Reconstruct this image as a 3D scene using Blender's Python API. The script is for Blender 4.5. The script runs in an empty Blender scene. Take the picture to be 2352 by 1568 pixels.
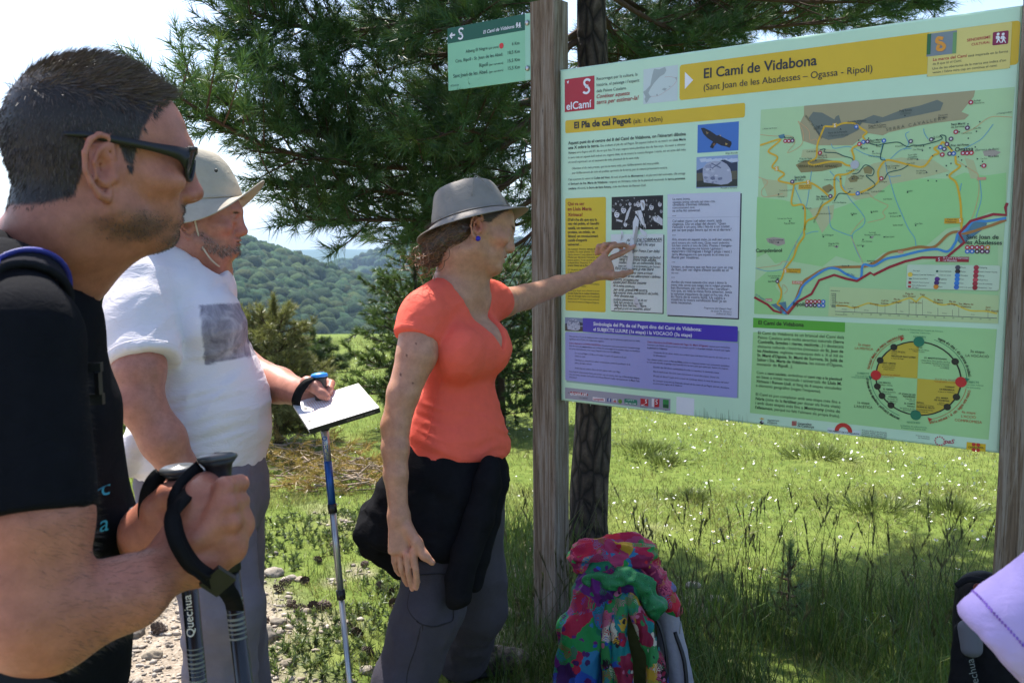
import bpy, math, random
import numpy as np
from mathutils import Vector, Matrix

# ---------------------------------------------------------------- camera, sky, sun, exposure
SC = bpy.context.scene
COL = SC.collection
FOC, PITCH, ROLL, CAMZ = 32.0, math.radians(6.55), math.radians(-0.50), 1.42
cam_data = bpy.data.cameras.new('camera')
cam_data.lens, cam_data.sensor_width = FOC, 36.0
cam_data.clip_start, cam_data.clip_end = 0.02, 30000
cam_data.dof.use_dof = True
cam_data.dof.focus_distance = 2.35
cam_data.dof.aperture_fstop = 11.0
cam = bpy.data.objects.new('camera', cam_data)
COL.objects.link(cam)
CAM_M = Matrix.Translation((0, 0, CAMZ)) @ Matrix.Rotation(math.pi / 2 - PITCH, 4, 'X') @ Matrix.Rotation(ROLL, 4, 'Z')
cam.matrix_world = CAM_M
SC.camera = cam

SUN_AZ, SUN_EL = math.radians(28), math.radians(59)      # azimuth measured from +Y towards -X
SUN_DIR = Vector((-math.sin(SUN_AZ) * math.cos(SUN_EL), math.cos(SUN_AZ) * math.cos(SUN_EL), math.sin(SUN_EL)))
world = bpy.data.worlds.new('World')
SC.world = world
world.use_nodes = True
wn = world.node_tree.nodes
sky = wn.new('ShaderNodeTexSky')
sky.sky_type = 'NISHITA'
sky.sun_disc = False
sky.sun_elevation = SUN_EL
sky.sun_rotation = -SUN_AZ
sky.altitude = 1400
sky.air_density, sky.dust_density, sky.ozone_density = 0.85, 5.0, 0.8
wn['Background'].inputs['Strength'].default_value = 0.14
world.node_tree.links.new(sky.outputs['Color'], wn['Background'].inputs['Color'])
sun_data = bpy.data.lights.new('sun', 'SUN')
sun_data.energy, sun_data.angle, sun_data.color = 4.6, math.radians(0.53), (1.0, 0.95, 0.87)
sun = bpy.data.objects.new('sun', sun_data)
sun.rotation_euler = SUN_DIR.to_track_quat('Z', 'Y').to_euler()
COL.objects.link(sun)
vs = SC.view_settings
vs.view_transform, vs.look, vs.exposure, vs.gamma, vs.use_curve_mapping = 'Standard', 'None', 1.2, 1.0, False
SC.cycles.max_bounces = 6
SC.cycles.diffuse_bounces = 3
SC.cycles.glossy_bounces = 3
SC.cycles.transparent_max_bounces = 8
SC.cycles.volume_bounces = 0
SC.cycles.use_denoising = True

# ---------------------------------------------------------------- pixel -> ray helpers (photograph laid out on a 2352 x 1568 grid)
PXW, PXH = 2352.0, 1568.0
FPX = FOC / 36.0 * PXW
CR = np.array(CAM_M.to_3x3())
CO = np.array((0, 0, CAMZ), float)
def ray(x, y):
    return CR @ np.array(((x - PXW / 2) / FPX, -(y - PXH / 2) / FPX, -1.0))
def at(x, y, d):
    """world point seen at pixel x, y at camera depth d"""
    return CO + ray(x, y) * d
def on_ground(x, y, z=0.0):
    r = ray(x, y)
    return CO + r * ((z - CO[2]) / r[2])
def mm(px, d):
    return px * d / FPX

# ---------------------------------------------------------------- scene helpers
def srgb(h):
    if isinstance(h, str):
        h = h.lstrip('#'); c = [int(h[i:i + 2], 16) / 255 for i in (0, 2, 4)]
    else:
        c = [v / 255 for v in h]
    return tuple(v / 12.92 if v <= 0.04045 else ((v + 0.055) / 1.055) ** 2.4 for v in c)

def new_mesh(name, V, F, smooth=True):
    me = bpy.data.meshes.new(name)
    V = np.asarray(V, np.float32)
    if isinstance(F, np.ndarray):
        n, k = F.shape
        me.vertices.add(len(V)); me.vertices.foreach_set('co', V.ravel())
        me.loops.add(n * k); me.loops.foreach_set('vertex_index', F.astype(np.int32).ravel())
        me.polygons.add(n)
        me.polygons.foreach_set('loop_start', np.arange(0, n * k, k, dtype=np.int32))
        me.polygons.foreach_set('loop_total', np.full(n, k, np.int32))
        me.update(calc_edges=True)
    else:
        me.from_pydata([tuple(v) for v in V], [], [tuple(f) for f in F])
    if smooth:
        me.polygons.foreach_set('use_smooth', np.ones(len(me.polygons), bool))
    return me

def vcol(me, C, name='Col'):
    a = me.color_attributes.new(name, 'FLOAT_COLOR', 'POINT')
    C = np.asarray(C, np.float32)
    if C.ndim == 1:
        C = np.tile(C, (len(me.vertices), 1))
    if C.shape[1] == 3:
        C = np.concatenate([C, np.ones((len(C), 1), np.float32)], 1)
    a.data.foreach_set('color', C.ravel())

def link(name, me, mat=None, parent=None, label=None, cat=None, group=None, kind=None):
    o = bpy.data.objects.new(name, me)
    COL.objects.link(o)
    if mat is not None and me is not None:
        for m in (mat if isinstance(mat, (list, tuple)) else [mat]):
            me.materials.append(m)
    if parent is not None:
        o.parent = parent
        o.matrix_parent_inverse = parent.matrix_basis.inverted()
    return tag(o, label, cat, group, kind)

def tag(o, label=None, cat=None, group=None, kind=None):
    if label: o['label'] = label
    if cat: o['category'] = cat
    if group: o['group'] = group
    if kind: o['kind'] = kind
    return o

def empty(name, loc, label=None, cat=None, group=None):
    o = link(name, None, label=label, cat=cat, group=group)
    o.location = loc
    o.empty_display_size = 0.05
    return o

def obj(name, V, F, mat, parent=None, smooth=True, col=None, **kw):
    me = new_mesh(name, V, F, smooth)
    if col is not None:
        vcol(me, col)
    return link(name, me, mat, parent, **kw)

# ---------------------------------------------------------------- materials
class NT:
    def __init__(s, mat):
        s.t = mat.node_tree; s.n = s.t.nodes; s.l = s.t.links
        s.b = s.n['Principled BSDF']
    def new(s, typ, **kw):
        n = s.n.new('ShaderNode' + typ)
        for k, v in kw.items():
            if k in n.inputs: n.inputs[k].default_value = v
            else: setattr(n, k, v)
        return n
    def ln(s, a, b): s.l.new(a, b)
    def noise(s, scale, detail=3, rough=0.6, vec=None, dist=0.0):
        n = s.new('TexNoise'); n.inputs['Scale'].default_value = scale; n.inputs['Detail'].default_value = detail
        n.inputs['Roughness'].default_value = rough; n.inputs['Distortion'].default_value = dist
        if vec is not None: s.ln(vec, n.inputs['Vector'])
        return n
    def coord(s, which='Object', scale=None, rot=None):
        c = s.new('TexCoord').outputs[which]
        if scale is None and rot is None: return c
        m = s.new('Mapping')
        if scale is not None: m.inputs['Scale'].default_value = scale
        if rot is not None: m.inputs['Rotation'].default_value = rot
        s.ln(c, m.inputs['Vector'])
        return m.outputs['Vector']
    def ramp(s, fac, stops, interp='LINEAR'):
        r = s.new('ValToRGB'); cr = r.color_ramp; cr.interpolation = interp
        while len(cr.elements) < len(stops): cr.elements.new(0.5)
        for e, (p, c) in zip(cr.elements, stops):
            e.position = p; e.color = (*c[:3], 1.0)
        s.ln(fac, r.inputs['Fac'])
        return r.outputs['Color']
    def mix(s, fac, a, b, mode='MIX'):
        m = s.new('Mix'); m.data_type = 'RGBA'; m.blend_type = mode
        for sock, v in ((m.inputs[0], fac), (m.inputs[6], a), (m.inputs[7], b)):
            if hasattr(v, 'is_output'): s.ln(v, sock)
            elif isinstance(v, (int, float)): sock.default_value = v
            else: sock.default_value = (*v[:3], 1.0)
        return m.outputs[2]
    def bump(s, h, strength=0.3, dist=0.002, normal=None):
        b = s.new('Bump'); b.inputs['Strength'].default_value = strength; b.inputs['Distance'].default_value = dist
        s.ln(h, b.inputs['Height'])
        if normal is not None: s.ln(normal, b.inputs['Normal'])
        return b.outputs['Normal']

MATS = {}
def mat(name, color=(0.5, 0.5, 0.5), rough=0.6, metal=0.0, spec=0.5, attr=False, var=0.0, var_scale=20.0, bump=0.0, bump_scale=200.0, bump_dist=0.001, sss=0.0, sheen=0.0, two=False):
    if name in MATS: return MATS[name]
    m = bpy.data.materials.new(name); m.use_nodes = True
    n = NT(m); b = n.b
    b.inputs['Roughness'].default_value = rough; b.inputs['Metallic'].default_value = metal
    b.inputs['Specular IOR Level'].default_value = spec
    base = None
    if attr:
        a = n.new('VertexColor'); a.layer_name = 'Col'; base = a.outputs['Color']
    if var > 0:
        no = n.noise(var_scale, 4, 0.65, n.coord())
        f = n.ramp(no.outputs['Fac'], [(0.3, (1 - var,) * 3), (0.7, (1 + var,) * 3)])
        base = n.mix(1.0, base if base is not None else color, f, 'MULTIPLY')
    if base is not None: n.ln(base, b.inputs['Base Color'])
    else: b.inputs['Base Color'].default_value = (*color, 1)
    if bump > 0:
        no = n.noise(bump_scale, 3, 0.6, n.coord())
        n.ln(n.bump(no.outputs['Fac'], bump, bump_dist), b.inputs['Normal'])
    if sss > 0:
        b.inputs['Subsurface Weight'].default_value = sss
        b.inputs['Subsurface Radius'].default_value = (0.9, 0.35, 0.2)
        b.inputs['Subsurface Scale'].default_value = 0.006
    if sheen > 0:
        b.inputs['Sheen Weight'].default_value = sheen
    MATS[name] = m
    return m

# ---------------------------------------------------------------- small mesh builders (numpy)
class MB:
    """collects pieces of ONE object"""
    def __init__(s): s.V = []; s.F = []; s.C = []; s.n = 0
    def add(s, V, F, c=None):
        V = np.asarray(V, float).reshape(-1, 3)
        s.V.append(V); s.F += [tuple(int(i) + s.n for i in f) for f in F]
        s.C.append(np.tile(np.asarray(c if c is not None else (1, 1, 1), float), (len(V), 1)))
        s.n += len(V)
        return s
    def box(s, o, ex, ey, ez, c=None):
        """box from a corner and three edge vectors"""
        o, ex, ey, ez = (np.asarray(v, float) for v in (o, ex, ey, ez))
        V = [o + i * ex + j * ey + k * ez for k in (0, 1) for j in (0, 1) for i in (0, 1)]
        F = [(0, 2, 3, 1), (4, 5, 7, 6), (0, 1, 5, 4), (2, 6, 7, 3), (0, 4, 6, 2), (1, 3, 7, 5)]
        if np.dot(np.cross(ex, ey), ez) < 0: F = [f[::-1] for f in F]
        return s.add(V, F, c)
    def tube(s, P, R, n=12, c=None, caps=True, up=None, flat=1.0):
        V, F = tube(P, R, n, caps, up, flat); return s.add(V, F, c)
    def build(s, name, mat, parent=None, smooth=True, use_col=False, **kw):
        V = np.concatenate(s.V) if s.V else np.zeros((0, 3))
        return obj(name, V, s.F, mat, parent, smooth, np.concatenate(s.C) if use_col else None, **kw)

def frames(P, up=None):
    P = np.asarray(P, float)
    T = np.gradient(P, axis=0); T /= np.linalg.norm(T, axis=1)[:, None] + 1e-12
    u = np.asarray(up if up is not None else ((0, 0, 1) if abs(T[0][2]) < 0.9 else (1, 0, 0)), float)
    A, B = [], []
    for t in T:
        a = u - t * np.dot(u, t); a /= np.linalg.norm(a) + 1e-12
        b = np.cross(t, a); A.append(a); B.append(b)
        if up is None: u = a
    return T, np.array(A), np.array(B)

def tube(P, R, n=12, caps=True, up=None, flat=1.0):
    P = np.asarray(P, float); R = np.broadcast_to(np.asarray(R, float), (len(P),))
    T, A, B = frames(P, up)
    th = np.linspace(0, 2 * math.pi, n, endpoint=False)
    V = (P[:, None] + R[:, None, None] * (np.cos(th)[None, :, None] * A[:, None] * flat + np.sin(th)[None, :, None] * B[:, None])).reshape(-1, 3)
    F = [(i * n + j, i * n + (j + 1) % n, (i + 1) * n + (j + 1) % n, (i + 1) * n + j) for i in range(len(P) - 1) for j in range(n)]
    if caps:
        F += [tuple(range(n))[::-1], tuple((len(P) - 1) * n + j for j in range(n))]
    return V, F

def twigs(Q, r0, r1):
    """many thin three-sided twigs at once; Q: (n, m, 3)"""
    Q = np.asarray(Q, float); n, m, _ = Q.shape; T = np.gradient(Q, axis=1); T /= np.linalg.norm(T, axis=2)[..., None] + 1e-9
    A = np.cross(T, (0.13, 0.21, 0.97)); A /= np.linalg.norm(A, axis=2)[..., None] + 1e-9; B = np.cross(T, A)
    r = np.linspace(r0, r1, m)[None, :, None]
    V = np.stack([Q + r * (math.cos(t) * A + math.sin(t) * B) for t in (0, 2.094, 4.189)], 2).reshape(-1, 3)
    I = np.arange(n * m * 3).reshape(n, m, 3); J = np.roll(I, -1, 2)
    return V, np.stack([I[:, :-1], J[:, :-1], J[:, 1:], I[:, 1:]], -1).reshape(-1, 4)
def spline(P, n=24):
    """Catmull-Rom through points of any dimension"""
    P = np.asarray(P, float)
    if len(P) < 3:
        t = np.linspace(0, 1, n)[:, None]; return P[0] * (1 - t) + P[-1] * t
    Q = np.concatenate([[2 * P[0] - P[1]], P, [2 * P[-1] - P[-2]]])
    ts = np.linspace(0, len(P) - 1 - 1e-6, n); out = []
    for t in ts:
        i = int(t); f = t - i
        p0, p1, p2, p3 = Q[i:i + 4]
        out.append(0.5 * (2 * p1 + (p2 - p0) * f + (2 * p0 - 5 * p1 + 4 * p2 - p3) * f * f + (3 * p1 - p0 - 3 * p2 + p3) * f ** 3))
    return np.array(out)

def lathe(prof, n=24, axis=(0, 0, 1), origin=(0, 0, 0)):
    """prof: (radius, height) list"""
    ax = np.asarray(axis, float); ax /= np.linalg.norm(ax)
    a = np.cross(ax, (0.3, 0.9, 0.1)); a /= np.linalg.norm(a); b = np.cross(ax, a)
    th = np.linspace(0, 2 * math.pi, n, endpoint=False)
    V = np.array([np.asarray(origin, float) + ax * h + r * (math.cos(t) * a + math.sin(t) * b) for r, h in prof for t in th])
    F = [(i * n + j, i * n + (j + 1) % n, (i + 1) * n + (j + 1) % n, (i + 1) * n + j) for i in range(len(prof) - 1) for j in range(n)]
    F += [tuple(range(n))[::-1], tuple((len(prof) - 1) * n + j for j in range(n))]
    return V, F

def ribbon(P, S, w, th, n_out=None):
    """flat strap along P; S = side direction per point; w width, th thickness"""
    P = np.asarray(P, float); S = np.asarray(S, float); S = S / np.linalg.norm(S, axis=1)[:, None]
    T = np.gradient(P, axis=0); T /= np.linalg.norm(T, axis=1)[:, None]
    S = S - T * (S * T).sum(1)[:, None]; S /= np.linalg.norm(S, axis=1)[:, None]
    N = np.cross(T, S)
    w = np.broadcast_to(np.asarray(w, float), (len(P),))[:, None]
    c = [P + S * w / 2 + N * th / 2, P - S * w / 2 + N * th / 2, P - S * w / 2 - N * th / 2, P + S * w / 2 - N * th / 2]
    V = np.stack(c, 1).reshape(-1, 3)
    F = [(i * 4 + j, i * 4 + (j + 1) % 4, (i + 1) * 4 + (j + 1) % 4, (i + 1) * 4 + j) for i in range(len(P) - 1) for j in range(4)]
    F += [(3, 2, 1, 0), tuple((len(P) - 1) * 4 + j for j in range(4))]
    return V, F

# ---------------------------------------------------------------- value noise
def _hash(ix, iy, iz, seed):
    h = (ix.astype(np.int64) * 374761393 + iy.astype(np.int64) * 668265263 + iz.astype(np.int64) * 2147483647 + seed * 974711) & 0x7fffffff
    h = ((h ^ (h >> 13)) * 1274126177) & 0x7fffffff
    return ((h ^ (h >> 16)) & 0xffff) / 65535.0
def vnoise(P, seed=0):
    P = np.asarray(P, float); i = np.floor(P).astype(np.int64); f = P - i; f = f * f * (3 - 2 * f)
    r = 0
    for dx in (0, 1):
        for dy in (0, 1):
            for dz in (0, 1):
                w = (f[:, 0] if dx else 1 - f[:, 0]) * (f[:, 1] if dy else 1 - f[:, 1]) * (f[:, 2] if dz else 1 - f[:, 2])
                r = r + w * _hash(i[:, 0] + dx, i[:, 1] + dy, i[:, 2] + dz, seed)
    return r * 2 - 1
def fbm(P, octaves=3, seed=0):
    s, a, t = 0, 1.0, 0
    for o in range(octaves):
        s = s + a * vnoise(np.asarray(P) * 2 ** o, seed + o); t += a; a *= 0.5
    return s / t
def sstep(a, b, x):
    t = np.clip((x - a) / (b - a), 0, 1); return t * t * (3 - 2 * t)

# ---------------------------------------------------------------- signed distance modelling (bodies, clothes) + sparse surface nets
class Prim:
    __slots__ = ('f', 'c', 'r', 'k', 'sub')
    def __init__(s, f, c, r, k=0.0, sub=False): s.f, s.c, s.r, s.k, s.sub = f, np.asarray(c, float), r, k, sub
def _v(a): return np.asarray(a, float)
def cap(a, b, ra, rb, k=0.01, sub=False):
    a, b = _v(a), _v(b); ab = b - a; L2 = float(ab @ ab) + 1e-12
    def f(P):
        t = np.clip(((P - a) @ ab) / L2, 0, 1)
        return np.linalg.norm(P - a - t[:, None] * ab, axis=1) - (ra + t * (rb - ra))
    return Prim(f, (a + b) / 2, math.sqrt(L2) / 2 + max(ra, rb), k, sub)
def chain(P, R, k=0.008, sub=False):
    P = [_v(p) for p in P]
    R = [R] * len(P) if np.isscalar(R) else R
    return [cap(P[i], P[i + 1], R[i], R[i + 1], k, sub) for i in range(len(P) - 1)]
def basis(x=None, z=None):
    """orthonormal columns x, y, z from a main x axis and approximate z"""
    x = _v(x); x = x / np.linalg.norm(x); z = _v(z); z = z - x * (z @ x); z /= np.linalg.norm(z)
    return np.stack([x, np.cross(z, x), z], 1)
def ell(c, r, k=0.01, sub=False, B=None):
    c, r = _v(c), _v(r)
    def f(P):
        Q = P - c
        if B is not None: Q = Q @ B
        k0 = np.linalg.norm(Q / r, axis=1); k1 = np.linalg.norm(Q / (r * r), axis=1) + 1e-9
        return np.where(k0 < 1e-3, -r.min(), k0 * (k0 - 1) / k1)
    return Prim(f, c, float(r.max()), k, sub)
def ecap(a, b, ra, rb, side, k=0.012, sub=False, rnd=1.0):
    """tapered capsule with elliptic section: ra=(along side, across)"""
    a, b = _v(a), _v(b); ab = b - a; L = np.linalg.norm(ab); T = ab / L
    s = _v(side); s = s - T * (s @ T); s /= np.linalg.norm(s); w = np.cross(T, s)
    ra, rb = _v(ra), _v(rb)
    flat = rnd < 0.5
    def f(P):
        Q = P - a; h = Q @ T; t = np.clip(h / L, 0, 1); o = h - t * L
        if flat: o = np.minimum(o, 0)
        ru = ra[0] + t * (rb[0] - ra[0]); rw = ra[1] + t * (rb[1] - ra[1]); m = np.minimum(ru, rw)
        u = (Q @ s) / ru; v = (Q @ w) / rw; e = o / m
        k0 = np.sqrt(u * u + v * v + e * e)
        g = np.sqrt((u / ru) ** 2 + (v / rw) ** 2 + (e / m) ** 2) + 1e-9
        d = np.where(k0 < 1e-3, -m, k0 * (k0 - 1) / g)
        if flat:
            q = h - L; hh = np.maximum(0.006 - np.abs(d - q), 0) / 0.006
            d = np.maximum(d, q) + hh * hh * 0.0015
        return d
    return Prim(f, (a + b) / 2, L / 2 + max(ra.max(), rb.max()), k, sub)
def echain(P, R, side, k=0.02, sub=False, rnd=1.0):
    S = [side] * len(P) if np.ndim(side) == 1 else side
    return [ecap(P[i], P[i + 1], R[i], R[i + 1], S[i], k, sub, rnd if i == len(P) - 2 else 1.0) for i in range(len(P) - 1)]
def moved(prims, M):
    """prims built in local space, placed by the 4x4 rigid matrix M"""
    M = np.array(M); R, t = M[:3, :3], M[:3, 3]
    return [Prim((lambda P, f=p.f: f((P - t) @ R)), R @ p.c + t, p.r, p.k, p.sub) for p in prims]
def sdf(prims, P):
    d = np.full(len(P), 1.0)
    for p in prims:
        e = p.f(P)
        if p.sub: e = -e
        k = max(p.k, 1e-5)
        h = np.maximum(k - np.abs(d - e), 0) / k
        d = (np.maximum(d, e) + h * h * k * 0.25) if p.sub else (np.minimum(d, e) - h * h * k * 0.25)
    return d
def mesh_sdf(prims, h, extra=None, lo=None, hi=None):
    """prims -> (V, F) quads; extra(P, d) may reshape the distance"""
    ev = (lambda pr, P: extra(P, sdf(pr, P))) if extra else sdf
    lo = np.min([p.c - p.r for p in prims if not p.sub], 0) - 4 * h if lo is None else _v(lo)
    hi = np.max([p.c + p.r for p in prims if not p.sub], 0) + 4 * h if hi is None else _v(hi)
    B = 8; S = 2; H = B * h; HH = H * S
    nb = np.ceil((hi - lo) / HH).astype(int)
    off = np.stack(np.meshgrid(*[np.arange(B + 1)] * 3, indexing='ij'), -1).reshape(-1, 3)
    sub = np.stack(np.meshgrid(*[np.arange(S)] * 3, indexing='ij'), -1).reshape(-1, 3)
    keys, verts, esets, NX = [], [], [], (nb * S * B + 4).astype(np.int64)
    gk = lambda I: (I[..., 0].astype(np.int64) * NX[1] + I[..., 1]) * NX[2] + I[..., 2]
    PC = np.array([p.c for p in prims]); PR = np.array([p.r + p.k + 0.012 for p in prims]); PS = np.array([not p.sub for p in prims])
    for sb in np.ndindex(*nb):
        o = lo + np.array(sb) * HH; c = o + HH / 2; rad = HH * 0.87
        nm = ((PC - c) ** 2).sum(1) < (PR + rad) ** 2
        if not (nm & PS).any(): continue
        near = [prims[i] for i in np.nonzero(nm)[0]]
        bc = o + (sub + 0.5) * H
        d = ev(near, bc)
        act = np.abs(d) < H * 1.35
        if not act.any(): continue
        bi = (np.array(sb) * S + sub[act]) * B                         # lattice origin of each active block
        I = bi[:, None] + off[None]
        D = ev(near, (lo + I.reshape(-1, 3) * h)).reshape(-1, B + 1, B + 1, B + 1)
        c8 = [D[:, i:i + B, j:j + B, k:k + B] for i in (0, 1) for j in (0, 1) for k in (0, 1)]
        neg = sum((q < 0).astype(np.int8) for q in c8)
        m = (neg > 0) & (neg < 8)
        if not m.any(): continue
        b_, i_, j_, k_ = np.nonzero(m)
        vals = np.stack([q[m] for q in c8], 1)                          # order i,j,k bits
        cs = np.array([(i, j, k) for i in (0, 1) for j in (0, 1) for k in (0, 1)], float)
        acc = np.zeros((len(b_), 3)); cnt = np.zeros(len(b_))
        for a in range(8):
            for bb in range(a + 1, 8):
                if np.abs(cs[a] - cs[bb]).sum() != 1: continue
                va, vb = vals[:, a], vals[:, bb]; x = (va < 0) != (vb < 0)
                t = np.where(x, va / np.where(x, va - vb, 1), 0)
                acc += np.where(x[:, None], cs[a] + t[:, None] * (cs[bb] - cs[a]), 0); cnt += x
        cell = bi[b_] + np.stack([i_, j_, k_], 1)
        keys.append(gk(cell)); verts.append(lo + (cell + acc / cnt[:, None]) * h)
        for ax in range(3):
            q0 = D[:, :B, :B, :B]
            sl = [slice(0, B)] * 3; sl[ax] = slice(1, B + 1)
            q1 = D[(slice(None), *sl)]
            x = (q0 < 0) != (q1 < 0)
            b2, i2, j2, k2 = np.nonzero(x)
            esets.append((np.full(len(b2), ax), bi[b2] + np.stack([i2, j2, k2], 1), q0[x] < 0))
    keys = np.concatenate(keys); verts = np.concatenate(verts)
    order = np.argsort(keys); keys, verts = keys[order], verts[order]
    keys, ui = np.unique(keys, return_index=True); verts = verts[ui]
    quads = []
    AX = np.concatenate([e[0] for e in esets]); PT = np.concatenate([e[1] for e in esets]); NG = np.concatenate([e[2] for e in esets])
    for ax in range(3):
        s = AX == ax; p = PT[s]; ng = NG[s]; u, v = np.eye(3, dtype=int)[(ax + 1) % 3], np.eye(3, dtype=int)[(ax + 2) % 3]
        cells = np.stack([p - u - v, p - v, p, p - u], 1)
        kk = gk(cells); ix = np.clip(np.searchsorted(keys, kk), 0, len(keys) - 1)
        ok = (keys[ix] == kk).all(1)
        q = ix[ok]; q = np.where(ng[ok][:, None], q, q[:, ::-1]); quads.append(q)
    return verts, np.concatenate(quads)
def grad(prims, P, e=0.002):
    G = np.stack([sdf(prims, P + d) - sdf(prims, P - d) for d in np.eye(3) * e], 1)
    return G / (np.linalg.norm(G, axis=1)[:, None] + 1e-9)
def normals_of(V, F):
    fn = np.cross(V[F[:, 2]] - V[F[:, 0]], V[F[:, 3]] - V[F[:, 1]])
    N = np.zeros_like(V)
    for i in range(4): np.add.at(N, F[:, i], fn)
    return N / (np.linalg.norm(N, axis=1)[:, None] + 1e-12)
def paint(C, V, color, d0, d1, dist):
    """blend colour where dist (array) goes from d0 (full) to d1 (none)"""
    w = (1 - sstep(d0, d1, dist))[:, None]
    return C * (1 - w) + np.asarray(color) * w
def strands(roots, dirs, length, width, rng, droop=None, seg=2, cols=None, camera=CO):
    """thin tapered blades; returns V, F(tris/quads as tri array), C"""
    n = len(roots); L = np.broadcast_to(length, (n,))
    D = dirs / (np.linalg.norm(dirs, axis=1)[:, None] + 1e-9)
    view = roots - camera + rng.normal(0, 0.25, (n, 3)) * np.linalg.norm(roots - camera, axis=1)[:, None]
    side = np.cross(D, view); side /= np.linalg.norm(side, axis=1)[:, None] + 1e-9
    W = np.broadcast_to(width, (n,))
    pts = []
    for s in range(seg + 1):
        t = s / seg
        c = roots + D * (L * t)[:, None] + (0 if droop is None else droop * (L * t * t)[:, None])
        if s < seg:
            w = (W * (1 - 0.6 * t) / 2)[:, None]; pts += [c - side * w, c + side * w]
        else: pts.append(c)
    m = 2 * seg + 1
    V = np.stack(pts, 1).reshape(-1, 3); base = np.arange(n)[:, None] * m
    tris = []
    for s in range(seg - 1):
        tris += [[2 * s, 2 * s + 1, 2 * s + 3], [2 * s, 2 * s + 3, 2 * s + 2]]
    tris.append([2 * seg - 2, 2 * seg - 1, 2 * seg])
    F = (base[:, None, :] + np.array(tris)[None]).reshape(-1, 3)
    C = None if cols is None else np.repeat(cols, m, axis=0)
    return V, F, C

# ---------------------------------------------------------------- the plane of the information board
def _board_frame():
    tl, bl = ray(1287, 160), ray(1286, 919)
    d = 3.0
    ztop, zbot = CO[2] + tl[2] * d, CO[2] + bl[2] * d
    L = (CO[:2] + (tl[:2] + bl[:2]) / 2 * d)
    tr, br = ray(2347, 13), ray(2298, 1043)
    d1, d2 = (ztop - CO[2]) / tr[2], (zbot - CO[2]) / br[2]
    R = (CO[:2] + (tr[:2] * d1 + br[:2] * d2) / 2)
    return L, R, zbot, ztop
BL, BR_, BZ0, BZ1 = _board_frame()
BW, BH = float(np.linalg.norm(BR_ - BL)), float(BZ1 - BZ0)
BU = np.array([*(BR_ - BL) / BW, 0.0]); BN = np.array([BU[1], -BU[0], 0.0])     # along the board, out of its front
BO = np.array([*BL, BZ0])
def onb(x, y):
    """pixel -> (u, v) metres on the board's front face"""
    r = ray(x, y); t = ((BO - CO) @ BN) / (r @ BN); p = CO + r * t - BO
    return np.array([p @ BU, p[2]])
def bpt(u, v, n=0.0):
    return BO + BU * u + np.array((0, 0, 1.0)) * v + BN * n

# ---------------------------------------------------------------- printed matter: flat shapes and lettering on a plane
_tc = {}
def text_mesh(s, bold=0.0, italic=0.0):
    key = (s, bold, italic)
    if key not in _tc:
        cu = bpy.data.curves.new('lettering', 'FONT'); cu.body = s; cu.size = 1.0; cu.resolution_u = 4 if len(s) <= 48 else 2
        cu.offset = bold; cu.shear = italic
        o = bpy.data.objects.new('lettering', cu); me = o.to_mesh()
        V = np.zeros(len(me.vertices) * 3); me.vertices.foreach_get('co', V); V = V.reshape(-1, 3)[:, :2]
        F = [tuple(p.vertices) for p in me.polygons]
        o.to_mesh_clear(); bpy.data.objects.remove(o); bpy.data.curves.remove(cu)
        _tc[key] = (V, F)
    return _tc[key]
def text_run(s, bold, italic):
    """**marked** bits are bold; returns V, F, width"""
    Vs, Fs, n, x = [], [], 0, 0.0
    ref = text_mesh('|', 0, 0)[0][:, 0].max()
    for i, part in enumerate(s.split('**')):
        if not part: continue
        b = bold or (0.014 if i % 2 else 0.0)
        V, F = text_mesh(part, b, italic)
        if len(V):
            Vs.append(V + (x, 0)); Fs += [tuple(k + n for k in f) for f in F]; n += len(V)
        V2 = text_mesh(part + '|', 0, 0)[0]
        x += V2[:, 0].max() - ref + 0.02
    V = np.concatenate(Vs); return V, Fs, max(V[:, 0].max() - V[:, 0].min(), 1e-3)

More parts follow.
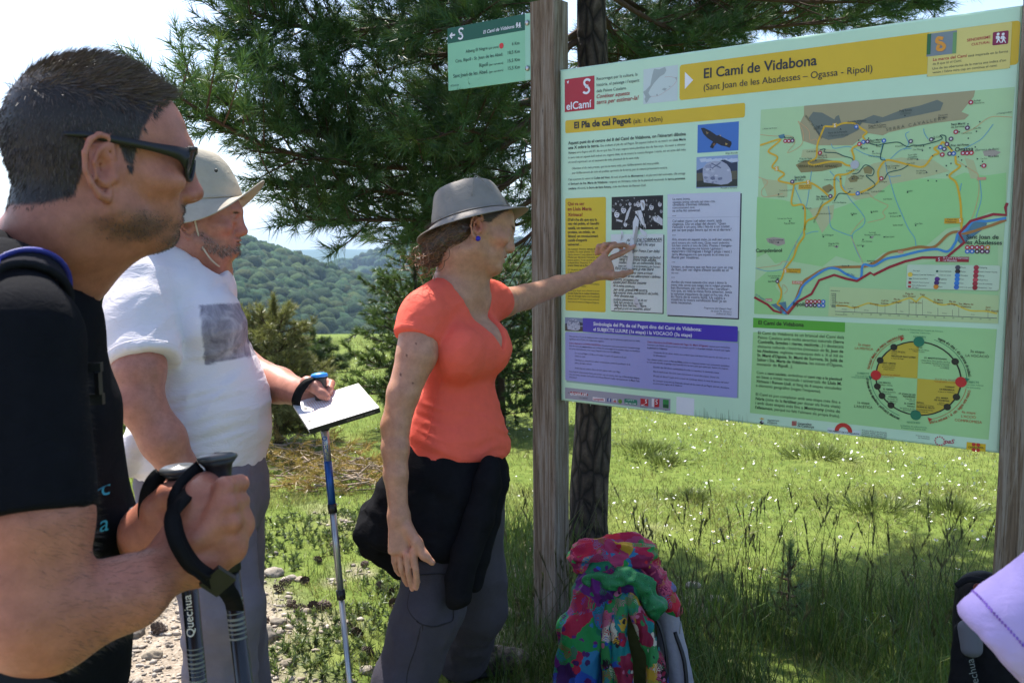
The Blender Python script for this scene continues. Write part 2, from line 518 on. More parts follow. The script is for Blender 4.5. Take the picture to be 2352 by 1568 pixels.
class Print:
    """one printed block (one mesh); coordinates are pixels, mapped by pix(x, y) to (u, v) and by place(u, v, n) to world"""
    def __init__(s, pix, place, zoom=None): s.pix, s.place, s.z, s.mb, s.tmp = pix, place, zoom, MB(), 0.0009
    def p(s, x, y):
        if s.z: ox, oy, k = s.z; x, y = (ox + x / k) * 0.574219, (oy + y / k) * 0.574219
        return s.pix(x, y)
    def uvpoly(s, pts, c, lvl=1):
        pts = [np.asarray(q, float) for q in pts]
        a = sum(pts[i][0] * pts[(i + 1) % len(pts)][1] - pts[(i + 1) % len(pts)][0] * pts[i][1] for i in range(len(pts)))
        if a < 0: pts = pts[::-1]
        s.mb.add([s.place(q[0], q[1], lvl * 0.0004) for q in pts], [tuple(range(len(pts)))], c); return s
    def poly(s, pts, c, lvl=1): return s.uvpoly([s.p(*q) for q in pts], c, lvl)
    def rect(s, x0, y0, x1, y1, c, lvl=1, r=0.0, br=None):
        a, b = s.p(x0, y0), (s.p(x1, y1) if br is None else br)
        if r <= 0: pts = [(a[0], b[1]), (b[0], b[1]), (b[0], a[1]), (a[0], a[1])]
        else:
            pts = []
            for cx, cy, t0 in ((b[0] - r, a[1] - r, 0), (a[0] + r, a[1] - r, 1), (a[0] + r, b[1] + r, 2), (b[0] - r, b[1] + r, 3)):
                pts += [(cx + r * math.cos((t0 + t / 4) * math.pi / 2), cy + r * math.sin((t0 + t / 4) * math.pi / 2)) for t in range(5)]
        return s.uvpoly(pts, c, lvl)
    def line(s, pts, w, c, lvl=2, smooth=False):
        """stroke of width w metres"""
        P = np.array([s.p(*q) for q in pts])
        if smooth: P = spline(P, len(P) * 5)
        T = np.gradient(P, axis=0); T /= np.linalg.norm(T, axis=1)[:, None] + 1e-9; N = np.stack([-T[:, 1], T[:, 0]], 1) * w / 2
        n = len(P); V = [s.place(*q, lvl * 0.0004) for q in np.concatenate([P + N, P - N])]
        s.mb.add(V, [(i, n + i, n + i + 1, i + 1) for i in range(n - 1)], c); return s
    def disc(s, x, y, r, c, lvl=3, n=12):
        q = s.p(x, y); return s.uvpoly([(q[0] + r * math.cos(t), q[1] + r * math.sin(t)) for t in np.linspace(0, 2 * math.pi, n, endpoint=False)], c, lvl)
    def t(s, txt, x0, y0, x1, y1, c=(0.02, 0.02, 0.02), bold=0.0, italic=0.0, lvl=4, hf=1.0, scale=None):
        A, B = s.p(x0, y0), s.p(x1, y1)
        V, F, w = text_run(txt, bold, italic)
        d = B - A; L = np.linalg.norm(d); e = d / L; k = L / w if scale is None else scale; ky = k * hf
        nrm = np.array((-e[1], e[0])); x00 = V[:, 0].min()
        Q = A + np.outer((V[:, 0] - x00) * k, e) + np.outer(V[:, 1] * ky, nrm)
        s.mb.add([s.place(q[0], q[1], lvl * 0.0004) for q in Q], F, c)
        s.last = k; return s
    def para(s, lines, l0, r0, l1, r1, c=(0.03, 0.03, 0.03), **kw):
        """justified lines; first baseline l0..r0, last baseline l1..r1 (pixels); a trailing ~ keeps the natural width"""
        n = len(lines); sc = []
        ws = [text_run(q.rstrip('~'), kw.get('bold', 0), kw.get('italic', 0))[2] for q in lines]
        for i, q in enumerate(lines):
            f = i / max(n - 1, 1); a = np.array(l0) * (1 - f) + np.array(l1) * f; b = np.array(r0) * (1 - f) + np.array(r1) * f
            if q.endswith('~'):
                full = np.median([w for w, z in zip(ws, lines) if not z.endswith('~')] or [max(ws)])
                b = a + (b - a) * min(1.0, ws[i] / full)
            if q.rstrip('~').strip(): s.t(q.rstrip('~'), *a, *b, c=c, **kw)
        return s
    def build(s, name, parent, mat_, **kw):
        return s.mb.build(name, mat_, parent, smooth=False, use_col=True, **kw)

def camino_mark(pr, cx, cy, w, h, c, lvl=5):
    """two hooked open rings, one above the other"""
    def arc(x, y, rx, ry, a0, a1, th):
        t = np.radians(np.linspace(a0, a1, 18)); pts = [(x + rx * math.cos(q), y - ry * math.sin(q)) for q in t]
        pr.line(pts, th, c, lvl)
    a, b = pr.p(cx - w / 2, cy), pr.p(cx + w / 2, cy); th = abs(b[0] - a[0]) * 0.2
    arc(cx + w * 0.08, cy - h * 0.22, w * 0.34, h * 0.2, 35, 285, th)
    arc(cx - w * 0.08, cy + h * 0.22, w * 0.34, h * 0.2, 215, 465, th)
def walkers(pr, x, y, k, c, lvl=5):
    for dx in (0, 9):
        f = lambda *q: [(x + (a + dx) * k, y + b * k) for a, b in q]
        pr.disc(*f((5, -15))[0], mm(1.3 * k / 2.2, 2.6), c, lvl, 8)
        pr.poly(f((3, -12), (7, -12), (7.5, -5), (10, 0), (9, 1), (6, -4), (3, 1), (1.5, 0), (3.5, -5)), c, lvl)
        pr.poly(f((1, -11), (3, -12), (3, -6), (1, -6)), c, lvl)
        pr.poly(f((7, -11), (10, -7), (9, -6.5), (7, -9)), c, lvl)

def wood_material():
    m = bpy.data.materials.new('weathered_wood'); m.use_nodes = True; n = NT(m)
    co = n.coord('Object', (26, 26, 1.1)); wv = n.noise(3.2, 6, 0.65, co, 0.6)
    fine = n.noise(60, 4, 0.7, n.coord('Object', (9, 9, 0.25)))
    big = n.noise(2.2, 3, 0.6, n.coord('Object', (1, 1, 0.8)))
    c1 = n.ramp(wv.outputs['Fac'], [(0.30, srgb('54463a')), (0.45, srgb('7c6a57')), (0.58, srgb('9a8f82')), (0.75, srgb('aaa297'))])
    c2 = n.ramp(big.outputs['Fac'], [(0.4, srgb('938d84')), (0.62, srgb('86694c'))])
    c = n.mix(0.45, c1, c2, 'MULTIPLY'); c = n.mix(0.55, c1, c)
    c = n.mix(n.ramp(fine.outputs['Fac'], [(0.33, (1, 1, 1)), (0.43, (0, 0, 0))]), c, srgb('332822'))
    n.ln(c, n.b.inputs['Base Color']); n.b.inputs['Roughness'].default_value = 0.85
    h = n.mix(0.5, wv.outputs['Fac'], fine.outputs['Fac'])
    n.ln(n.bump(h, 0.6, 0.004), n.b.inputs['Normal'])
    return m
WOOD = wood_material()
INK = mat('printed_film', attr=True, rough=0.34, spec=0.5, var=0.03, var_scale=6)
PANEL = mat('panel_laminate', attr=True, rough=0.32, spec=0.5, var=0.04, var_scale=3)
STEEL = mat('steel', (0.55, 0.55, 0.56), 0.35, 1.0)

ZA, ZB, ZC = (2200, 200, 2.6138), (2200, 750, 2.6138), (2200, 1250, 2.94)
ZD, ZE, ZF = (2950, 0, 2.0524), (2950, 400, 1.6510), (2950, 1250, 2.0524)
MINT = srgb('c6e9cc'); YEL = srgb('dcb91c'); BLK = srgb('23252a'); WHT = srgb('eceef5'); RED = srgb('b3202f'); GRN = srgb('0f7a5c')

board = empty('information_board', bpt(BW / 2, -BZ0, -0.012), 'large mint green trail information board with maps between two wooden posts', 'information board')
V0, V1 = -0.0125, 1.0700
# laminate panel with softened edges
def panel_mesh(place, u0, u1, v0, v1, n0, n1, bev, c):
    mb = MB(); ring = []
    for n, d in ((n0, 0.0), (n1 - bev, 0.0), (n1 - bev * 0.3, bev * 0.3), (n1, bev)):
        ring.append([place(u0 + d, v0 + d, n), place(u1 - d, v0 + d, n), place(u1 - d, v1 - d, n), place(u0 + d, v1 - d, n)])
    V = np.array(ring).reshape(-1, 3)
    F = [(i * 4 + j, i * 4 + (j + 1) % 4, (i + 1) * 4 + (j + 1) % 4, (i + 1) * 4 + j) for i in range(3) for j in range(4)] + [(12, 13, 14, 15), (3, 2, 1, 0)]
    return mb.add(V, F, c)
panel = panel_mesh(bpt, 0.0, BW, V0, V1, -0.024, 0.0, 0.006, MINT).build('panel', PANEL, board, smooth=False, use_col=True)
for u0, u1, top in ((-0.100, -0.003, 2.175), (BW + 0.003, BW + 0.105, 2.46)):
    mb = MB(); z0, z1 = -0.25 - BZ0, top - BZ0; c = 0.004; n0, n1 = -0.058, 0.026
    pr = [(u0 + c, n0), (u1 - c, n0), (u1, n0 + c), (u1, n1 - c), (u1 - c, n1), (u0 + c, n1), (u0, n1 - c), (u0, n0 + c)]
    V = [bpt(u, z, n) for z in np.linspace(z0, z1, 14) for u, n in pr]; k = 8
    F = [(i * k + j, i * k + (j + 1) % k, (i + 1) * k + (j + 1) % k, (i + 1) * k + j) for i in range(13) for j in range(k)] + [tuple(range(13 * k, 14 * k))]
    F = [f[::-1] for f in F]
    mb.add(V, F).build('post', WOOD, board, smooth=False)

def P_(z): return Print(onb, bpt, z)
def bl(pr, name, parent=panel, **kw): return pr.build(name, parent, INK, **kw)

# --- head of the board
p = P_(ZA)
p.rect(155, 310, 465, 620, RED, 2)
camino_mark(p, 387, 382, 100, 170, WHT)
p.poly([(178, 335), (200, 322), (192, 358)], WHT, 4)
p.t('elCamí', 175, 630, 437, 598, WHT, bold=0.015)
bl(p, 'red_logo')
p = P_(ZA)
p.t('Recorregut per la cultura, la', 490, 320, 917, 270, BLK).t("història, el paisatge i l'esperit", 490, 383, 937, 333, BLK).t('dels Països Catalans.', 490, 447, 802, 413, BLK)
p.t('Conèixer aquesta', 490, 508, 835, 470, srgb('a8343a'), bold=0.01, italic=0.25).t('terra per estimar-la!', 490, 570, 930, 520, srgb('a8343a'), bold=0.01, italic=0.25)
bl(p, 'motto_text')
p = P_(ZA)
p.rect(978, 205, 1335, 530, srgb('c9d8d8'), 1)
p.poly([(1088, 200), (1145, 205), (1205, 180), (1217, 215), (1195, 255), (1150, 280), (1090, 345), (1045, 415), (1030, 450), (1045, 480), (1065, 488), (1040, 505), (1020, 545), (1005, 558), (990, 515), (1000, 490), (975, 440), (1005, 420), (1050, 370), (1070, 270)], srgb('a3afb0'), 2)
for q in ([(1170, 415), (1195, 398), (1222, 405), (1205, 430)], [(1240, 380), (1265, 378), (1255, 392)], [(1110, 465), (1128, 462), (1122, 490)], [(1308, 290), (1328, 285), (1322, 318)]): p.poly(q, srgb('a3afb0'), 2)
p.line([(1060, 488), (1130, 480), (1200, 440), (1265, 395), (1315, 340), (1322, 300), (1260, 282), (1200, 285)], 0.0008, srgb('c39a96'), 2, True)
bl(p, 'region_map')
p = P_(ZA)
d = P_(ZD); br = d.p(2305, 530)
p.rect(1358, 160, 0, 0, YEL, 1, 0.008, br=br)
p.poly([(1412, 232), (1498, 316), (1410, 412)], WHT, 2)
bl(p, 'title_band')
p = P_(ZA); e1, e2 = d.p(652, 535), d.p(1108, 590)
def tspan(p, txt, x0, y0, endz, xe, ye, **kw):
    """text whose end point is read in another enlargement"""
    ox, oy, k = endz; sx, sy = ox + xe / k, oy + ye / k; a, b, kk = p.z
    p.t(txt, x0, y0, (sx - a) * kk, (sy - b) * kk, **kw)
tspan(p, 'El Camí de Vidabona', 1610, 298, ZD, 652, 535, c=BLK, bold=0.015, lvl=4)
tspan(p, '(Sant Joan de les Abadesses – Ogassa - Ripoll)', 1608, 425, ZD, 1108, 590, c=BLK, lvl=4)
bl(p, 'title_text')
p = P_(ZD)
p.rect(1570, 283, 2236, 560, srgb('8d7a18'), 2).rect(1572, 268, 2236, 562, srgb('ddd07a'), 3, 0.004)
p.rect(1560, 283, 1795, 440, srgb('7d8a92'), 4).rect(1560, 283, 1585, 448, srgb('2c6b3a'), 5).rect(1772, 270, 1795, 440, srgb('6f9c62'), 5)
p.line([(1690, 320), (1650, 315), (1640, 345), (1680, 360), (1700, 385), (1680, 410), (1645, 405), (1655, 370)], 0.008, srgb('e39a2c'), 6, True)
p.rect(2098, 268, 2222, 362, srgb('8a1e46'), 4, 0.003)
walkers(p, 2118, 352, 4.6, WHT, 5)
bl(p, 'notice_card')
p = P_(ZD)
p.t('SENDERISME', 1885, 345, 2078, 316, RED, bold=0.015).t('CULTURAL', 1922, 378, 2076, 357, RED, bold=0.015)
p.t('La marca del Camí', 1606, 504, 1884, 470, RED, bold=0.015).t('està inspirada en la forma', 1895, 470, 2223, 432, BLK)
p.t('de 8 que té el Camí.', 1604, 537, 1842, 508, BLK).t("Una de les obertures de la marca ens indica d'on", 1602, 575, 2204, 505, BLK).t("venim i l'altra mira cap on continua el camí.", 1602, 607, 2133, 548, BLK)
bl(p, 'notice_text', kind='stuff')
# --- place text
p = P_(ZA)
p.rect(160, 740, 2038, 705, YEL, 1, 0.006)
p.t('El Pla de cal Pegot', 255, 822, 850, 765, BLK, bold=0.03).t('(alt. 1.420m)', 875, 770, 1177, 745, BLK)
bl(p, 'place_band')
p = P_(ZA)
p.t("Aquest punt és el centre del 8 del Camí de Vidabona, on l'itinerari dibuixa", 193, 990, 1422, 893, BLK, bold=0.015)
p.t('una X sobre la terra.', 193, 1040, 518, 1015, BLK, bold=0.015).t('Ens trobem al pla de cal Pegot. En aquest indret hi va morir en **Lluís Maria**', 532, 1013, 1422, 945, BLK)
p.t("**Xirinacs** el 6 d'agost del 07, dia en què feia 75 anys, segons tenia planificat des de feia anys. Va venir a ofrenar", 193, 1088, 1420, 998, BLK)
p.t('la seva vida en aquest bell indret on, segons deia, es va coure la nostra llengua i nació, en un acte del més', 193, 1138, 1420, 1052, BLK)
p.t('alt nivell espiritual i en el moment de més plenitud de la seva vida:', 193, 1186, 935, 1138, BLK)
p.t("Ofereixo el do més preuat, que és la meva vida, per l'alliberament del meu poble,", 232, 1250, 1143, 1193, BLK, italic=0.25)
p.t("per l'alliberament de tots els pobles oprimits de la terra, per la natura presonera nostra.", 232, 1298, 1230, 1240, BLK, italic=0.25)
p.t("Cap a ponent hi veiem el **Collet del Vent**. Al sud, el perfil de **Montserrat** i, al pla verd del sud-oest, s'hi amaga", 193, 1365, 1416, 1300, BLK)
p.t('el **Santuari de Sta. Maria de Vidabona** –segons en Xirinacs, mite de la plenitud nacional, la **terra promesa**', 193, 1412, 1415, 1353, BLK)
p.t("**catalana**. Al nord, la **Serra de Sant Amanç**, mite de l'Amic de Ramon Llull.", 193, 1460, 1007, 1425, BLK)
p.t('Àliga daurada', 1835, 1090, 1965, 1082, BLK).t('Monolit a Xirinacs', 1787, 1452, 1957, 1447, BLK)
bl(p, 'place_text')
p = P_(ZA)
p.rect(1545, 785, 1970, 1050, srgb('3f74c6'), 1)
p.poly([(1578, 818), (1610, 815), (1680, 850), (1745, 895), (1780, 888), (1790, 905), (1850, 935), (1898, 960), (1900, 985), (1880, 1025), (1840, 1010), (1790, 1000), (1745, 975), (1722, 1000), (1705, 1032), (1672, 1018), (1690, 980), (1705, 960), (1650, 925), (1605, 880)], srgb('1d1820'), 2)
p.poly([(1630, 850), (1662, 868), (1640, 885)], srgb('8d7040'), 3).poly([(1835, 970), (1862, 985), (1838, 998)], srgb('b79a58'), 3).poly([(1705, 985), (1730, 975), (1715, 1010)], srgb('8a5a30'), 3).poly([(1772, 890), (1792, 892), (1782, 905)], srgb('c9b8a0'), 3)
bl(p, 'eagle_photo')
p = P_(ZA)
rng = random.Random(4)
p.rect(1533, 1122, 1960, 1430, srgb('8fa6cf'), 1)
for k in range(7): x = 1560 + k * 55; p.poly([(x, 1140 + 8 * (k % 3)), (x + 70, 1132), (x + 90, 1165), (x + 20, 1175)], srgb('c2cde2'), 1.4 + 0.05 * k)
p.poly([(1533, 1262), (1620, 1225), (1700, 1215), (1800, 1150), (1830, 1148), (1900, 1180), (1960, 1170), (1960, 1290), (1533, 1300)], srgb('26324f'), 2)
p.poly([(1533, 1288), (1960, 1262), (1960, 1424), (1533, 1436)], srgb('5d5744'), 2.3).poly([(1533, 1370), (1960, 1350), (1960, 1424), (1533, 1436)], srgb('2c3128'), 2.6)
def rock(p, f, lvl):
    p.poly([f(*q) for q in ((1600, 1235), (1640, 1185), (1720, 1162), (1800, 1165), (1850, 1195), (1885, 1240), (1900, 1300), (1905, 1370), (1860, 1400), (1790, 1410), (1700, 1395), (1610, 1385), (1598, 1300))], srgb('a9aec4'), lvl)
    for k in range(26):
        x, y = rng.uniform(1615, 1870), rng.uniform(1190, 1385); s = rng.uniform(12, 34)
        g = rng.choice(['9399b2', '8288a4', 'b9bdd0', '747a96', 'c3c6d6', '6d7390'])
        p.poly([f(x + s * rng.uniform(.6, 1.1) * math.cos(t), y + s * .7 * rng.uniform(.5, 1.1) * math.sin(t)) for t in np.arange(0, 6.2, 0.9)], srgb(g), lvl + 0.2 + 0.01 * k)
    p.line([f(1690, 1185), f(1790, 1235)], 0.0035, srgb('6a7190'), lvl + 1).line([f(1785, 1178), f(1695, 1240)], 0.0035, srgb('6a7190'), lvl + 1)
rock(p, lambda x, y: (x, y), 3)
bl(p, 'monolith_photo')
# --- yellow column
p = P_(ZB)
p.rect(160, 115, 582, 1305, srgb('d8bd20'), 1, 0.006)
c = srgb('9b3322')
p.t('Qui va ser', 188, 187, 363, 185, c, bold=0.015).t('en Lluís Maria', 188, 243, 438, 240, c, bold=0.015).t('Xirinacs?', 188, 302, 343, 300, c, bold=0.015)
bl(p, 'yellow_column')
p = P_(ZB)
for s_, x1, y in (("D'ell s'ha dit que era la", 492, 350), ('veu del poble, el Gandhi', 514, 391), ('català, un testimoni, un', 503, 437), ('profeta, un místic, un', 472, 479), ('filòsof, un revolucionari', 503, 522), ("català d'esperit", 390, 565), ('universal…', 333, 608)):
    p.t(s_, 190, y, x1, y - 2, BLK, bold=0.015)
p.para(['Va realitzar diverses **vagues de fam**', '**a mort**. Va estar plantat 12 hores', 'diàries durant 2 anys davant la presó', "Model per demanar l'amnistia dels", 'presos polítics. Va ser escollit senador', 'independent. Nominat 3 vegades al', '**premi Nobel de la Pau**.~'], (190, 653), (522, 651), (190, 823), (522, 825), c=srgb('4a4420'))
p.para(["L'1 de gener de 2000 es va plantar a", 'la plaça de Sant Jaume de Barcelona'], (190, 866), (522, 868), (190, 893), (522, 897), c=srgb('4a4420'))
p.para(['noviolenta', 'poble.~'], (425, 1017), (520, 1020), (330, 1040), (420, 1043), c=srgb('4a4420'))
p.para(['El seu gran llegat com a filòsof és el seu', '**model global de la realitat Globàlium,**', 'que es divulga tant a la Fundació', 'Randa-Lluís M. Xirinacs (www.xirinacs.', "cat) com al centre el Negre d'Ogassa.~"], (190, 1083), (520, 1088), (188, 1198), (520, 1212), c=srgb('4a4420'))
bl(p, 'yellow_column_text', kind='stuff')
# --- crowd photograph, black and white
p = P_(ZB)
p.rect(645, 101, 1180, 438, srgb('0b0b12'), 1)
rng = random.Random(11)
def face(x, y, s, g):
    p.poly([(x + s * 0.8 * math.cos(t), y + s * 1.1 * math.sin(t)) for t in np.arange(0, 6.2, 0.52)], srgb((g, g, g + 8)), 2)
    p.poly([(x - s * .7, y - s * .5), (x + s * .3, y - s * 1.15), (x + s * .8, y - s * .3), (x + s * .1, y - s * .6)], srgb('0d0d14'), 2.5)
    p.line([(x - s * .45, y - s * .1), (x - s * .1, y - s * .05)], 0.002, srgb('17171f'), 2.6).line([(x + s * .1, y - s * .05), (x + s * .45, y - s * .1)], 0.002, srgb('17171f'), 2.6).line([(x - s * .2, y + s * .5), (x + s * .25, y + s * .5)], 0.0018, srgb('17171f'), 2.6)
for x, y, s in ((770, 235, 34), (838, 172, 18), (890, 178, 16), (1062, 205, 30), (1150, 175, 24), (700, 280, 34), (660, 235, 20), (740, 180, 14), (690, 170, 11), (925, 175, 28), (1110, 320, 26), (790, 385, 24), (1165, 250, 18), (715, 145, 9), (980, 150, 14), (1010, 180, 13)): face(x, y, s, rng.randint(150, 235))
for k in range(70):
    x, y = rng.uniform(660, 1165), rng.uniform(110, 425); s = rng.uniform(3, 13); g = rng.randint(60, 190)
    p.poly([(x + s * rng.uniform(.4, 1.2) * math.cos(t), y + s * rng.uniform(.4, 1.6) * math.sin(t)) for t in np.arange(0, 6.2, 1.05)], srgb((g, g, g)), 1.5 + 0.004 * k)
for q in ([(1070, 310), (1130, 290), (1178, 330), (1178, 400), (1090, 350)], [(800, 270), (838, 200), (850, 205), (812, 330), (780, 360)], [(690, 330), (760, 345), (755, 365), (700, 350)]): p.poly(q, srgb('c9c9d0'), 1.9)
bl(p, 'crowd_photo')
# --- handwritten sheet with its printed drop shadow
p = P_(ZB)
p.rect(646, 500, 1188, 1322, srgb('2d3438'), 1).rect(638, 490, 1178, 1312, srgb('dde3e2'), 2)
ink = srgb('22242c')
p.t('ACTE DE SOBIRANIA', 800, 566, 1170, 557, ink, italic=0.3, bold=0.012).line([(905, 572), (1168, 566)], 0.0012, ink, 4)
for s_, x0, x1, y in (('i la nostra raó cinc anys', 770, 1102, 600), ('per Espanya i per França (i per Itàlia)', 720, 1150, 668), ('em rebel·lo contra aquesta esclavitud', 715, 1162, 733), ('sang de la meva vida adulta,', 725, 1114, 762), ('moderada, han un indiscutible tiran,', 720, 1160, 795), ("bona verge si ja de la humanitat i de l'univers", 715, 1158, 828), ('Però avui no serà ja mai lliure', 680, 1085, 858), ('em sento i no puc viure arriscar', 690, 1080, 897), ('i crida en el seu alliberament i defensa.', 700, 1160, 935), ('llavors, accepteu-me', 672, 928, 970), ('aquest punt absolut instants', 660, 1010, 1000), ('de la meva conducta,', 662, 888, 1035), ('per amb. prendre la nostra,', 664, 1022, 1078), ('dels nostres drets, manifestació del poble,', 664, 1135, 1110), ('Avui demana mai', 668, 880, 1140), ('trobant plenament ara el de mi:', 666, 1020, 1180), ('Vells han perdut la seva por,', 670, 975, 1210), ('lleig és una meravella lliure,', 672, 1010, 1240), ('perquè jo sóc en vosaltres, amics!', 670, 1058, 1272)):
    p.t(s_, x0, y, x1, y + 12, ink, italic=0.45, bold=0.006, hf=1.25)
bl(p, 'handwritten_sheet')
p = P_(ZB)
sw = srgb('d9dbe2'); sg = srgb('a9a6a6')
for q, g in (([(950, 135), (985, 130), (1000, 175), (990, 235), (965, 245), (950, 190)], sw), ([(960, 145), (990, 170), (985, 220), (965, 180)], sg), ([(890, 250), (955, 235), (985, 330), (1000, 420), (960, 380), (930, 310)], sw), ([(870, 360), (900, 290), (935, 340), (920, 470), (890, 580), (870, 520)], sw), ([(905, 400), (930, 420), (905, 560), (885, 640), (880, 520)], sg),
             ([(940, 420), (1020, 475), (1000, 520), (950, 470)], sw), ([(745, 445), (770, 470), (765, 520), (738, 570), (750, 500)], sw), ([(757, 470), (762, 520), (742, 560)], sg), ([(850, 500), (885, 560), (880, 690), (858, 860), (800, 840), (830, 650)], srgb('d3d6dc')), ([(868, 620), (890, 600), (880, 690), (866, 690)], srgb('8f8c90')), ([(880, 1060), (930, 1062), (910, 1080)], srgb('5a5048')), ([(890, 1140), (910, 1145), (960, 1260), (930, 1262), (880, 1215)], srgb('cfcdd6')), ([(888, 1205), (930, 1215), (905, 1235)], srgb('8a8494'))):
    p.poly(q, g, 6 if g is sw else 7)
rng = random.Random(3)
for k in range(16):
    x, y = rng.uniform(880, 1000), rng.uniform(240, 560); a = rng.uniform(30, 90); p.poly([(x, y), (x + 10, y + 4), (x + rng.uniform(5, 30), y + a)], sw if k % 3 else sg, 8)
bl(p, 'scratch_marks', kind='stuff')
# --- typed sheet
p = P_(ZB)
tl, tr_, b_l, b_r = (1230, 72), (1992, 45), (1222, 1330), (1965, 1365)
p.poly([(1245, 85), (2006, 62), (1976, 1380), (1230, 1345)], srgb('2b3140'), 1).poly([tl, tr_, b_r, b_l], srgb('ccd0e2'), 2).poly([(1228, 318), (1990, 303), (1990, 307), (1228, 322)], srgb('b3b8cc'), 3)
tc = srgb('666a7c')
TY = [('La meva ànima,', 1285, 133, 1468, 129), ('aquesta ànima obrada pel meu cos,', 1284, 165, 1730, 154), ("clivellada d'ànimes infinites,", 1284, 193, 1672, 187), ('concretament avui,', 1283, 222, 1518, 218), ("se m'ha fet universal.", 1283, 255, 1575, 250), ('...', 1283, 300, 1318, 299),
      ('Cal saber viure i cal saber morir, amb', 1282, 363, 1798, 357), ('elegància. Diu un adagi del desert: "Quan', 1281, 394, 1840, 388), ("t'acostis a un pou, beu i fes-te a un costat", 1280, 424, 1880, 418), ('per tal que pugui beure qui et ve al darrera".', 1279, 456, 1908, 452), ('...', 1281, 502, 1315, 502),
      ('Ara, encara en aquest món, jo vull ser vostre,', 1277, 553, 1905, 556), ('però encara sóc molt meu. Quan mori esdevinc', 1277, 588, 1878, 588), ('tot ben vostre si sou de Déu. Preneu i mengeu-', 1276, 617, 1905, 618), ('me tots. Mossegueu-me homes i guineus i', 1276, 647, 1802, 649), ('esparvers i formigues i fongs i pluja i vent i', 1275, 677, 1900, 682), ('terra. Mastegueu-me que aquest és el meu cos', 1275, 709, 1874, 714), ('lliurat per vosaltres.', 1274, 741, 1563, 745), ('...', 1276, 783, 1308, 784),
      ('Univers, et demano que em facis pur com un raig', 1272, 838, 1913, 846), ("de llum, per ser digne d'ésser acollit en el", 1271, 868, 1868, 877), ('teu cor.', 1271, 900, 1350, 902), ('...', 1272, 942, 1305, 943),
      ('Arribo als meus setanta-cinc anys i dono la', 1269, 998, 1850, 1006), ('meva vida sense que ningú me la vulgui prendre,', 1268, 1028, 1904, 1040), ('ben lliurement, per certificar-me i certificar-', 1268, 1058, 1877, 1073), ('vos que, en tota la meva lluita anterior, tenia', 1268, 1088, 1905, 1105), ("la voluntat inequívoca de jugar-m'ho tot. Ara", 1267, 1120, 1875, 1137), ("és l'hora de la vostra lluita. Us caldrà a", 1267, 1150, 1833, 1168), ('vosaltres la vostra certificació final? Jo en', 1266, 1180, 1846, 1200), ('tenia necessitat.', 1266, 1210, 1486, 1219)]
for q in TY: p.t(*q, c=tc, bold=0.008)
p.t('Fragments del Dietari Final', 1612, 1266, 1900, 1278, tc, italic=0.25).t('de Lluís M. Xirinacs', 1683, 1298, 1900, 1307, tc, italic=0.25).t('(editorial Ara)', 1742, 1326, 1897, 1333, tc, italic=0.25)
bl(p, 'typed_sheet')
# --- purple block
p = P_(ZC)
p.poly([(215, 240), (2228, 215), (2216, 1005), (1000, 905), (195, 815)], srgb('8fb0a8'), 1)
p.rect(180, 222, 2202, 1005, srgb('9a9cd8'), 2, 0.006).rect(384, 62, 2208, 345, srgb('4438b4'), 3, 0.004)
p.t('Simbologia del Pla de cal Pegot dins del Camí de Vidabona:', 513, 150, 1782, 218, WHT, bold=0.015).t('el SUBJECTE LLIURE (1a etapa) i la VOCACIÓ (3a etapa)', 513, 212, 1672, 285, WHT, bold=0.015)
bl(p, 'purple_block')
p = P_(ZC)
p.rect(180, 55, 388, 222, srgb('7c88a8'), 3.5).poly([(180, 130), (290, 95), (388, 120), (388, 150), (180, 160)], srgb('2f3650'), 4).poly([(180, 155), (388, 165), (388, 222), (180, 214)], srgb('453b3a'), 4.3)
rock(p, lambda x, y: (205 + (x - 1598) * 0.5, 75 + (y - 1162) * 0.55), 5)
bl(p, 'stone_photo')
p = P_(ZC)
k = srgb('23233a'); r_ = srgb('8c2038')
p.para(['Pels que feu el Camí de Vidabona com a camí iniciàtic cap a la plenitud, aquest punt té doble', "significat, car el Camí s'hi troba dues vegades:~"], (229, 285), (1060, 342), (229, 316), (1060, 376), c=k)
p.t("Com a final de la 1a ETAPA: l'ASCÈTICA:", 229, 365, 603, 392, r_, bold=0.012).t('Aquest punt representa (prenent el testimoniatge', 610, 393, 1060, 428, k)
p.para(["d'en Xirinacs) **el subjecte lliure** que, al llarg del recorregut de la primera etapa, ha identificat", "les seves dependències a les coses d'aquest món i se n'ha **alliberat**.~"], (229, 396), (1060, 462), (229, 430), (1060, 496), c=k)
p.para(["Si a un ocell lligat a 12 fils se n'hi tallen 11, però n'hi queda un de sol,", "l'ocell no vola.~"], (295, 482), (900, 535), (295, 516), (900, 568), c=k, italic=0.25)
p.para(["Descalçar-se, asseure's en silenci contemplatiu, sentint la purificació de la", "terra, de l'aire, del sol.~"], (295, 563), (945, 618), (295, 598), (945, 652), c=k, italic=0.25)
p.t("Sentir el propi subjecte lliure de tota cadena; volar com l'àliga.", 295, 657, 832, 706, k, italic=0.25)
p.para(["Des d'aquest alliberament l'Amic pot avançar cap a la mística, fent cap al **Puig de Sant Amanç**,", "mite de l'Amic desitjós de fondre's en l'Amat (Ramon Llull), representat per **la Mare Taga**", '(Xirinacs)~'], (229, 697), (1057, 779), (229, 764), (1055, 846), c=k)
p.t("Com a final de la 3a ETAPA (venint del Taga i St. Martí d'Ogassa):", 1148, 352, 1865, 402, r_, bold=0.012).t('aquest punt simbolitza', 1876, 404, 2119, 420, k)
p.para(["l'entrega a LA CRIDA rebuda al servei a la societat a partir de **la pròpia vocació**, donació que regala", '**la plenitud** (la **Vidabona**)~'], (1148, 386), (2118, 455), (1148, 420), (2118, 490), c=k)
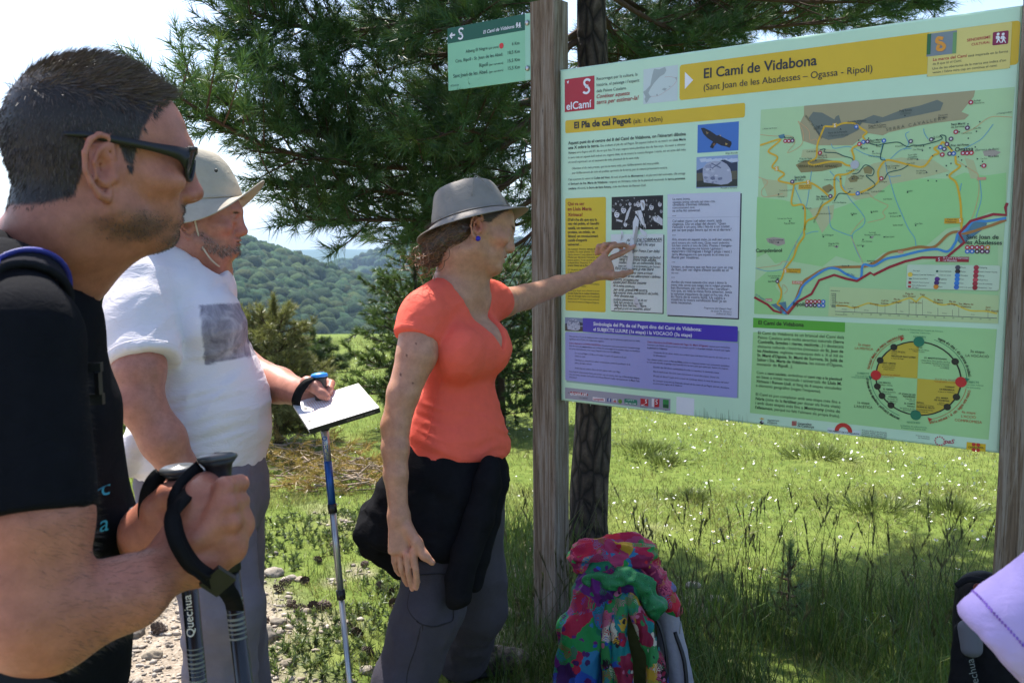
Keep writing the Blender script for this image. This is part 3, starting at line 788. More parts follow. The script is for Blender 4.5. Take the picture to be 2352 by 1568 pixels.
p.para(["Deixeu-les fer les obres, deixeu que us facin! Que rodi lliure l'obra que feu de l'obra que us", 'fa! (Perejaume)~'], (1222, 474), (2115, 545), (1219, 510), (2115, 580), c=k, italic=0.25)
p.para(["Cap a llevant podem veure el **Puig de l'Àliga**, animal rei d'aquests indrets i que míticament simbolitza", "la visió més elevada, el guiatge espiritual del cel a la terra pels que opten per deixar-s'hi inspirar."], (1146, 556), (2113, 636), (1145, 588), (2103, 668), c=k)
for q in (('Escoltar des del silenci contemplatiu la crida, la resposta a la demanda emesa.', 1218, 646, 1993, 716), ("Res és mèrit propi. Sóc-Som mers instruments al servei del conjunt. Lliurar-s'hi.", 1217, 697, 1993, 772), ('De què sóc llavor? I quina és la vocació de Catalunya davant la resta de nacions del món?', 1217, 750, 2107, 832), ('En travessar el torrent de Ribamala, baixant de les runes de cal Pegot, entrem, descalços,', 1216, 805, 2110, 892), ('en el territori sagrat de la Vidabona', 1215, 838, 1558, 868)): p.t(*q, c=k, italic=0.25)
bl(p, 'purple_block_text')
# --- footer bar
p = P_(ZC)
p.rect(178, 878, 1415, 1155, srgb('9a98a8'), 1)
p.rect(235, 925, 448, 982, RED, 2, 0.006).t('elcami.cat', 242, 968, 440, 977, WHT, bold=0.015).t('A', 214, 948, 228, 949, BLK).t('hi trobaràs:', 350, 1005, 448, 1014, BLK)
p.rect(503, 990, 648, 1046, srgb('e6dde6'), 2).t('camipèdia', 512, 1024, 636, 1032, RED, bold=0.015)
p.rect(675, 1005, 718, 1050, srgb('27408a'), 2).t('f', 692, 1046, 708, 1047, WHT, bold=0.03)
p.rect(742, 1012, 787, 1054, srgb('e6e2ea'), 2).rect(748, 1032, 782, 1052, srgb('c03040'), 3).t('You', 750, 1030, 780, 1032, BLK, bold=0.03)
p.disc(826, 1042, 0.0075, srgb('5c8a2c'), 2)
p.rect(875, 1008, 1027, 1090, srgb('1a7a62'), 2, 0.004).t('Com fer-te', 905, 1032, 992, 1037, WHT).t('AMIC DEL CAMÍ', 882, 1068, 1016, 1080, WHT, bold=0.01)
p.rect(1065, 1008, 1157, 1100, RED, 2).t('xeC', 1074, 1090, 1116, 1094, WHT, bold=0.015).t('Establiments', 1066, 1113, 1152, 1124, BLK)
camino_mark(p, 1132, 1042, 30, 48, WHT, 4)
p.rect(1198, 1008, 1228, 1108, srgb('dcd5dc'), 2).poly([(1228, 1018), (1288, 1014), (1285, 1108), (1226, 1112)], RED, 2).t('Carnet', 1222, 1132, 1266, 1137, BLK)
camino_mark(p, 1256, 1050, 34, 56, WHT, 4)
p.rect(1330, 1018, 1396, 1126, srgb('2f8a48'), 2).rect(1334, 1075, 1392, 1120, srgb('1d5438'), 3).t('La guia', 1338, 1145, 1385, 1150, BLK)
p.rect(1488, 986, 1695, 1212, srgb('dfe2ec'), 1)
bl(p, 'footer_logos', kind='stuff')
# --- map
p = P_(ZE)
mr = P_(ZD).p(2290, 712)
a, b = p.p(152, 66), p.p(1722, 1470)
LG = srgb('b4d8a4'); TAN = srgb('a89f7a'); OLV = srgb('8f8552'); DKG = srgb('6d766c'); MG = srgb('9cd58c')
p.poly([(155, 66), (1832, -85), (1775, 690), (1770, 760), (1722, 1470), (110, 1412)], LG, 1)
p.poly([(130, 640), (300, 660), (420, 690), (520, 760), (700, 700), (850, 640), (1000, 560), (1100, 520), (1400, 520), (1500, 480), (1640, 500), (1775, 480), (1770, 760), (1660, 740), (1500, 830), (1380, 850), (1250, 960), (1100, 980), (960, 1010), (900, 1060), (800, 1075), (650, 1030), (560, 1100), (440, 1080), (330, 1060), (250, 1080), (190, 1010), (130, 1040), (122, 900)], MG, 1.6)
p.poly([(560, 1100), (700, 1150), (800, 1180), (1000, 1120), (1120, 1090), (1310, 1060), (1500, 940), (1720, 900), (1722, 1470), (330, 1420), (420, 1280), (490, 1180)], srgb('a6d59a'), 1.6)
p.poly([(115, 1200), (200, 1130), (290, 1120), (300, 1180), (250, 1230), (300, 1300), (330, 1420), (110, 1412)], MG, 1.7)
p.poly([(440, 40), (1570, -62), (1560, -20), (1480, 80), (1530, 100), (1500, 130), (1330, 150), (1200, 170), (1000, 215), (960, 235), (860, 220), (760, 300), (640, 300), (520, 300), (430, 270), (410, 160), (440, 100)], TAN, 2)
p.poly([(470, 120), (500, 80), (560, 85), (640, 130), (650, 110), (670, 100), (685, 150), (830, 130), (900, 100), (960, 115), (1100, 60), (1200, 40), (1320, 0), (1360, 20), (1340, 70), (1200, 100), (1000, 140), (900, 160), (820, 150), (800, 200), (700, 250), (600, 265), (540, 240), (500, 170)], DKG, 2.4)
for q in ([(385, 430), (440, 400), (560, 390), (690, 410), (690, 440), (560, 470), (420, 480)], [(560, 575), (610, 555), (640, 580), (600, 615), (565, 605)], [(730, 520), (770, 495), (800, 510), (790, 540), (745, 545)], [(830, 450), (870, 430), (895, 455), (885, 490), (840, 485)]): p.poly(q, OLV, 2.4)
for q in ([(190, 915), (240, 905), (310, 915), (315, 950), (270, 965), (200, 940)], [(1620, 340), (1680, 325), (1740, 345), (1700, 375), (1630, 370)], [(630, 965), (670, 960), (660, 980)], [(870, 905), (905, 895), (890, 918)]): p.poly(q, srgb('a9a094'), 2.2)
for q in ([(600, 700), (640, 690), (630, 780), (560, 880), (520, 800), (470, 720)], [(430, 330), (520, 320), (640, 330), (720, 380), (500, 390), (420, 380)], [(160, 520), (330, 540), (330, 640), (200, 640)], [(900, 420), (1080, 380), (1300, 400), (1400, 470), (1200, 520), (1000, 560), (900, 640), (780, 660), (700, 600), (720, 500)], [(1500, 380), (1560, 400), (1600, 520), (1540, 520)]): p.poly(q, srgb('b9c291'), 1.9)
bl(p, 'map_base')
p = P_(ZE)
BLU = srgb('5fa8c8'); ORA = srgb('dba04e'); YR = srgb('e0b420'); DG = srgb('12564a')
for q in ([(300, 1120), (380, 960), (440, 850), (445, 760), (430, 700), (375, 560), (385, 520)], [(490, 470), (460, 680), (440, 710)], [(620, 290), (640, 320), (740, 310), (850, 360), (960, 385), (975, 400)], [(960, 290), (945, 380), (975, 400)], [(1000, 500), (1040, 640), (1080, 740), (1130, 850), (1170, 910), (1180, 970)], [(600, 700), (610, 760), (620, 840), (700, 880), (760, 900)], [(610, 470), (690, 560), (740, 650), (800, 720), (840, 780), (830, 830), (760, 890), (780, 980), (830, 1080)], [(975, 410), (1000, 500), (1080, 500)], [(1480, 550), (1470, 600)], [(1690, 160), (1620, 250), (1560, 290), (1500, 320)], [(1100, 330), (1130, 290), (1110, 230), (1135, 210)], [(1260, 260), (1235, 220), (1230, 190)], [(1600, 520), (1610, 650), (1580, 760), (1575, 800)], [(120, 1110), (200, 1130), (300, 1120)], [(455, 885), (500, 870), (535, 868)], [(1000, 400), (1080, 330), (1150, 320)]): p.line(q, 0.0017, BLU, 3, True)
for q in ([(150, 230), (260, 240), (350, 240), (380, 280), (330, 350), (420, 300), (435, 220), (400, 140)], [(400, 140), (470, 200), (480, 265), (520, 260), (530, 300)], [(870, 620), (900, 650), (960, 680), (995, 700), (960, 740), (970, 780), (860, 810)], [(745, 890), (790, 830), (840, 780)], [(830, 1080), (790, 990), (750, 900)], [(1490, 220), (1560, 190), (1640, 130), (1700, 110), (1815, 115)], [(1590, 490), (1595, 600), (1570, 720), (1540, 800)], [(1450, 400), (1510, 440), (1590, 490)], [(130, 1110), (270, 1090), (300, 1065), (360, 1060), (390, 930)], [(310, 1280), (330, 1250), (300, 1220), (290, 1300)], [(140, 510), (200, 540), (160, 600), (180, 640), (300, 620)], [(740, 340), (770, 310), (810, 300)]): p.line(q, 0.0013, srgb('d8a878'), 3.2, True)
for q in ([(150, 300), (285, 260), (210, 330), (215, 350), (265, 380), (230, 440), (260, 460), (310, 490), (270, 530), (340, 550), (375, 560)], [(375, 555), (470, 545), (540, 580), (610, 640)], [(575, 175), (530, 290), (520, 380), (470, 410), (500, 430), (600, 410), (680, 410), (720, 430), (775, 440)], [(575, 175), (640, 175), (700, 155), (770, 155), (820, 190), (855, 215), (830, 240), (840, 280), (760, 320), (770, 380), (760, 430)], [(775, 460), (720, 490), (650, 500), (640, 560), (640, 640), (560, 700), (520, 770), (460, 800), (440, 860), (440, 900), (400, 960), (370, 1040), (320, 1110), (290, 1180), (270, 1210), (290, 1260), (285, 1310), (265, 1345), (290, 1362)], [(680, 500), (690, 580), (750, 625), (850, 595), (930, 540), (930, 470), (980, 400), (1060, 410), (1140, 430), (1230, 440), (1290, 370), (1330, 350), (1300, 320), (1340, 300), (1360, 280), (1420, 340), (1440, 360)], [(1440, 370), (1445, 420), (1470, 440), (1400, 500), (1440, 540), (1460, 600), (1475, 700), (1480, 860)], [(375, 560), (360, 690), (440, 700), (445, 860)]): p.line(q, 0.0050, YR, 3.6, True)
for q in ([(545, 330), (580, 325), (575, 345), (650, 350), (700, 370), (760, 390), (760, 430)], [(850, 280), (920, 300), (970, 290), (1060, 280), (1100, 300), (1130, 310), (1160, 300), (1200, 300), (1260, 290), (1350, 260), (1340, 235), (1375, 240), (1380, 280), (1420, 330)], [(965, 290), (945, 385), (980, 400)], [(640, 670), (670, 620), (720, 620), (745, 605)], [(760, 490), (800, 480), (845, 430), (900, 460), (890, 500), (850, 500), (910, 560), (860, 600)], [(970, 525), (1000, 480), (1080, 460), (1130, 430)]): p.line(q, 0.0024, DG, 3.9, True)
TUR = srgb('4f7f94')
for q in ([(220, 1350), (320, 1330), (330, 1420), (300, 1410)], [(1470, 850), (1540, 800), (1650, 810), (1640, 840), (1560, 900), (1480, 960), (1455, 930)], [(270, 235), (310, 225), (315, 250), (280, 258)]): p.poly(q, TUR, 3.3)
p.line([(330, 1400), (380, 1330), (430, 1210), (480, 1170), (600, 1110), (820, 1100), (880, 1085), (930, 1060), (1000, 1010), (1100, 990), (1200, 970), (1300, 970), (1390, 890), (1450, 870), (1510, 880), (1640, 840), (1700, 820), (1775, 790)], 0.0068, srgb('a8763c'), 4.0, True)
p.line([(305, 1410), (400, 1300), (440, 1220), (580, 1120), (660, 1115), (720, 1150), (810, 1180), (830, 1090), (900, 1095), (980, 1050), (1080, 1030), (1200, 1000), (1310, 985), (1390, 1000), (1440, 940), (1460, 880), (1510, 860), (1560, 800), (1650, 800), (1775, 780)], 0.0062, srgb('3f8fd0'), 4.2, True)
p.line([(112, 1302), (200, 1350), (240, 1390), (290, 1405), (285, 1360), (335, 1410), (400, 1330), (490, 1280), (540, 1190), (640, 1155), (720, 1180), (790, 1195), (880, 1140), (900, 1155), (1000, 1105), (1110, 1065), (1220, 1040), (1380, 1040), (1500, 940), (1465, 880), (1540, 800), (1640, 770), (1690, 755), (1775, 760), (1770, 710), (1782, 680)], 0.0066, srgb('9b1f2f'), 4.4)
bl(p, 'map_routes')
p = P_(ZE)
ic = lambda x, y, c: p.disc(x, y, 0.0058, srgb(c), 5).disc(x, y, 0.0026, srgb('dcd6dc'), 5.5, 8)
for x, y, c in ((317, 272, 'b02a44'), (341, 272, 'b02a44'), (364, 270, '5b2a55'), (546, 350, 'b02a44'), (363, 540, '5b2a55'), (615, 636, '5b2a55'), (786, 178, '2d6fc0'), (806, 292, 'c03048'), (833, 278, '2d6fc0'), (860, 276, '5b2a55'), (968, 270, '2d6fc0'), (1145, 274, '55505c'), (1281, 262, '55505c'), (1411, 258, '55505c'), (1519, 185, '5b2a55'), (1443, 212, 'b02a44'), (1384, 293, '5b2a55'), (1341, 313, '2d6fc0'), (1367, 325, '55505c'), (1353, 362, 'b02a44'), (1402, 356, '55505c'), (1428, 355, '2d6fc0'), (1490, 352, 'b02a44'), (1517, 352, 'b02a44'), (1545, 350, 'c8303c'), (951, 519, 'b02a44'), (795, 617, '2d6fc0'), (1542, 17, 'b02a44'), (1628, 435, 'b02a44'), (265, 1197, '4a3a50'),
                (462, 1330, 'c03040'), (488, 1330, 'b02a44'), (515, 1330, 'b02a44'), (541, 1330, 'b02a44'), (568, 1331, '3a74c8'), (458, 1354, '5b2a55'), (485, 1354, '5b2a55'), (512, 1355, '3a3030'), (540, 1356, '2d6fc0'), (567, 1357, '2d6fc0'),
                (1519, 973, 'c03040'), (1550, 973, 'b02a44'), (1583, 973, 'b02a44'), (1616, 973, 'b02a44'), (1653, 973, 'd08a30'), (1519, 1000, '3a74c8'), (1550, 1000, '2d6fc0'), (1583, 1000, '3a3030'), (1617, 1000, '5b2a55'), (1650, 1000, '5b2a55')): ic(x, y, c)
p.disc(776, 428, 0.0115, srgb('b9bcc4'), 6, 16)
for x0, y0, x1, y1, c in ((1310, 1035, 1528, 1070, '9b1f2f'), (1368, 782, 1490, 815, 'd9a81e'), (405, 560, 490, 588, 'd9b23a'), (304, 1112, 418, 1142, 'd9a81e'), (187, 1310, 230, 1330, 'c98a78'), (362, 1194, 432, 1216, 'd08a60'), (1062, 996, 1096, 1012, 'd09a80'), (1583, 512, 1642, 528, 'd09a80'), (630, 156, 658, 182, 'dcb030'), (247, 440, 272, 468, 'dcb030'), (455, 530, 480, 556, 'dcb030')): p.rect(x0, y0, x1, y1, srgb(c), 4.6)
for x, y in ((644, 169), (259, 454), (467, 543), (1471, 796), (318, 1127), (1332, 1052)): camino_mark(p, x, y, 16, 24, WHT, 5.2)
sq = [(273, 623), (435, 716), (346, 800), (568, 903), (760, 760), (887, 743), (830, 922), (828, 967), (970, 905), (1074, 766), (1178, 828), (1124, 610), (822, 619), (734, 1094), (884, 1075), (867, 254), (802, 267), (896, 341), (817, 312), (1523, 160), (1601, 145), (1579, 208), (1525, 254), (1571, 312), (1460, 376), (1481, 398), (1585, 390), (1619, 407), (1662, 373), (1385, 497), (1315, 470), (1260, 533), (1315, 536), (1230, 305), (1222, 335), (1272, 318), (1300, 258), (1465, 212), (1411, 420), (1380, 435), (1510, 440), (1606, 435), (920, 298), (1290, 370), (684, 522), (744, 604)]
for x, y in sq: p.rect(x - 4, y - 4, x + 4, y + 4, srgb('1d3a3a'), 4.8)
for x, y in ((558, 168), (682, 193), (923, 145), (1107, 103), (519, 400), (760, 520), (615, 595), (880, 905), (270, 940), (655, 965), (269, 1177), (1045, 450), (1190, 392), (1250, 478)): p.poly([(x - 7, y + 5), (x + 7, y + 5), (x, y - 7)], srgb('2a3a40'), 4.8)
bl(p, 'map_symbols', kind='stuff')
p = P_(ZE)
k = srgb('24322c'); g2 = srgb('46564a')
ML = [('a Ribes de Freser', 168, 197, 264, 190), ('Bruguera', 309, 255, 373, 254), ('Sant Julià', 378, 518, 452, 515), ('de Saltor', 378, 535, 440, 533), ('Puig de Sant', 412, 395, 492, 392), ('Amanç (1.851 m)', 400, 411, 508, 408), ('Coll de Jou', 458, 347, 524, 342), ('Refugi de', 535, 372, 592, 370), ('Sant Jordi', 535, 386, 594, 384), ('Portella d\'Ogassa', 730, 152, 852, 141), ('(1.816 m)', 768, 163, 824, 158), ('Taga', 518, 182, 548, 178), ('(2.038 m)', 505, 195, 565, 192), ('Turó de la Portella', 600, 225, 726, 215), ("d'Ogassa (1.991 m)", 602, 243, 730, 236), ('Puig de la Coma', 866, 178, 982, 168), ("d'Olla (1.937 m)", 867, 192, 982, 183), ('Puig Estela', 1070, 80, 1152, 72), ('(2.012m)', 1078, 98, 1142, 92), ('Coma dels', 1328, 108, 1390, 102), ('Encantats', 1328, 122, 1388, 118), ('Refugi', 1562, 13, 1606, 8), ('Montserrat', 1562, 28, 1632, 22), ('a Camprodon', 1712, 98, 1812, 84), ('Sant Martí', 1411, 170, 1505, 162), ('de Surroca', 1411, 187, 1500, 180), ('Prat del Pinter', 1410, 308, 1532, 302), ('(Surroca de Baix)', 1572, 338, 1728, 330), ('Sant Martí', 876, 275, 955, 268), ("d'Ogassa", 876, 290, 945, 284), ('Campdevànol', 123, 1005, 295, 1003), ('Sta. Maria', 522, 645, 594, 643), ('de Vidabona', 522, 660, 610, 659), ('Turó de Corones', 278, 602, 362, 599), ('Corones', 268, 644, 312, 642), ('Puig del Ram', 310, 820, 380, 818), ('Coll dels Tres Termes', 266, 788, 362, 786), ('Matols', 452, 720, 490, 719), ('Puig de la Devesa', 212, 930, 304, 928), ('(1.067 m)', 212, 944, 262, 943), ("Puig de l'Ou", 604, 953, 672, 951), ('(977 m)', 602, 968, 642, 967), ("Ca l'Adroguer", 560, 897, 638, 895), ('El Boix', 750, 757, 792, 755), ('El Xofre', 881, 743, 930, 739), ('Can Roca', 1000, 754, 1056, 750), ('El Corral', 1010, 774, 1063, 772), ('Can Sau', 1172, 822, 1222, 820), ('Solei Avall', 1028, 832, 1092, 830), ('Turó del', 868, 880, 914, 879), ('Verdeguer (976 m)', 838, 896, 944, 894), ('Can Lluer', 978, 909, 1038, 907), ('Cal Toni', 790, 965, 838, 964), ('Can Donlier', 822, 938, 892, 938), ('Ribamala', 858, 1068, 912, 1066), ('Rama', 692, 1100, 724, 1099), ('Godoi', 1120, 606, 1156, 605), ('Can Grata', 964, 660, 1022, 658), ('Puig Castellar', 982, 442, 1072, 440), ('(1.307 m)', 982, 456, 1036, 455), ('Can Coll', 1118, 425, 1170, 422), ('Turó dels', 1126, 370, 1186, 365), ('Castellets', 1126, 384, 1188, 380), ('(1.369 m)', 1122, 397, 1186, 394), ('les Aïades', 1182, 474, 1246, 472), ('(1.381 m)', 1182, 490, 1240, 488), ('Coll de la Tuta', 720, 474, 804, 466), ('Collet del Vent', 574, 532, 652, 530), ("Puig de l'Àliga", 750, 512, 838, 506), ('(1.498 m)', 768, 525, 826, 522), ('El Negre', 938, 546, 988, 544), ('Can Beiato', 730, 590, 766, 588), ('Fullosa', 832, 622, 872, 620), ('Coll de Fullosa', 884, 612, 972, 606), ('Coll d\'en Bapiana', 628, 682, 720, 681), ('Collet de la Lliosa', 538, 756, 624, 753), ('Turó de Sant Roc', 202, 1166, 286, 1164), ('(934 m)', 222, 1180, 262, 1179), ('Sant Roc', 204, 1202, 252, 1201), ('Can Prat', 1606, 392, 1650, 390), ('La Sala', 1670, 380, 1726, 376), ('Can Illa', 1560, 195, 1610, 190), ('Can Torrassa', 1480, 226, 1550, 222), ('El Coll', 1296, 252, 1340, 248), ('Can Xipa', 1166, 312, 1222, 308), ('Can Miquel', 1160, 334, 1224, 330), ('El Jaume', 1044, 312, 1092, 308), ('Can Menut', 890, 360, 950, 357), ('Mogols', 812, 326, 862, 324), ('Baixgre', 918, 312, 956, 310), ('Creu de l\'Obra', 866, 374, 946, 380)]
for q in ML: p.t(*q, c=k if q[0][0].isupper() else g2, bold=0.014 if q[0] in ('Campdevànol', 'Sant Martí', 'de Surroca', "d'Ogassa", 'Bruguera', 'Sant Julià', 'de Saltor', 'Prat del Pinter', 'Sta. Maria', 'de Vidabona', 'Sant Roc') else 0.0, lvl=6)
p.t('Ogassa', 1436, 342, 1558, 336, k, bold=0.015, lvl=6).t('Sant Joan de', 1512, 916, 1725, 918, k, bold=0.015, lvl=6).t('les Abadesses', 1508, 952, 1747, 956, k, bold=0.015, lvl=6).t('Ripoll', 368, 1356, 442, 1360, k, bold=0.015, lvl=6)
p.t('S E R R A   C A V A L L E R A', 984, 208, 1376, 130, srgb('5c5f4c'), lvl=6).t('SERRA DE SANT AMANÇ', 402, 446, 664, 446, srgb('4c4a2c'), lvl=6).t('SERRAT DE CONIVELLA', 446, 108, 556, 258, srgb('4c5240'), lvl=6).t('SERRA DE VIDABONA', 510, 812, 570, 668, srgb('4c5a40'), lvl=6)
p.t('El Ter', 722, 1155, 776, 1166, srgb('2f6aa0'), italic=0.3, lvl=6).t('El Freser', 118, 1290, 182, 1325, srgb('2f6aa0'), italic=0.3, lvl=6)
p.t('C-151a', 368, 1210, 426, 1212, WHT, lvl=6).t('N-260', 190, 1325, 226, 1327, WHT, lvl=6)
p.t('Camí de', 1384, 795, 1448, 795, srgb('6a4a18'), lvl=6).t('Vidabona', 1372, 810, 1446, 811, srgb('6a4a18'), lvl=6).t('El Camí a la Garrotxa', 1360, 1047, 1526, 1050, WHT, lvl=6).t('i al Ripollès', 1358, 1064, 1450, 1066, WHT, lvl=6).t('Camí de Núria', 336, 1124, 412, 1124, srgb('6a4a18'), lvl=6).t('i Montgrony', 336, 1138, 396, 1138, srgb('6a4a18'), lvl=6).t('Enllaç amb el', 412, 573, 482, 571, srgb('6a4a18'), lvl=6).t('Camí de Núria', 410, 585, 484, 583, srgb('6a4a18'), lvl=6)
bl(p, 'map_lettering')
# --- map key and height profile
p = P_(ZE)
p.rect(1120, 1088, 1725, 1262, srgb('9fb59a'), 4.6, 0.005).rect(1122, 1086, 1728, 1258, srgb('c6dcc2'), 4.9, 0.005)
for x, y, c in ((1142, 1152, 'e8cc50'), (1320, 1182, '5b2a86'), (1316, 1207, '4a2a70'), (1312, 1232, 'd88a28'), (1456, 1106, '4a4a58'), (1455, 1131, '302a2c'), (1453, 1157, '2d80d8'), (1452, 1183, '2d80d8'), (1449, 1210, '2d80d8'), (1447, 1235, '3a74c8'), (1578, 1106, 'a83040'), (1577, 1133, 'b83048'), (1574, 1160, 'a83040'), (1572, 1187, 'c84a58'), (1570, 1212, 'a83040'), (1569, 1238, '98202c')): p.disc(x, y, 0.0062, srgb(c), 6)
p.rect(1313, 1124, 1327, 1137, srgb('1d5a4a'), 6).rect(1312, 1150, 1325, 1162, srgb('dfe6e0'), 6).rect(1130, 1196, 1148, 1214, RED, 6).rect(1128, 1224, 1147, 1238, RED, 6).line([(1134, 1180), (1152, 1180)], 0.0025, DG, 6)
for q in (('Sou aquí', 1160, 1130, 1206, 1132), ('Itinerari Camí de Vidabona', 1154, 1156, 1302, 1160), ('Circuits secundaris', 1158, 1182, 1258, 1184), ('Itinerari Camí troncal', 1154, 1206, 1266, 1210), ("Punt d'informació", 1154, 1226, 1248, 1230), ('del Camí', 1154, 1240, 1196, 1242), ('Casa habitada', 1336, 1134, 1414, 1136), ('Casa en runes', 1336, 1159, 1410, 1161), ('Església', 1336, 1186, 1384, 1188), ('Monestir', 1332, 1210, 1380, 1212), ('Pont', 1328, 1236, 1354, 1237), ('Mines', 1474, 1110, 1508, 1110), ('Museu', 1472, 1136, 1508, 1137), ('Autobús', 1472, 1161, 1522, 1163), ('Tren', 1470, 1187, 1496, 1188), ('Font', 1468, 1213, 1494, 1214), ('Centre de salut', 1464, 1238, 1548, 1242), ('Càmping', 1596, 1110, 1650, 1112), ('Hotel / hostal / fonda', 1594, 1137, 1716, 1141), ('Alberg', 1590, 1163, 1630, 1165), ('Refugi lliure', 1590, 1190, 1654, 1193), ('Casa de colònies', 1588, 1215, 1684, 1219), ('Restaurant / bar', 1586, 1241, 1682, 1246)): p.t(*q, c=srgb('3a4a40'), lvl=6)
bl(p, 'map_key', kind='stuff')
p = P_(ZE)
p.poly([(610, 1232), (1120, 1256), (1725, 1290), (1722, 1476), (600, 1428)], srgb('bcd49a'), 2.6)
p.poly([(650, 1360), (720, 1362), (770, 1372), (860, 1342), (900, 1348), (970, 1358), (1060, 1332), (1140, 1300), (1180, 1340), (1222, 1296), (1290, 1330), (1350, 1352), (1420, 1345), (1470, 1365), (1540, 1390), (1640, 1394), (1715, 1410), (1715, 1440), (645, 1396)], srgb('c4d8a4'), 2.8)
p.line([(650, 1358), (720, 1360), (770, 1372), (860, 1342), (900, 1348), (970, 1358), (1060, 1332), (1140, 1308), (1180, 1330), (1222, 1298), (1290, 1330), (1350, 1352), (1420, 1345), (1470, 1365), (1540, 1390), (1640, 1394), (1715, 1410)], 0.0040, srgb('dcc84a'), 3.4, True)
ax = srgb('4a5560')
p.line([(650, 1275), (646, 1395), (1715, 1440)], 0.0014, ax, 3.6)
for x, y0, y1 in ((775, 1372, 1400), (924, 1345, 1405), (975, 1355, 1408), (1049, 1335, 1411), (1134, 1318, 1415), (1180, 1345, 1416), (1222, 1318, 1418), (1324, 1370, 1422), (1420, 1385, 1427), (1462, 1370, 1428), (1655, 1398, 1436)): p.line([(x, y0), (x, y1)], 0.0007, ax, 3.6)
pc = srgb('8a4a20')
for q in (('St. Joan de les', 650, 1340, 738, 1345), ('Abadesses', 658, 1360, 728, 1363), ('Ogassa', 756, 1370, 804, 1372), ('El Negre', 876, 1350, 932, 1352), ('Coll de', 951, 1328, 998, 1330), ('Fullosa', 950, 1347, 998, 1349), ('Pla de', 1034, 1320, 1074, 1322), ('cal Pegot', 1020, 1338, 1084, 1341), ('Puig de', 1110, 1283, 1162, 1285), ('Sant Amand', 1092, 1299, 1176, 1302), ('Coll de Jou', 1140, 1340, 1216, 1343), ('Taga', 1204, 1289, 1238, 1290), ('St. Martí', 1297, 1324, 1358, 1327), ("d'Ogassa", 1293, 1340, 1358, 1343), ('Pla de', 1398, 1335, 1442, 1337), ('cal Pegot', 1386, 1352, 1454, 1355), ('Sta. Maria de', 1462, 1350, 1558, 1354), ('Vidabona', 1474, 1368, 1544, 1371), ('Sant', 1640, 1373, 1672, 1374), ('Roc', 1640, 1390, 1668, 1391), ('Ripoll', 1678, 1398, 1722, 1400)): p.t(*q, c=pc, lvl=5, bold=0.006)
for t_, x, y in (('2.000', 618, 1282), ('1.800', 618, 1296), ('1.600', 618, 1311), ('1.400', 617, 1326), ('1.200', 617, 1340), ('1.000', 616, 1355), ('800', 622, 1368)): p.t(t_, x, y, x + 27, y + 1, c=ax, lvl=5)
for i in range(17): x = 700 + i * 60; p.t(str(2 + 2 * i), x, 1412 + i * 2.5, x + (6 if i < 4 else 12), 1412.5 + i * 2.5, c=ax, lvl=5)
for t_, x, y in (('4.1 km', 690, 1383), ('5.6 km', 836, 1390), ('2 km', 1074, 1398), ('3.3 km', 1254, 1405), ('2.2 km', 1352, 1410), ('6 km', 1545, 1418), ('Distància en Km', 648, 1418), ('Altitud en m', 616, 1262)): p.t(t_, x, y, x + 5.2 * len(t_), y + 2, c=ax, lvl=5)
bl(p, 'height_profile')
# --- green block
p = P_(ZF)
GB = srgb('a4d895')
p.poly([(128, 160), (882, 160), (884, 80), (2130, 135), (2062, 1042), (102, 822)], GB, 1)
p.poly([(130, 42), (884, 80), (882, 160), (128, 122)], srgb('56ae38'), 2)
p.t('El Camí de Vidabona', 173, 96, 545, 115, srgb('10241a'), bold=0.015)
bl(p, 'green_block')
p = P_(ZF)
k = srgb('182c20')
p.para(['El Camí de Vidabona és un brancal del Camí dels', 'Països Catalans amb molts atractius naturals (**Serra**', '**Conivella, fagedes i rieres, geologia**...) i destacats', 'elements culturals i històrics (monestir de **St. Joan de**', '**les Abadesses**, esglésies romàniques dels s. X al XII de', "**St. Martí d'Ogassa, St. Martí de Surroca, St. Julià de**", "**Saltor i Sta. Maria de Vidabona**, les mines d'Ogassa,", 'monestir de **Ripoll**...).~'], (171, 176), (876, 215), (161, 432), (862, 482), c=k)
p.para(['Com a **camí iniciàtic** simbolitza el **camí cap a la plenitud**', 'en base a mites nacionals i universals de **Lluís M.**', '**Xirinacs** i **Ramon Llull**, al llarg de 4 etapes vinculades', "a elements geogràfics (vegeu l'esquema).~"], (159, 500), (858, 557), (153, 606), (852, 672), c=k)
p.para(['El Camí es pot completar amb una etapa més fins a', '**Núria** (mite de la **fertilitat** per donar els fruits vitals)', 'i amb dues etapes més fins a **Montgrony** (mite de', "**l'alletament**, perquè no falti l'aliment als propis fruits).~"], (152, 678), (846, 745), (148, 785), (842, 860), c=k)
bl(p, 'green_block_text')
p = P_(ZF)
C = (onb(2110, 869)); pc_ = p.p(1477, 540)
cx, cy = pc_; rx, ry = abs(p.p(1840, 560)[0] - p.p(1140, 520)[0]) / 2, abs(p.p(1495, 245)[1] - p.p(1455, 845)[1]) / 2
def el(t, k=1.0): return (cx + rx * k * math.cos(math.radians(t)), cy + ry * k * math.sin(math.radians(t)))
for a0 in (90, 270): p.uvpoly([(cx, cy)] + [el(t) for t in np.linspace(a0, a0 + 90, 16)], srgb('c9b43c'), 2)
def arc(t0, t1, k, w, c, lvl=3):
    n = 40; ts = np.linspace(t0, t1, n)
    p.mb.add([bpt(*el(t, k + s * w), lvl * 0.0004) for s in (0.5, -0.5) for t in ts], [(i, n + i, n + i + 1, i + 1) if t1 > t0 else (i + 1, n + i + 1, n + i, i) for i in range(n - 1)], c)
arc(0, 360, 1.0, 0.035, srgb('16241c'))
arc(110, 172, 1.13, 0.012, srgb('b0602c')); arc(4, 72, 1.13, 0.012, GRN); arc(184, 250, 1.13, 0.012, GRN); arc(286, 352, 1.13, 0.012, srgb('b0602c'))
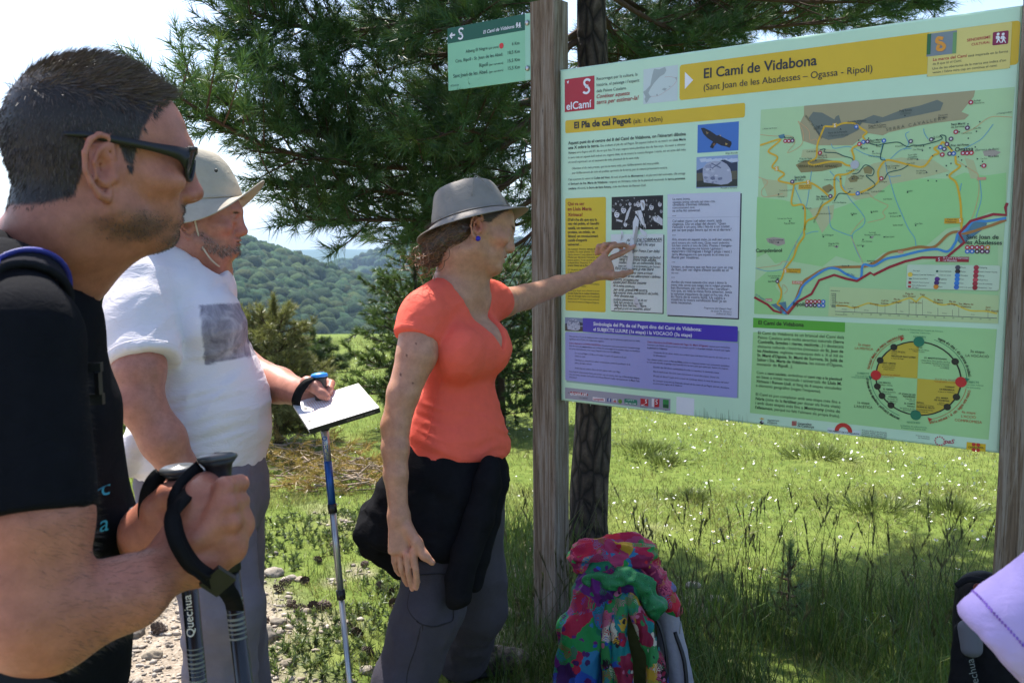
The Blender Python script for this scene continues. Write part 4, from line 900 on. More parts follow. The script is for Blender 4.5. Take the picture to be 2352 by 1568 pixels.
for t, c_, r in ((90, GRN, 0.0135), (270, GRN, 0.0135), (180, srgb('c8242a'), 0.0135), (0, srgb('c8242a'), 0.0135), (32, '', 0), (-24, '', 0), (-44, '', 0), (126, '', 0), (155, '', 0), (198, '', 0), (214, '', 0), (233, '', 0)):
    q = el(t); r = r or 0.0088; p.uvpoly([(q[0] + r * math.cos(s), q[1] + r * math.sin(s)) for s in np.linspace(0, 6.283, 16, endpoint=False)], c_ or srgb('16241c'), 4)
for t, k_, c_ in ((111, 1.13, srgb('b8342c')), (4, 1.13, GRN), (184, 1.13, GRN), (287, 1.13, srgb('b8342c'))):
    q = el(t, k_); p.uvpoly([(q[0] + 0.007 * math.cos(s), q[1] + 0.007 * math.sin(s)) for s in (0.3, 2.4, 4.5)], c_, 4)
bl(p, 'circle_diagram')
p = P_(ZF)
g = srgb('137a5a'); o_ = srgb('b0522a'); k = srgb('1d3026')
for q, c_ in ((("L'Absolut, la Transcendència, l'esperit de l'Univers.", 1322, 140, 1690, 160), g), (("L'eternitat. L'altre món.", 1418, 166, 1586, 175), g), (('NOÜMEN', 1446, 203, 1545, 208), g), (('2a etapa:', 990, 268, 1094, 276), o_), (('LA MÍSTICA', 965, 300, 1115, 310), o_), (('3a etapa:', 1911, 325, 2030, 334), k), (('LA VOCACIÓ', 1874, 360, 2063, 370), k), (('SUBJECTE', 984, 502, 1080, 508), g), (('El jo, la persona.', 972, 520, 1078, 527), g), (('la font de la llibertat.', 938, 532, 1076, 543), g), (('1a etapa:', 988, 744, 1088, 752), k), (("L'ASCÈTICA", 960, 775, 1110, 787), k), (('4a etapa:', 1841, 822, 1958, 832), o_), (("L'ACCIÓ", 1838, 858, 1958, 868), o_), (('COMPROMESA', 1785, 888, 2008, 910), o_), (('OBJECTE', 1885, 575, 1983, 580), g), (('Les coses, la funció', 1884, 594, 2020, 603), g), (('Les estructures.', 1880, 615, 2000, 625), g), (('FENOMEN', 1393, 905, 1500, 911), g), (('La història, els esdeveniments.', 1340, 930, 1558, 947), g), (('El temps lineal. Aquest món.', 1346, 948, 1552, 965), g),
           (('TAGA', 1471, 290, 1518, 293), k), (("la Mare Universal, l'Amat,", 1408, 303, 1576, 315), k), (("l'Amor creador", 1442, 320, 1540, 328), k), (('COLL DE JOU', 1267, 322, 1376, 330), k), (('la unió', 1266, 338, 1310, 342), k), (('REFUGI DE SANT JORDI', 1265, 360, 1462, 374), k), (("la mort de l'ego", 1264, 377, 1366, 384), k), (("ST. MARTÍ D'OGASSA", 1535, 376, 1720, 388), k), (("L'Abat Oliva, Mare de Déu del Puig", 1508, 395, 1745, 412), k), (("la pregunta, l'escolta i la resposta.", 1514, 412, 1742, 430), k), (('La crida, la vocació.', 1612, 436, 1742, 446), k), (('La Profecia.', 1664, 456, 1742, 462), k), (('SANT AMANÇ', 1190, 416, 1302, 424), k), (("l'Amic, el místic,", 1192, 433, 1298, 440), k), (('la contemplació,', 1190, 449, 1296, 457), k), (("el foll d'amor.", 1200, 467, 1288, 473), k), (('PLA DE CAL PEGOT', 1180, 512, 1338, 522), o_), (('el subjecte lliure', 1180, 528, 1286, 535), o_), (('PLA DE CAL PEGOT', 1624, 550, 1793, 562), o_), (("l'entrega plena: a la crida", 1618, 567, 1792, 580), o_), (('TORRENT', 1702, 613, 1784, 618), k), (('DE RIBAMALA', 1660, 633, 1784, 641), k), (('el pas a la Vidabona', 1646, 650, 1782, 660), k), (('STA. MARIA', 1630, 702, 1732, 708), k), (('DE VIDABONA', 1616, 720, 1742, 730), k), (('el fruit,', 1656, 742, 1702, 745), k), (('la Plenitud', 1642, 755, 1718, 762), k), (('CAL BEIATO', 1160, 576, 1258, 584), k), (("el pelegrí, l'asceta", 1160, 593, 1274, 602), k), (('EL NEGRE', 1198, 632, 1280, 638), k), (('la neteja, la pràctica', 1174, 648, 1302, 658), k), (('ascètica', 1212, 667, 1262, 671), k), (('OGASSA,', 1240, 693, 1314, 699), k), (('les mines: les', 1232, 708, 1318, 716), k), (('profunditats', 1234, 726, 1314, 733), k), (('interiors', 1246, 745, 1302, 749), k), (('ST. JOAN DE LES', 1325, 668, 1462, 680), k), (('ABADESSES', 1358, 690, 1460, 699), k), (("l'obridor de", 1382, 710, 1460, 717), k), (('camins', 1410, 728, 1456, 732), k), (('EL COMTE', 1372, 748, 1456, 755), k), (('ARNAU', 1392, 770, 1454, 776), k), (('les cadenes de les', 1336, 784, 1454, 794), k), (('dependències', 1358, 802, 1452, 809), k), (('RIPOLL', 1474, 742, 1534, 747), k), (('el retorn a la societat', 1472, 758, 1614, 770), k), (('GUIFRÉ EL PELÓS', 1472, 776, 1618, 789), k), (('el compromís funda', 1470, 795, 1606, 807), k), (('nació cada dia', 1470, 812, 1566, 820), k)):
    p.t(*q, c=c_, lvl=5, bold=0.018 if q[0].isupper() and c_ is k and len(q[0]) > 3 and 'LA VOC' not in q[0] and 'ASC' not in q[0] else 0.0)
def curved(txt, t0, t1, k_, c_, size, flip=False):
    n = len(txt)
    for i, ch in enumerate(txt):
        if ch == ' ': continue
        t = t0 + (t1 - t0) * (i + 0.5) / n; q = el(t, k_); V, F = text_mesh(ch, 0.008, 0)
        a = math.radians(t - 90 if not flip else t + 90); ca, sa = math.cos(a), math.sin(a); v = V * size - (0.25 * size, 0)
        p.mb.add([bpt(q[0] + x * ca - y * sa, q[1] + x * sa + y * ca, 0.002) for x, y in v], F, c_)
curved("fusió amb l'Absolut, mort mística, consciència plena", 172, 108, 1.17, srgb('a8522c'), 0.0105)
curved('segons els dons i els carismes de cadascú', 68, 8, 1.17, k, 0.0105)
curved('alliberament de les dependències, purificació, deseiximent', 185, 252, 1.24, k, 0.0105, True)
curved('amb la societat i el món, segons cada vocació', 286, 350, 1.24, o_, 0.0105, True)
bl(p, 'circle_text')
# --- sponsors
p = P_(ZF)
p.poly([(740, 940), (1012, 968), (1008, 1012), (738, 985)], srgb('cfe0dd'), 1)
p.poly([(182, 862), (190, 870), (200, 858), (210, 870), (218, 862), (215, 876), (184, 874)], srgb('d8b23a'), 2).poly([(180, 900), (200, 880), (220, 900), (200, 920)], srgb('30303a'), 2).poly([(200, 880), (220, 900), (200, 900)], srgb('c9ccd8'), 3)
p.t('Ajuntament', 247, 886, 344, 893, BLK).t("d'Ogassa", 246, 906, 326, 911, BLK)
for i in range(4): p.rect(448 + i * 10, 888, 454 + i * 10, 928, RED, 2)
p.t('Generalitat', 496, 916, 610, 924, BLK, bold=0.012).t('de Catalunya', 494, 934, 630, 946, BLK, bold=0.012)
q = p.p(870, 975); n = 14
p.mb.add([bpt(q[0] + r * math.cos(t), q[1] + r * math.sin(t), 0.0008) for r in (0.024, 0.0125) for t in np.linspace(0, math.pi, n)], [(i, i + 1, n + i + 1, n + i) for i in range(n - 1)], srgb('c4302c'))
p.t('PARLAMENT DE CATALUNYA', 742, 972, 1002, 1003, BLK, bold=0.012)
p.para(["El Camí, declarat bé d'interès", 'cultural, social i turístic pel', 'Parlament de Catalunya i pel', 'Parlament de les Illes Balears'], (1024, 968), (1226, 990), (1022, 1012), (1224, 1036), c=BLK)
p.t('Projecte coordinat', 1466, 1010, 1578, 1022, BLK).t("per l'associació", 1484, 1028, 1578, 1038, BLK)
for i in range(12):
    t = i * math.pi / 6; q = p.p(1660, 1052); r = 0.011; p.uvpoly([(q[0] + r * math.cos(t) + 0.002 * math.cos(s), q[1] + r * math.sin(t) + 0.002 * math.sin(s)) for s in np.arange(0, 6.2, 1.05)], srgb('b8305a'), 2)
p.t('paS', 1697, 1070, 1785, 1074, srgb('b02a58'), bold=0.015, italic=0.3)
p.rect(1882, 1060, 2036, 1140, srgb('e0bb22'), 1).t('CATALUNYA', 1896, 1108, 2022, 1114, BLK, bold=0.015)
for x, y in ((1940, 1080), (1977, 1084), (1940, 1124), (1976, 1128)): p.disc(x, y, 0.005, srgb('c8322a'), 3, 6)
bl(p, 'sponsor_logos', kind='stuff')

p = P_(ZC); rng = random.Random(12)
for k_ in range(46):
    x = rng.uniform(1715, 2340) if k_ < 34 else rng.uniform(150, 1500); y1 = 1210 + (x - 1500) * 0.115 + 6; h_ = rng.uniform(20, 150) * (1 if k_ < 34 else 0.35); w_ = rng.uniform(1.5, 5)
    p.poly([(x - w_, y1 - 4), (x + w_, y1 - 4), (x + w_ * 0.3, y1 - h_), (x - w_ * 0.3, y1 - h_)], srgb(rng.choice(['9fc0a4', 'a6c4a8', '8fae90'])), 0.6 + 0.01 * k_)
p.build('algae_streaks', panel, INK, kind='stuff')
# ---------------------------------------------------------------- direction sign bolted to the side of the left post
SN = -0.012
def spt(u, v, n=0.0): return bpt(u, v, SN + n)
def ons(x, y):
    r = ray(x, y); o = BO + BN * SN; t = ((o - CO) @ BN) / (r @ BN); q = CO + r * t - o
    return np.array([q @ BU, q[2]])
s_tl, s_br = ons(1029, 62), ons(1216, 188)
sv0, sv1 = (ons(1030, 206)[1] + ons(1218, 187)[1]) / 2, (ons(1028, 63)[1] + ons(1216, 33)[1]) / 2
su0, su1 = ons(1029, 130)[0], -0.1005
sign = empty('direction_sign', spt(su1, (sv0 + sv1) / 2), 'green and pale green direction sign bolted to the grey wooden post', 'sign')
panel_mesh(spt, su0, su1, sv0, sv1, -0.006, 0.0, 0.001, srgb('a4dcc0')).build('plate', PANEL, sign, smooth=False, use_col=True)
ZS = (1700, 0, 3.92)
def S_(): return Print(ons, spt, ZS)
p = S_(); k = srgb('1d3a33')
a, b = p.p(352, 455), p.p(1568, 495)
p.uvpoly([(su0, a[1] - 0.0515), (p.p(1568, 300)[0], a[1] - 0.0515), (p.p(1568, 300)[0], sv1 - 0.0005), (su0, sv1 - 0.0005)], srgb('0d5a41'), 1)
p.uvpoly([(su0, sv0), (p.p(1568, 300)[0], sv0), (p.p(1568, 300)[0], a[1] - 0.052), (su0, a[1] - 0.052)], srgb('8ecfa8'), 1)
p.build('sign_fields', sign, INK)
S_().t('El Camí de Vidabona', 918, 535, 1405, 442, WHT, italic=0.25, bold=0.012).build('sign_heading', sign, INK)
p = S_(); walkers(p, 1426, 440, 4.6, WHT); p.build('walkers_symbol', sign, INK)
p = S_(); camino_mark(p, 567, 532, 105, 195, WHT); p.build('trail_mark', sign, INK)
S_().line([(475, 550), (400, 565)], 0.006, WHT, 4).line([(432, 522), (396, 566), (428, 604)], 0.006, WHT, 4.3).build('arrow', sign, INK)
for row in ([('Alberg El Negre', 642, 836, 985, 778), ('(per pista)', 1002, 776, 1157, 752)], [('6 Km', 1368, 716, 1483, 700)], [('Ctra. Ripoll - St. Joan de les Abad.', 482, 988, 1226, 875)], [('10,5 Km', 1302, 858, 1489, 832)], [('Ripoll', 856, 1058, 990, 1035), ('(per carretera)', 1008, 1036, 1228, 1005)], [('15,5 Km', 1302, 987, 1489, 960)], [('Sant Joan de les Abad.', 448, 1225, 990, 1150), ('(per carretera)', 1010, 1150, 1230, 1115)], [('15,5 Km', 1306, 1102, 1490, 1078)], [('elCamí.cat', 405, 1362, 535, 1345)]):
    p = S_()
    for q in row: p.t(*q, c=k, bold=0.004)
    p.build('sign_line', sign, INK)
S_().disc(1201, 722, 0.0095, srgb('d8302c'), 3, 16).build('red_dot', sign, INK)
for x, y in ((1606, 362), (1612, 1075)):
    q = S_().p(x, y); V, F = lathe([(0.001, 0.0), (0.009, 0.0), (0.009, 0.003), (0.006, 0.006), (0.002, 0.0068)], 12, BN, spt(q[0], q[1], 0.0005))
    obj('bolt', V, F, STEEL, sign)

# ---------------------------------------------------------------- people: heads, ears, skin
def head_frame(p, fwd, up):
    """4x4 matrix: local x forward, y left, z up, placed with the ear line at p"""
    B = basis(fwd, up); M = np.eye(4); M[:3, :3] = B; M[:3, 3] = p
    return M
def yaw_pitch(yaw, pitch, roll=0.0):
    """facing: yaw from +X (right of picture) towards +Y (away), pitch up, roll"""
    y, p = math.radians(yaw), math.radians(pitch)
    f = np.array((math.cos(y) * math.cos(p), math.sin(y) * math.cos(p), math.sin(p)))
    u = np.array((-math.cos(y) * math.sin(p), -math.sin(y) * math.sin(p), math.cos(p)))
    l = np.cross(u, f); r = math.radians(roll)
    return f, u * math.cos(r) + l * math.sin(r)
M_ = lambda *v: np.array(v, float) * 0.001
def ear_prims(s, out=22, size=1.0):
    """s=+1 left ear, -1 right; local head space"""
    a = math.radians(out); sz = size
    def e(u, v, w=0.0):      # u forward, v up, w out of the ear plate
        u, v = u * sz, v * sz
        back = -u * math.sin(a) if u < 12 else 0
        return M_(u * math.cos(a) - 2, s * (72 + max(0, (10 - u)) * math.sin(a) * 1.0 + w), v)
    pr = []
    hel = [(6, 3), (8, 16), (6, 28), (0, 35), (-9, 36), (-19, 29), (-24, 15), (-23, -2), (-16, -16), (-6, -27), (2, -29), (5, -20)]
    rad = [2.2, 2.4, 2.8, 3.2, 3.4, 3.4, 3.2, 3.0, 3.2, 5.0, 5.4, 3.6]
    pr += [ecap(e(-8, 26, 1), e(-4, -16, 1), (0.0125 * sz, 0.0028), (0.010 * sz, 0.003), (1, 0, 0), 0.004)]
    pr += chain([e(*h, 4 if i < 10 else 2) for i, h in enumerate(hel)], [r * 0.001 * sz for r in rad], 0.0018)
    pr += chain([e(0, 27, 4), e(-9, 20, 5), (e(-14, 6, 5)), e(-11, -8, 5), e(-4, -14, 4)], [0.0026, 0.003, 0.0032, 0.003, 0.0024], 0.0022)
    pr += [ell(e(-3, 3, 7), M_(8.5, 6.5, 12), 0.003, True)]
    pr += chain([e(9, 4, 3), e(9, -8, 4), e(2, -14, 4)], [0.0034, 0.0042, 0.003], 0.003)
    return pr
def head_prims(g):
    """g: dict of shape numbers (mm); 'low' and 'high' stretch the face below and the skull above the eye line"""
    lo_, hi_ = g.get('low', 1.0), g.get('high', 1.0)
    def w_(P):
        Q = P.copy(); z = P[:, 2]
        Q[:, 2] = np.where(z < -0.012, -0.012 + (z + 0.012) / lo_, np.where(z > 0.04, 0.04 + (z - 0.04) / hi_, z)); return Q
    out = []
    for p in _head_prims(g):
        c = p.c.copy(); c[2] = -0.012 + (c[2] + 0.012) * lo_ if c[2] < -0.012 else (0.04 + (c[2] - 0.04) * hi_ if c[2] > 0.04 else c[2])
        out.append(Prim((lambda P, f=p.f: f(w_(P))), c, p.r * max(1.0, lo_, hi_) + 0.01, p.k, p.sub))
    return out
def _head_prims(g):
    w = g.get('w', 1.0); j = g.get('jaw', 1.0); n = g.get('nose', 1.0); cx = g.get('chin', 0.0)
    pr = [ell(M_(-8, 0, 44), M_(98, 75 * w, 85)), ell(M_(38, 0, 46), M_(57, 60 * w, 52), 0.02),
          ell(M_(38, 0, -6), M_(48, 55 * w, 60), 0.02), ell(M_(34, 0, -42), M_(42, 46 * w * j, 36), 0.02)]
    for s in (1, -1):
        pr += [cap(M_(6, s * 60 * w, -2), M_(10, s * 50 * w * j, -46), 0.013, 0.014, 0.03),
               cap(M_(10, s * 49 * w * j, -47), M_(72 + cx, s * 16, -72), 0.016, 0.014, 0.03),
               ell(M_(62, s * 45 * w, -2), M_(27, 19, 17), 0.022),
               cap(M_(82, s * 34, 35), M_(92, s * 7, 37), g.get('brow', 9) * 0.001, g.get('brow', 9) * 0.001, 0.02),
               ell(M_(64, s * 26, -36), M_(19, 17, 24), 0.018)]
    pr += [ell(M_(80 + cx, 0, -72), M_(15, 22, 15), 0.02), ell(M_(75, 0, -42), M_(20, 27, 26), 0.015)]
    for s in (1, -1):
        pr += [ell(M_(97, s * 31, 20), M_(15, 17, 11), 0.012, True)]
    for s in (1, -1):
        pr += [ell(M_(77, s * 31, 20), M_(13, 14, 12.5), 0.003),
               cap(M_(84, s * 43, 22), M_(90, s * 24, 26), 0.0042, 0.0046, 0.006), cap(M_(84, s * 42, 13), M_(89, s * 22, 13), 0.004, 0.004, 0.007)]
    L = n
    pr += [cap(M_(90, 0, 27), M_(104 + 4 * (n - 1) * 10, 0, -6), 0.0085, 0.0095, 0.014), ell(M_(106 + 40 * (n - 1), 0, -11), M_(10.5, 9.5, 9), 0.008),
           cap(M_(92, 0, 15), M_(96, 0, -12), 0.011, 0.014, 0.012)]
    for s in (1, -1):
        pr += [ell(M_(96 + 20 * (n - 1), s * 12.5, -16), M_(10, 6.5, 8), 0.006)]
    for s in (1, -1):
        pr += [ell(M_(101 + 20 * (n - 1), s * 6.5, -23), M_(5.5, 3, 4.5), 0.003, True)]
    lp = g.get('lips', 1.0); sm = g.get('smile', 0.0)
    lx = g.get('lipx', 0.0)
    pr += [ell(M_(91 + lx, 0, -37), M_(11, 22, 6.5 * lp), 0.006), ell(M_(90 + lx, 0, -50.5), M_(10.5, 19, 6.5 * lp), 0.006)]
    if g.get('open', 0) > 0:
        pr += [ell(M_(101, 0, -44), M_(16, 23, 2.0 + g['open']), 0.003, True)]
    else:
        pr += [ell(M_(104, 0, -43.8), M_(16, 25, 1.3), 0.0025, True)]
    pr += [ell(M_(100, 0, -61), M_(10, 18, 5), 0.008, True)]
    return pr
SKIN = None
def skin_material():
    m = bpy.data.materials.new('skin'); m.use_nodes = True; n = NT(m); b = n.b
    a = n.new('VertexColor'); a.layer_name = 'Col'
    mott = n.noise(45, 5, 0.7, n.coord()); fine = n.noise(420, 3, 0.7, n.coord()); spot = n.noise(160, 2, 0.5, n.coord())
    c = n.mix(1.0, a.outputs['Color'], n.ramp(mott.outputs['Fac'], [(0.3, (0.80, 0.72, 0.70)), (0.7, (1.16, 1.12, 1.10))]), 'MULTIPLY')
    c = n.mix(n.ramp(spot.outputs['Fac'], [(0.70, (0, 0, 0)), (0.78, (0.35, 0.35, 0.35))]), c, (0.16, 0.06, 0.035))
    n.ln(c, b.inputs['Base Color'])
    b.inputs['Roughness'].default_value = 0.43
    b.inputs['Specular IOR Level'].default_value = 0.42
    b.inputs['Subsurface Weight'].default_value = 0.18
    b.inputs['Subsurface Radius'].default_value = (1.0, 0.35, 0.18)
    b.inputs['Subsurface Scale'].default_value = 0.006
    h = n.mix(0.6, fine.outputs['Fac'], mott.outputs['Fac'])
    n.ln(n.bump(h, 0.6, 0.0016), b.inputs['Normal'])
    return m
SKIN = skin_material()
HAIR = mat('hair', attr=True, rough=0.38, spec=0.6)
def cloth(name, color=(0.8, 0.8, 0.8), scale=900, bump=0.25, rough=0.9, var=0.06, attr=False, weave=True):
    if name in MATS: return MATS[name]
    m = bpy.data.materials.new(name); m.use_nodes = True; n = NT(m); b = n.b
    base = color
    if attr:
        a = n.new('VertexColor'); a.layer_name = 'Col'; base = a.outputs['Color']
    no = n.noise(26, 4, 0.65, n.coord()); f = n.ramp(no.outputs['Fac'], [(0.3, (1 - var,) * 3), (0.7, (1 + var,) * 3)])
    n.ln(n.mix(1.0, base, f, 'MULTIPLY'), b.inputs['Base Color'])
    b.inputs['Roughness'].default_value = rough; b.inputs['Specular IOR Level'].default_value = 0.2 if attr or max(color) > 0.05 else 0.05
    fi = n.noise(scale, 2, 0.6, n.coord()); fo = n.noise(34, 4, 0.6, n.coord('Object', (1, 1, 1.8)), 0.8)
    n1 = n.bump(fo.outputs['Fac'], 0.35, 0.006)
    n.ln(n.bump(fi.outputs['Fac'], bump, 0.0006, n1), b.inputs['Normal'])
    MATS[name] = m
    return m
def island_join(parts):
    """[(V, F, C)] -> one V, F, C"""
    n = 0; Vs, Fs, Cs = [], [], []
    for V, F, C in parts:
        Vs.append(V); Fs.append(F + n); Cs.append(C); n += len(V)
    return np.concatenate(Vs), np.concatenate(Fs), np.concatenate(Cs)
def sample_faces(V, F, mask, count, rng):
    """random points on the quads where mask (per vertex) holds; returns points, normals, per-face verts"""
    fm = mask[F].all(1); Q = F[fm]
    a = np.linalg.norm(np.cross(V[Q[:, 2]] - V[Q[:, 0]], V[Q[:, 3]] - V[Q[:, 1]]), axis=1)
    ix = rng.choice(len(Q), count, p=a / a.sum()); q = Q[ix]; u = rng.random((count, 2))
    P = (V[q[:, 0]] * ((1 - u[:, :1]) * (1 - u[:, 1:])) + V[q[:, 1]] * (u[:, :1] * (1 - u[:, 1:])) + V[q[:, 2]] * (u[:, :1] * u[:, 1:]) + V[q[:, 3]] * ((1 - u[:, :1]) * u[:, 1:]))
    N = np.cross(V[q[:, 2]] - V[q[:, 0]], V[q[:, 3]] - V[q[:, 1]]); N /= np.linalg.norm(N, axis=1)[:, None] + 1e-12
    return P, N
def strap_on(name, P, S, w, mat_, parent, target, off=0.004, th=0.004, n=48, across=5):
    """webbing laid on a garment: a sheet wrapped onto the target and given thickness"""
    Q, D = spline(np.asarray(P), n), spline(np.asarray(S), n); T = np.gradient(Q, axis=0); T /= np.linalg.norm(T, axis=1)[:, None]
    D = D - T * (D * T).sum(1)[:, None]; D /= np.linalg.norm(D, axis=1)[:, None]
    w = np.interp(np.linspace(0, 1, n), np.linspace(0, 1, np.size(w)), np.atleast_1d(w))
    V = np.array([Q[i] + D[i] * w[i] * (j / (across - 1) - 0.5) for i in range(n) for j in range(across)])
    F = [(i * across + j, i * across + j + 1, (i + 1) * across + j + 1, (i + 1) * across + j) for i in range(n - 1) for j in range(across - 1)]
    o = obj(name, V, F, mat_, parent)
    m = o.modifiers.new('wrap', 'SHRINKWRAP'); m.target = target; m.wrap_method = 'NEAREST_SURFACEPOINT'; m.wrap_mode = 'ABOVE_SURFACE'; m.offset = off
    sm = o.modifiers.new('ease', 'SMOOTH'); sm.iterations = 4
    so = o.modifiers.new('thick', 'SOLIDIFY'); so.thickness = th; so.offset = 1.0
    return o
def seam_ring(name, c, axis, ra, rb, side, mat_, parent, target, w=0.0025, off=0.0004, th=0.0012, arc=(0, 6.283)):
    """a stitched band round a garment"""
    ax = _v(axis) / np.linalg.norm(axis); s_ = _v(side); s_ = s_ - ax * (s_ @ ax); s_ /= np.linalg.norm(s_); t_ = np.cross(ax, s_)
    P = np.array([_v(c) + s_ * ra * math.cos(q) + t_ * rb * math.sin(q) for q in np.linspace(*arc, 40)])
    return strap_on(name, P, np.tile(ax, (40, 1)), w, mat_, parent, target, off, th, 80, 3)
def fold(V, N, amp, P0, freq, seed):
    """push cloth vertices along their normals with stretched noise"""
    return V + N * (amp * fbm((V - P0) * np.asarray(freq), 3, seed))[:, None]
def to_local(M, V):
    M = np.asarray(M); return (V - M[:3, 3]) @ M[:3, :3]
def dirs_to_world(M, D): return D @ np.asarray(M)[:3, :3].T
def pts(L):
    """[(x, y, depth)] -> world points"""
    return [at(*q) for q in L]

# ---------------------------------------------------------------- man in the black shirt, close to the camera
man1 = empty('person', on_ground(120, 1500) * 0 + np.array((at(90, 900, 0.98)[0], at(90, 900, 0.98)[1], 0.0)), 'man in a black t-shirt and dark sunglasses gripping two black trekking poles', 'person')
def build_man1():
    rng = np.random.default_rng(1)
    f, u = yaw_pitch(30, -5, 0)
    M = head_frame(at(248, 392, 1.015) + 0.078 * np.cross(u, f), f, u)
    g = dict(w=1.0, jaw=1.04, nose=1.06, brow=10, lips=0.75, lipx=-5, chin=-8, low=0.89, high=1.08)
    hp = head_prims(g) + ear_prims(1) + ear_prims(-1, 24, 1.05)
    loc = lambda *q: (M[:3, :3] @ M_(*q)) + M[:3, 3]
    pr = moved(hp, M)
    # neck: leans back and down from the skull into the collar
    cb = at(-40, 690, 1.03) + np.array((0, 0.07, 0))
    c2 = at(45, 600, 1.04) + np.array((0, 0.07, 0))
    side = M[:3, 1]
    pr += echain([loc(-28, 0, 10), loc(-30, 0, -60), c2, cb], [(0.052, 0.058), (0.055, 0.060), (0.058, 0.064), (0.066, 0.072)], side, 0.025)
    pr += [cap(loc(30, 0, -70), at(70, 655, 1.06) + np.array((0, 0.06, 0)), 0.028, 0.036, 0.03)]
    V, F = mesh_sdf(pr, 0.0027)
    L = to_local(M, V) * 1000
    base = np.array((0.43, 0.175, 0.12)); C = np.tile(base, (len(V), 1))
    C = paint(C, V, (0.40, 0.14, 0.10), 8, 30, np.linalg.norm((L - (104, 0, -10)) / (1, 1, 1), axis=1))
    C = paint(C, V, (0.40, 0.145, 0.10), 6, 30, np.abs(np.linalg.norm((L - (0, -85, 5)), axis=1) - 0))
    C = paint(C, V, (0.25, 0.08, 0.065), 0.75, 1.15, np.linalg.norm((L - (95, 0, -44)) / (14, 24, 11), axis=1))
    # stubble: jaw, chin, lip
    nz = fbm(L / 9.0, 3, 5)
    st = np.minimum(np.minimum(np.linalg.norm((L - (82, 0, -66)) / (30, 40, 24), axis=1), np.linalg.norm((L - (92, 0, -32)) / (14, 24, 8), axis=1)),
                    np.minimum(np.linalg.norm((L - (40, -52, -58)) / (48, 26, 18), axis=1), np.linalg.norm((L - (40, 52, -58)) / (48, 26, 18), axis=1)))
    C = paint(C, V, (0.18, 0.09, 0.066), 0.3, 1.7, st + nz * 0.35)
    # hair region: above a curved line from forehead past the temple, round the ear, to the nape
    x, y, z = L.T; ay = np.abs(y)
    line = np.interp(x, [-130, -100, -60, -32, -22, -12, 8, 18, 26, 34, 46, 58, 70, 84], [-44, -46, -42, -30, 6, 38, 36, 14, 8, 48, 72, 90, 103, 116])
    hm = z - line - nz * 3
    earm = (np.linalg.norm((L - (-6, np.sign(y)[0] * 0, 4)) / (30, 1e9, 38), axis=1) < 1) & (ay > 73)
    C = paint(C, V, (0.020, 0.015, 0.013), -3, 3, np.where(earm, 20, -hm))
    hairm = (hm > -2) & ~earm
    # right arm: upper arm out of the sleeve, elbow, forearm, fist round the pole
    A = pts([(75, 900, 0.90), (85, 1190, 0.87), (85, 1400, 0.865), (120, 1440, 0.88), (300, 1362, 0.93), (428, 1280, 0.98)])
    ap = [ecap(A[0], A[1], (0.046, 0.050), (0.0475, 0.052), (1, 0, 0), 0.015), ecap(A[1], A[2], (0.0475, 0.052), (0.046, 0.046), (1, 0, 0), 0.015),
          cap(at(40, 1330, 0.87), at(60, 1450, 0.87), 0.044, 0.040, 0.02), cap(A[2], A[3], 0.042, 0.040, 0.015), cap(A[3], A[4], 0.040, 0.033, 0.015), cap(A[4], A[5], 0.033, 0.0235, 0.015),
          cap(at(160, 1380, 0.88), at(290, 1355, 0.93), 0.035, 0.030, 0.02)]
    W, K = at(432, 1262, 0.985), at(505, 1170, 1.0)
    vw = np.array((0, 1.0, 0))
    ap += [ecap(W, K, (0.034, 0.026), (0.044, 0.024), at(470, 1120, 1.0) - at(520, 1280, 1.0), 0.03)]
    # back of the hand: knuckles run top to bottom along the right edge; fingers wrap round the far side of the grip
    kn = [(516, 1118, 0.985), (526, 1160, 0.98), (532, 1200, 0.98), (528, 1240, 0.985)]
    k2 = [(551, 1110, 1.012), (552, 1150, 1.010), (553, 1192, 1.008), (551, 1233, 1.008)]
    k3 = [(540, 1114, 1.045), (538, 1152, 1.046), (545, 1196, 1.044), (542, 1236, 1.040)]
    k4 = [(505, 1122, 1.052), (505, 1160, 1.054), (508, 1204, 1.050), (510, 1240, 1.046)]
    for i in range(4):
        r = (0.0104, 0.0104, 0.0100, 0.0090)[i]
        ap += [cap(K, at(*kn[i]), 0.015, r * 1.12, 0.010)]
        ap += [cap(at(*kn[i]), at(*k2[i]), r * 1.08, r, 0.002), cap(at(*k2[i]), at(*k3[i]), r, r * 0.95, 0.001), cap(at(*k3[i]), at(*k4[i]), r * 0.95, r * 0.85, 0.003)]
    ap += [cap(at(470, 1280, 0.985), at(530, 1262, 0.985), 0.026, 0.016, 0.02)]
    for i in range(4):                                    # tendons on the back of the hand
        ap += [cap(at(452, 1238, 0.958), at(kn[i][0] - 4, kn[i][1], kn[i][2] - 0.012), 0.004, 0.0055, 0.012), ell(at(kn[i][0] + 2, kn[i][1], kn[i][2] - 0.008), (0.0085, 0.0085, 0.008), 0.006)]
    # thumb: from the wrist over the near side of the grip, tip behind the strap
    ap += chain(pts([(440, 1215, 0.985), (452, 1160, 0.988), (470, 1118, 1.012), (490, 1098, 1.032)]), [0.024, 0.019, 0.0135, 0.011], 0.012)
    V2, F2 = mesh_sdf(ap, 0.0031)
    C2 = np.tile(base, (len(V2), 1))
    for q in kn: C2 = paint(C2, V2, (0.46, 0.16, 0.11), 0.004, 0.022, np.linalg.norm(V2 - at(*q) + vw * 0.008, axis=1))
    C2 = paint(C2, V2, (0.40, 0.155, 0.10), 0.02, 0.09, np.linalg.norm(V2 - at(500, 1180, 0.97), axis=1))
    # left arm: crosses behind, wrist with watch, hand on the other pole
    B = pts([(150, 900, 1.30), (215, 1240, 1.27), (295, 1240, 1.18), (348, 1222, 1.115)])
    bp = chain(B, [0.05, 0.044, 0.034, 0.029], 0.02)
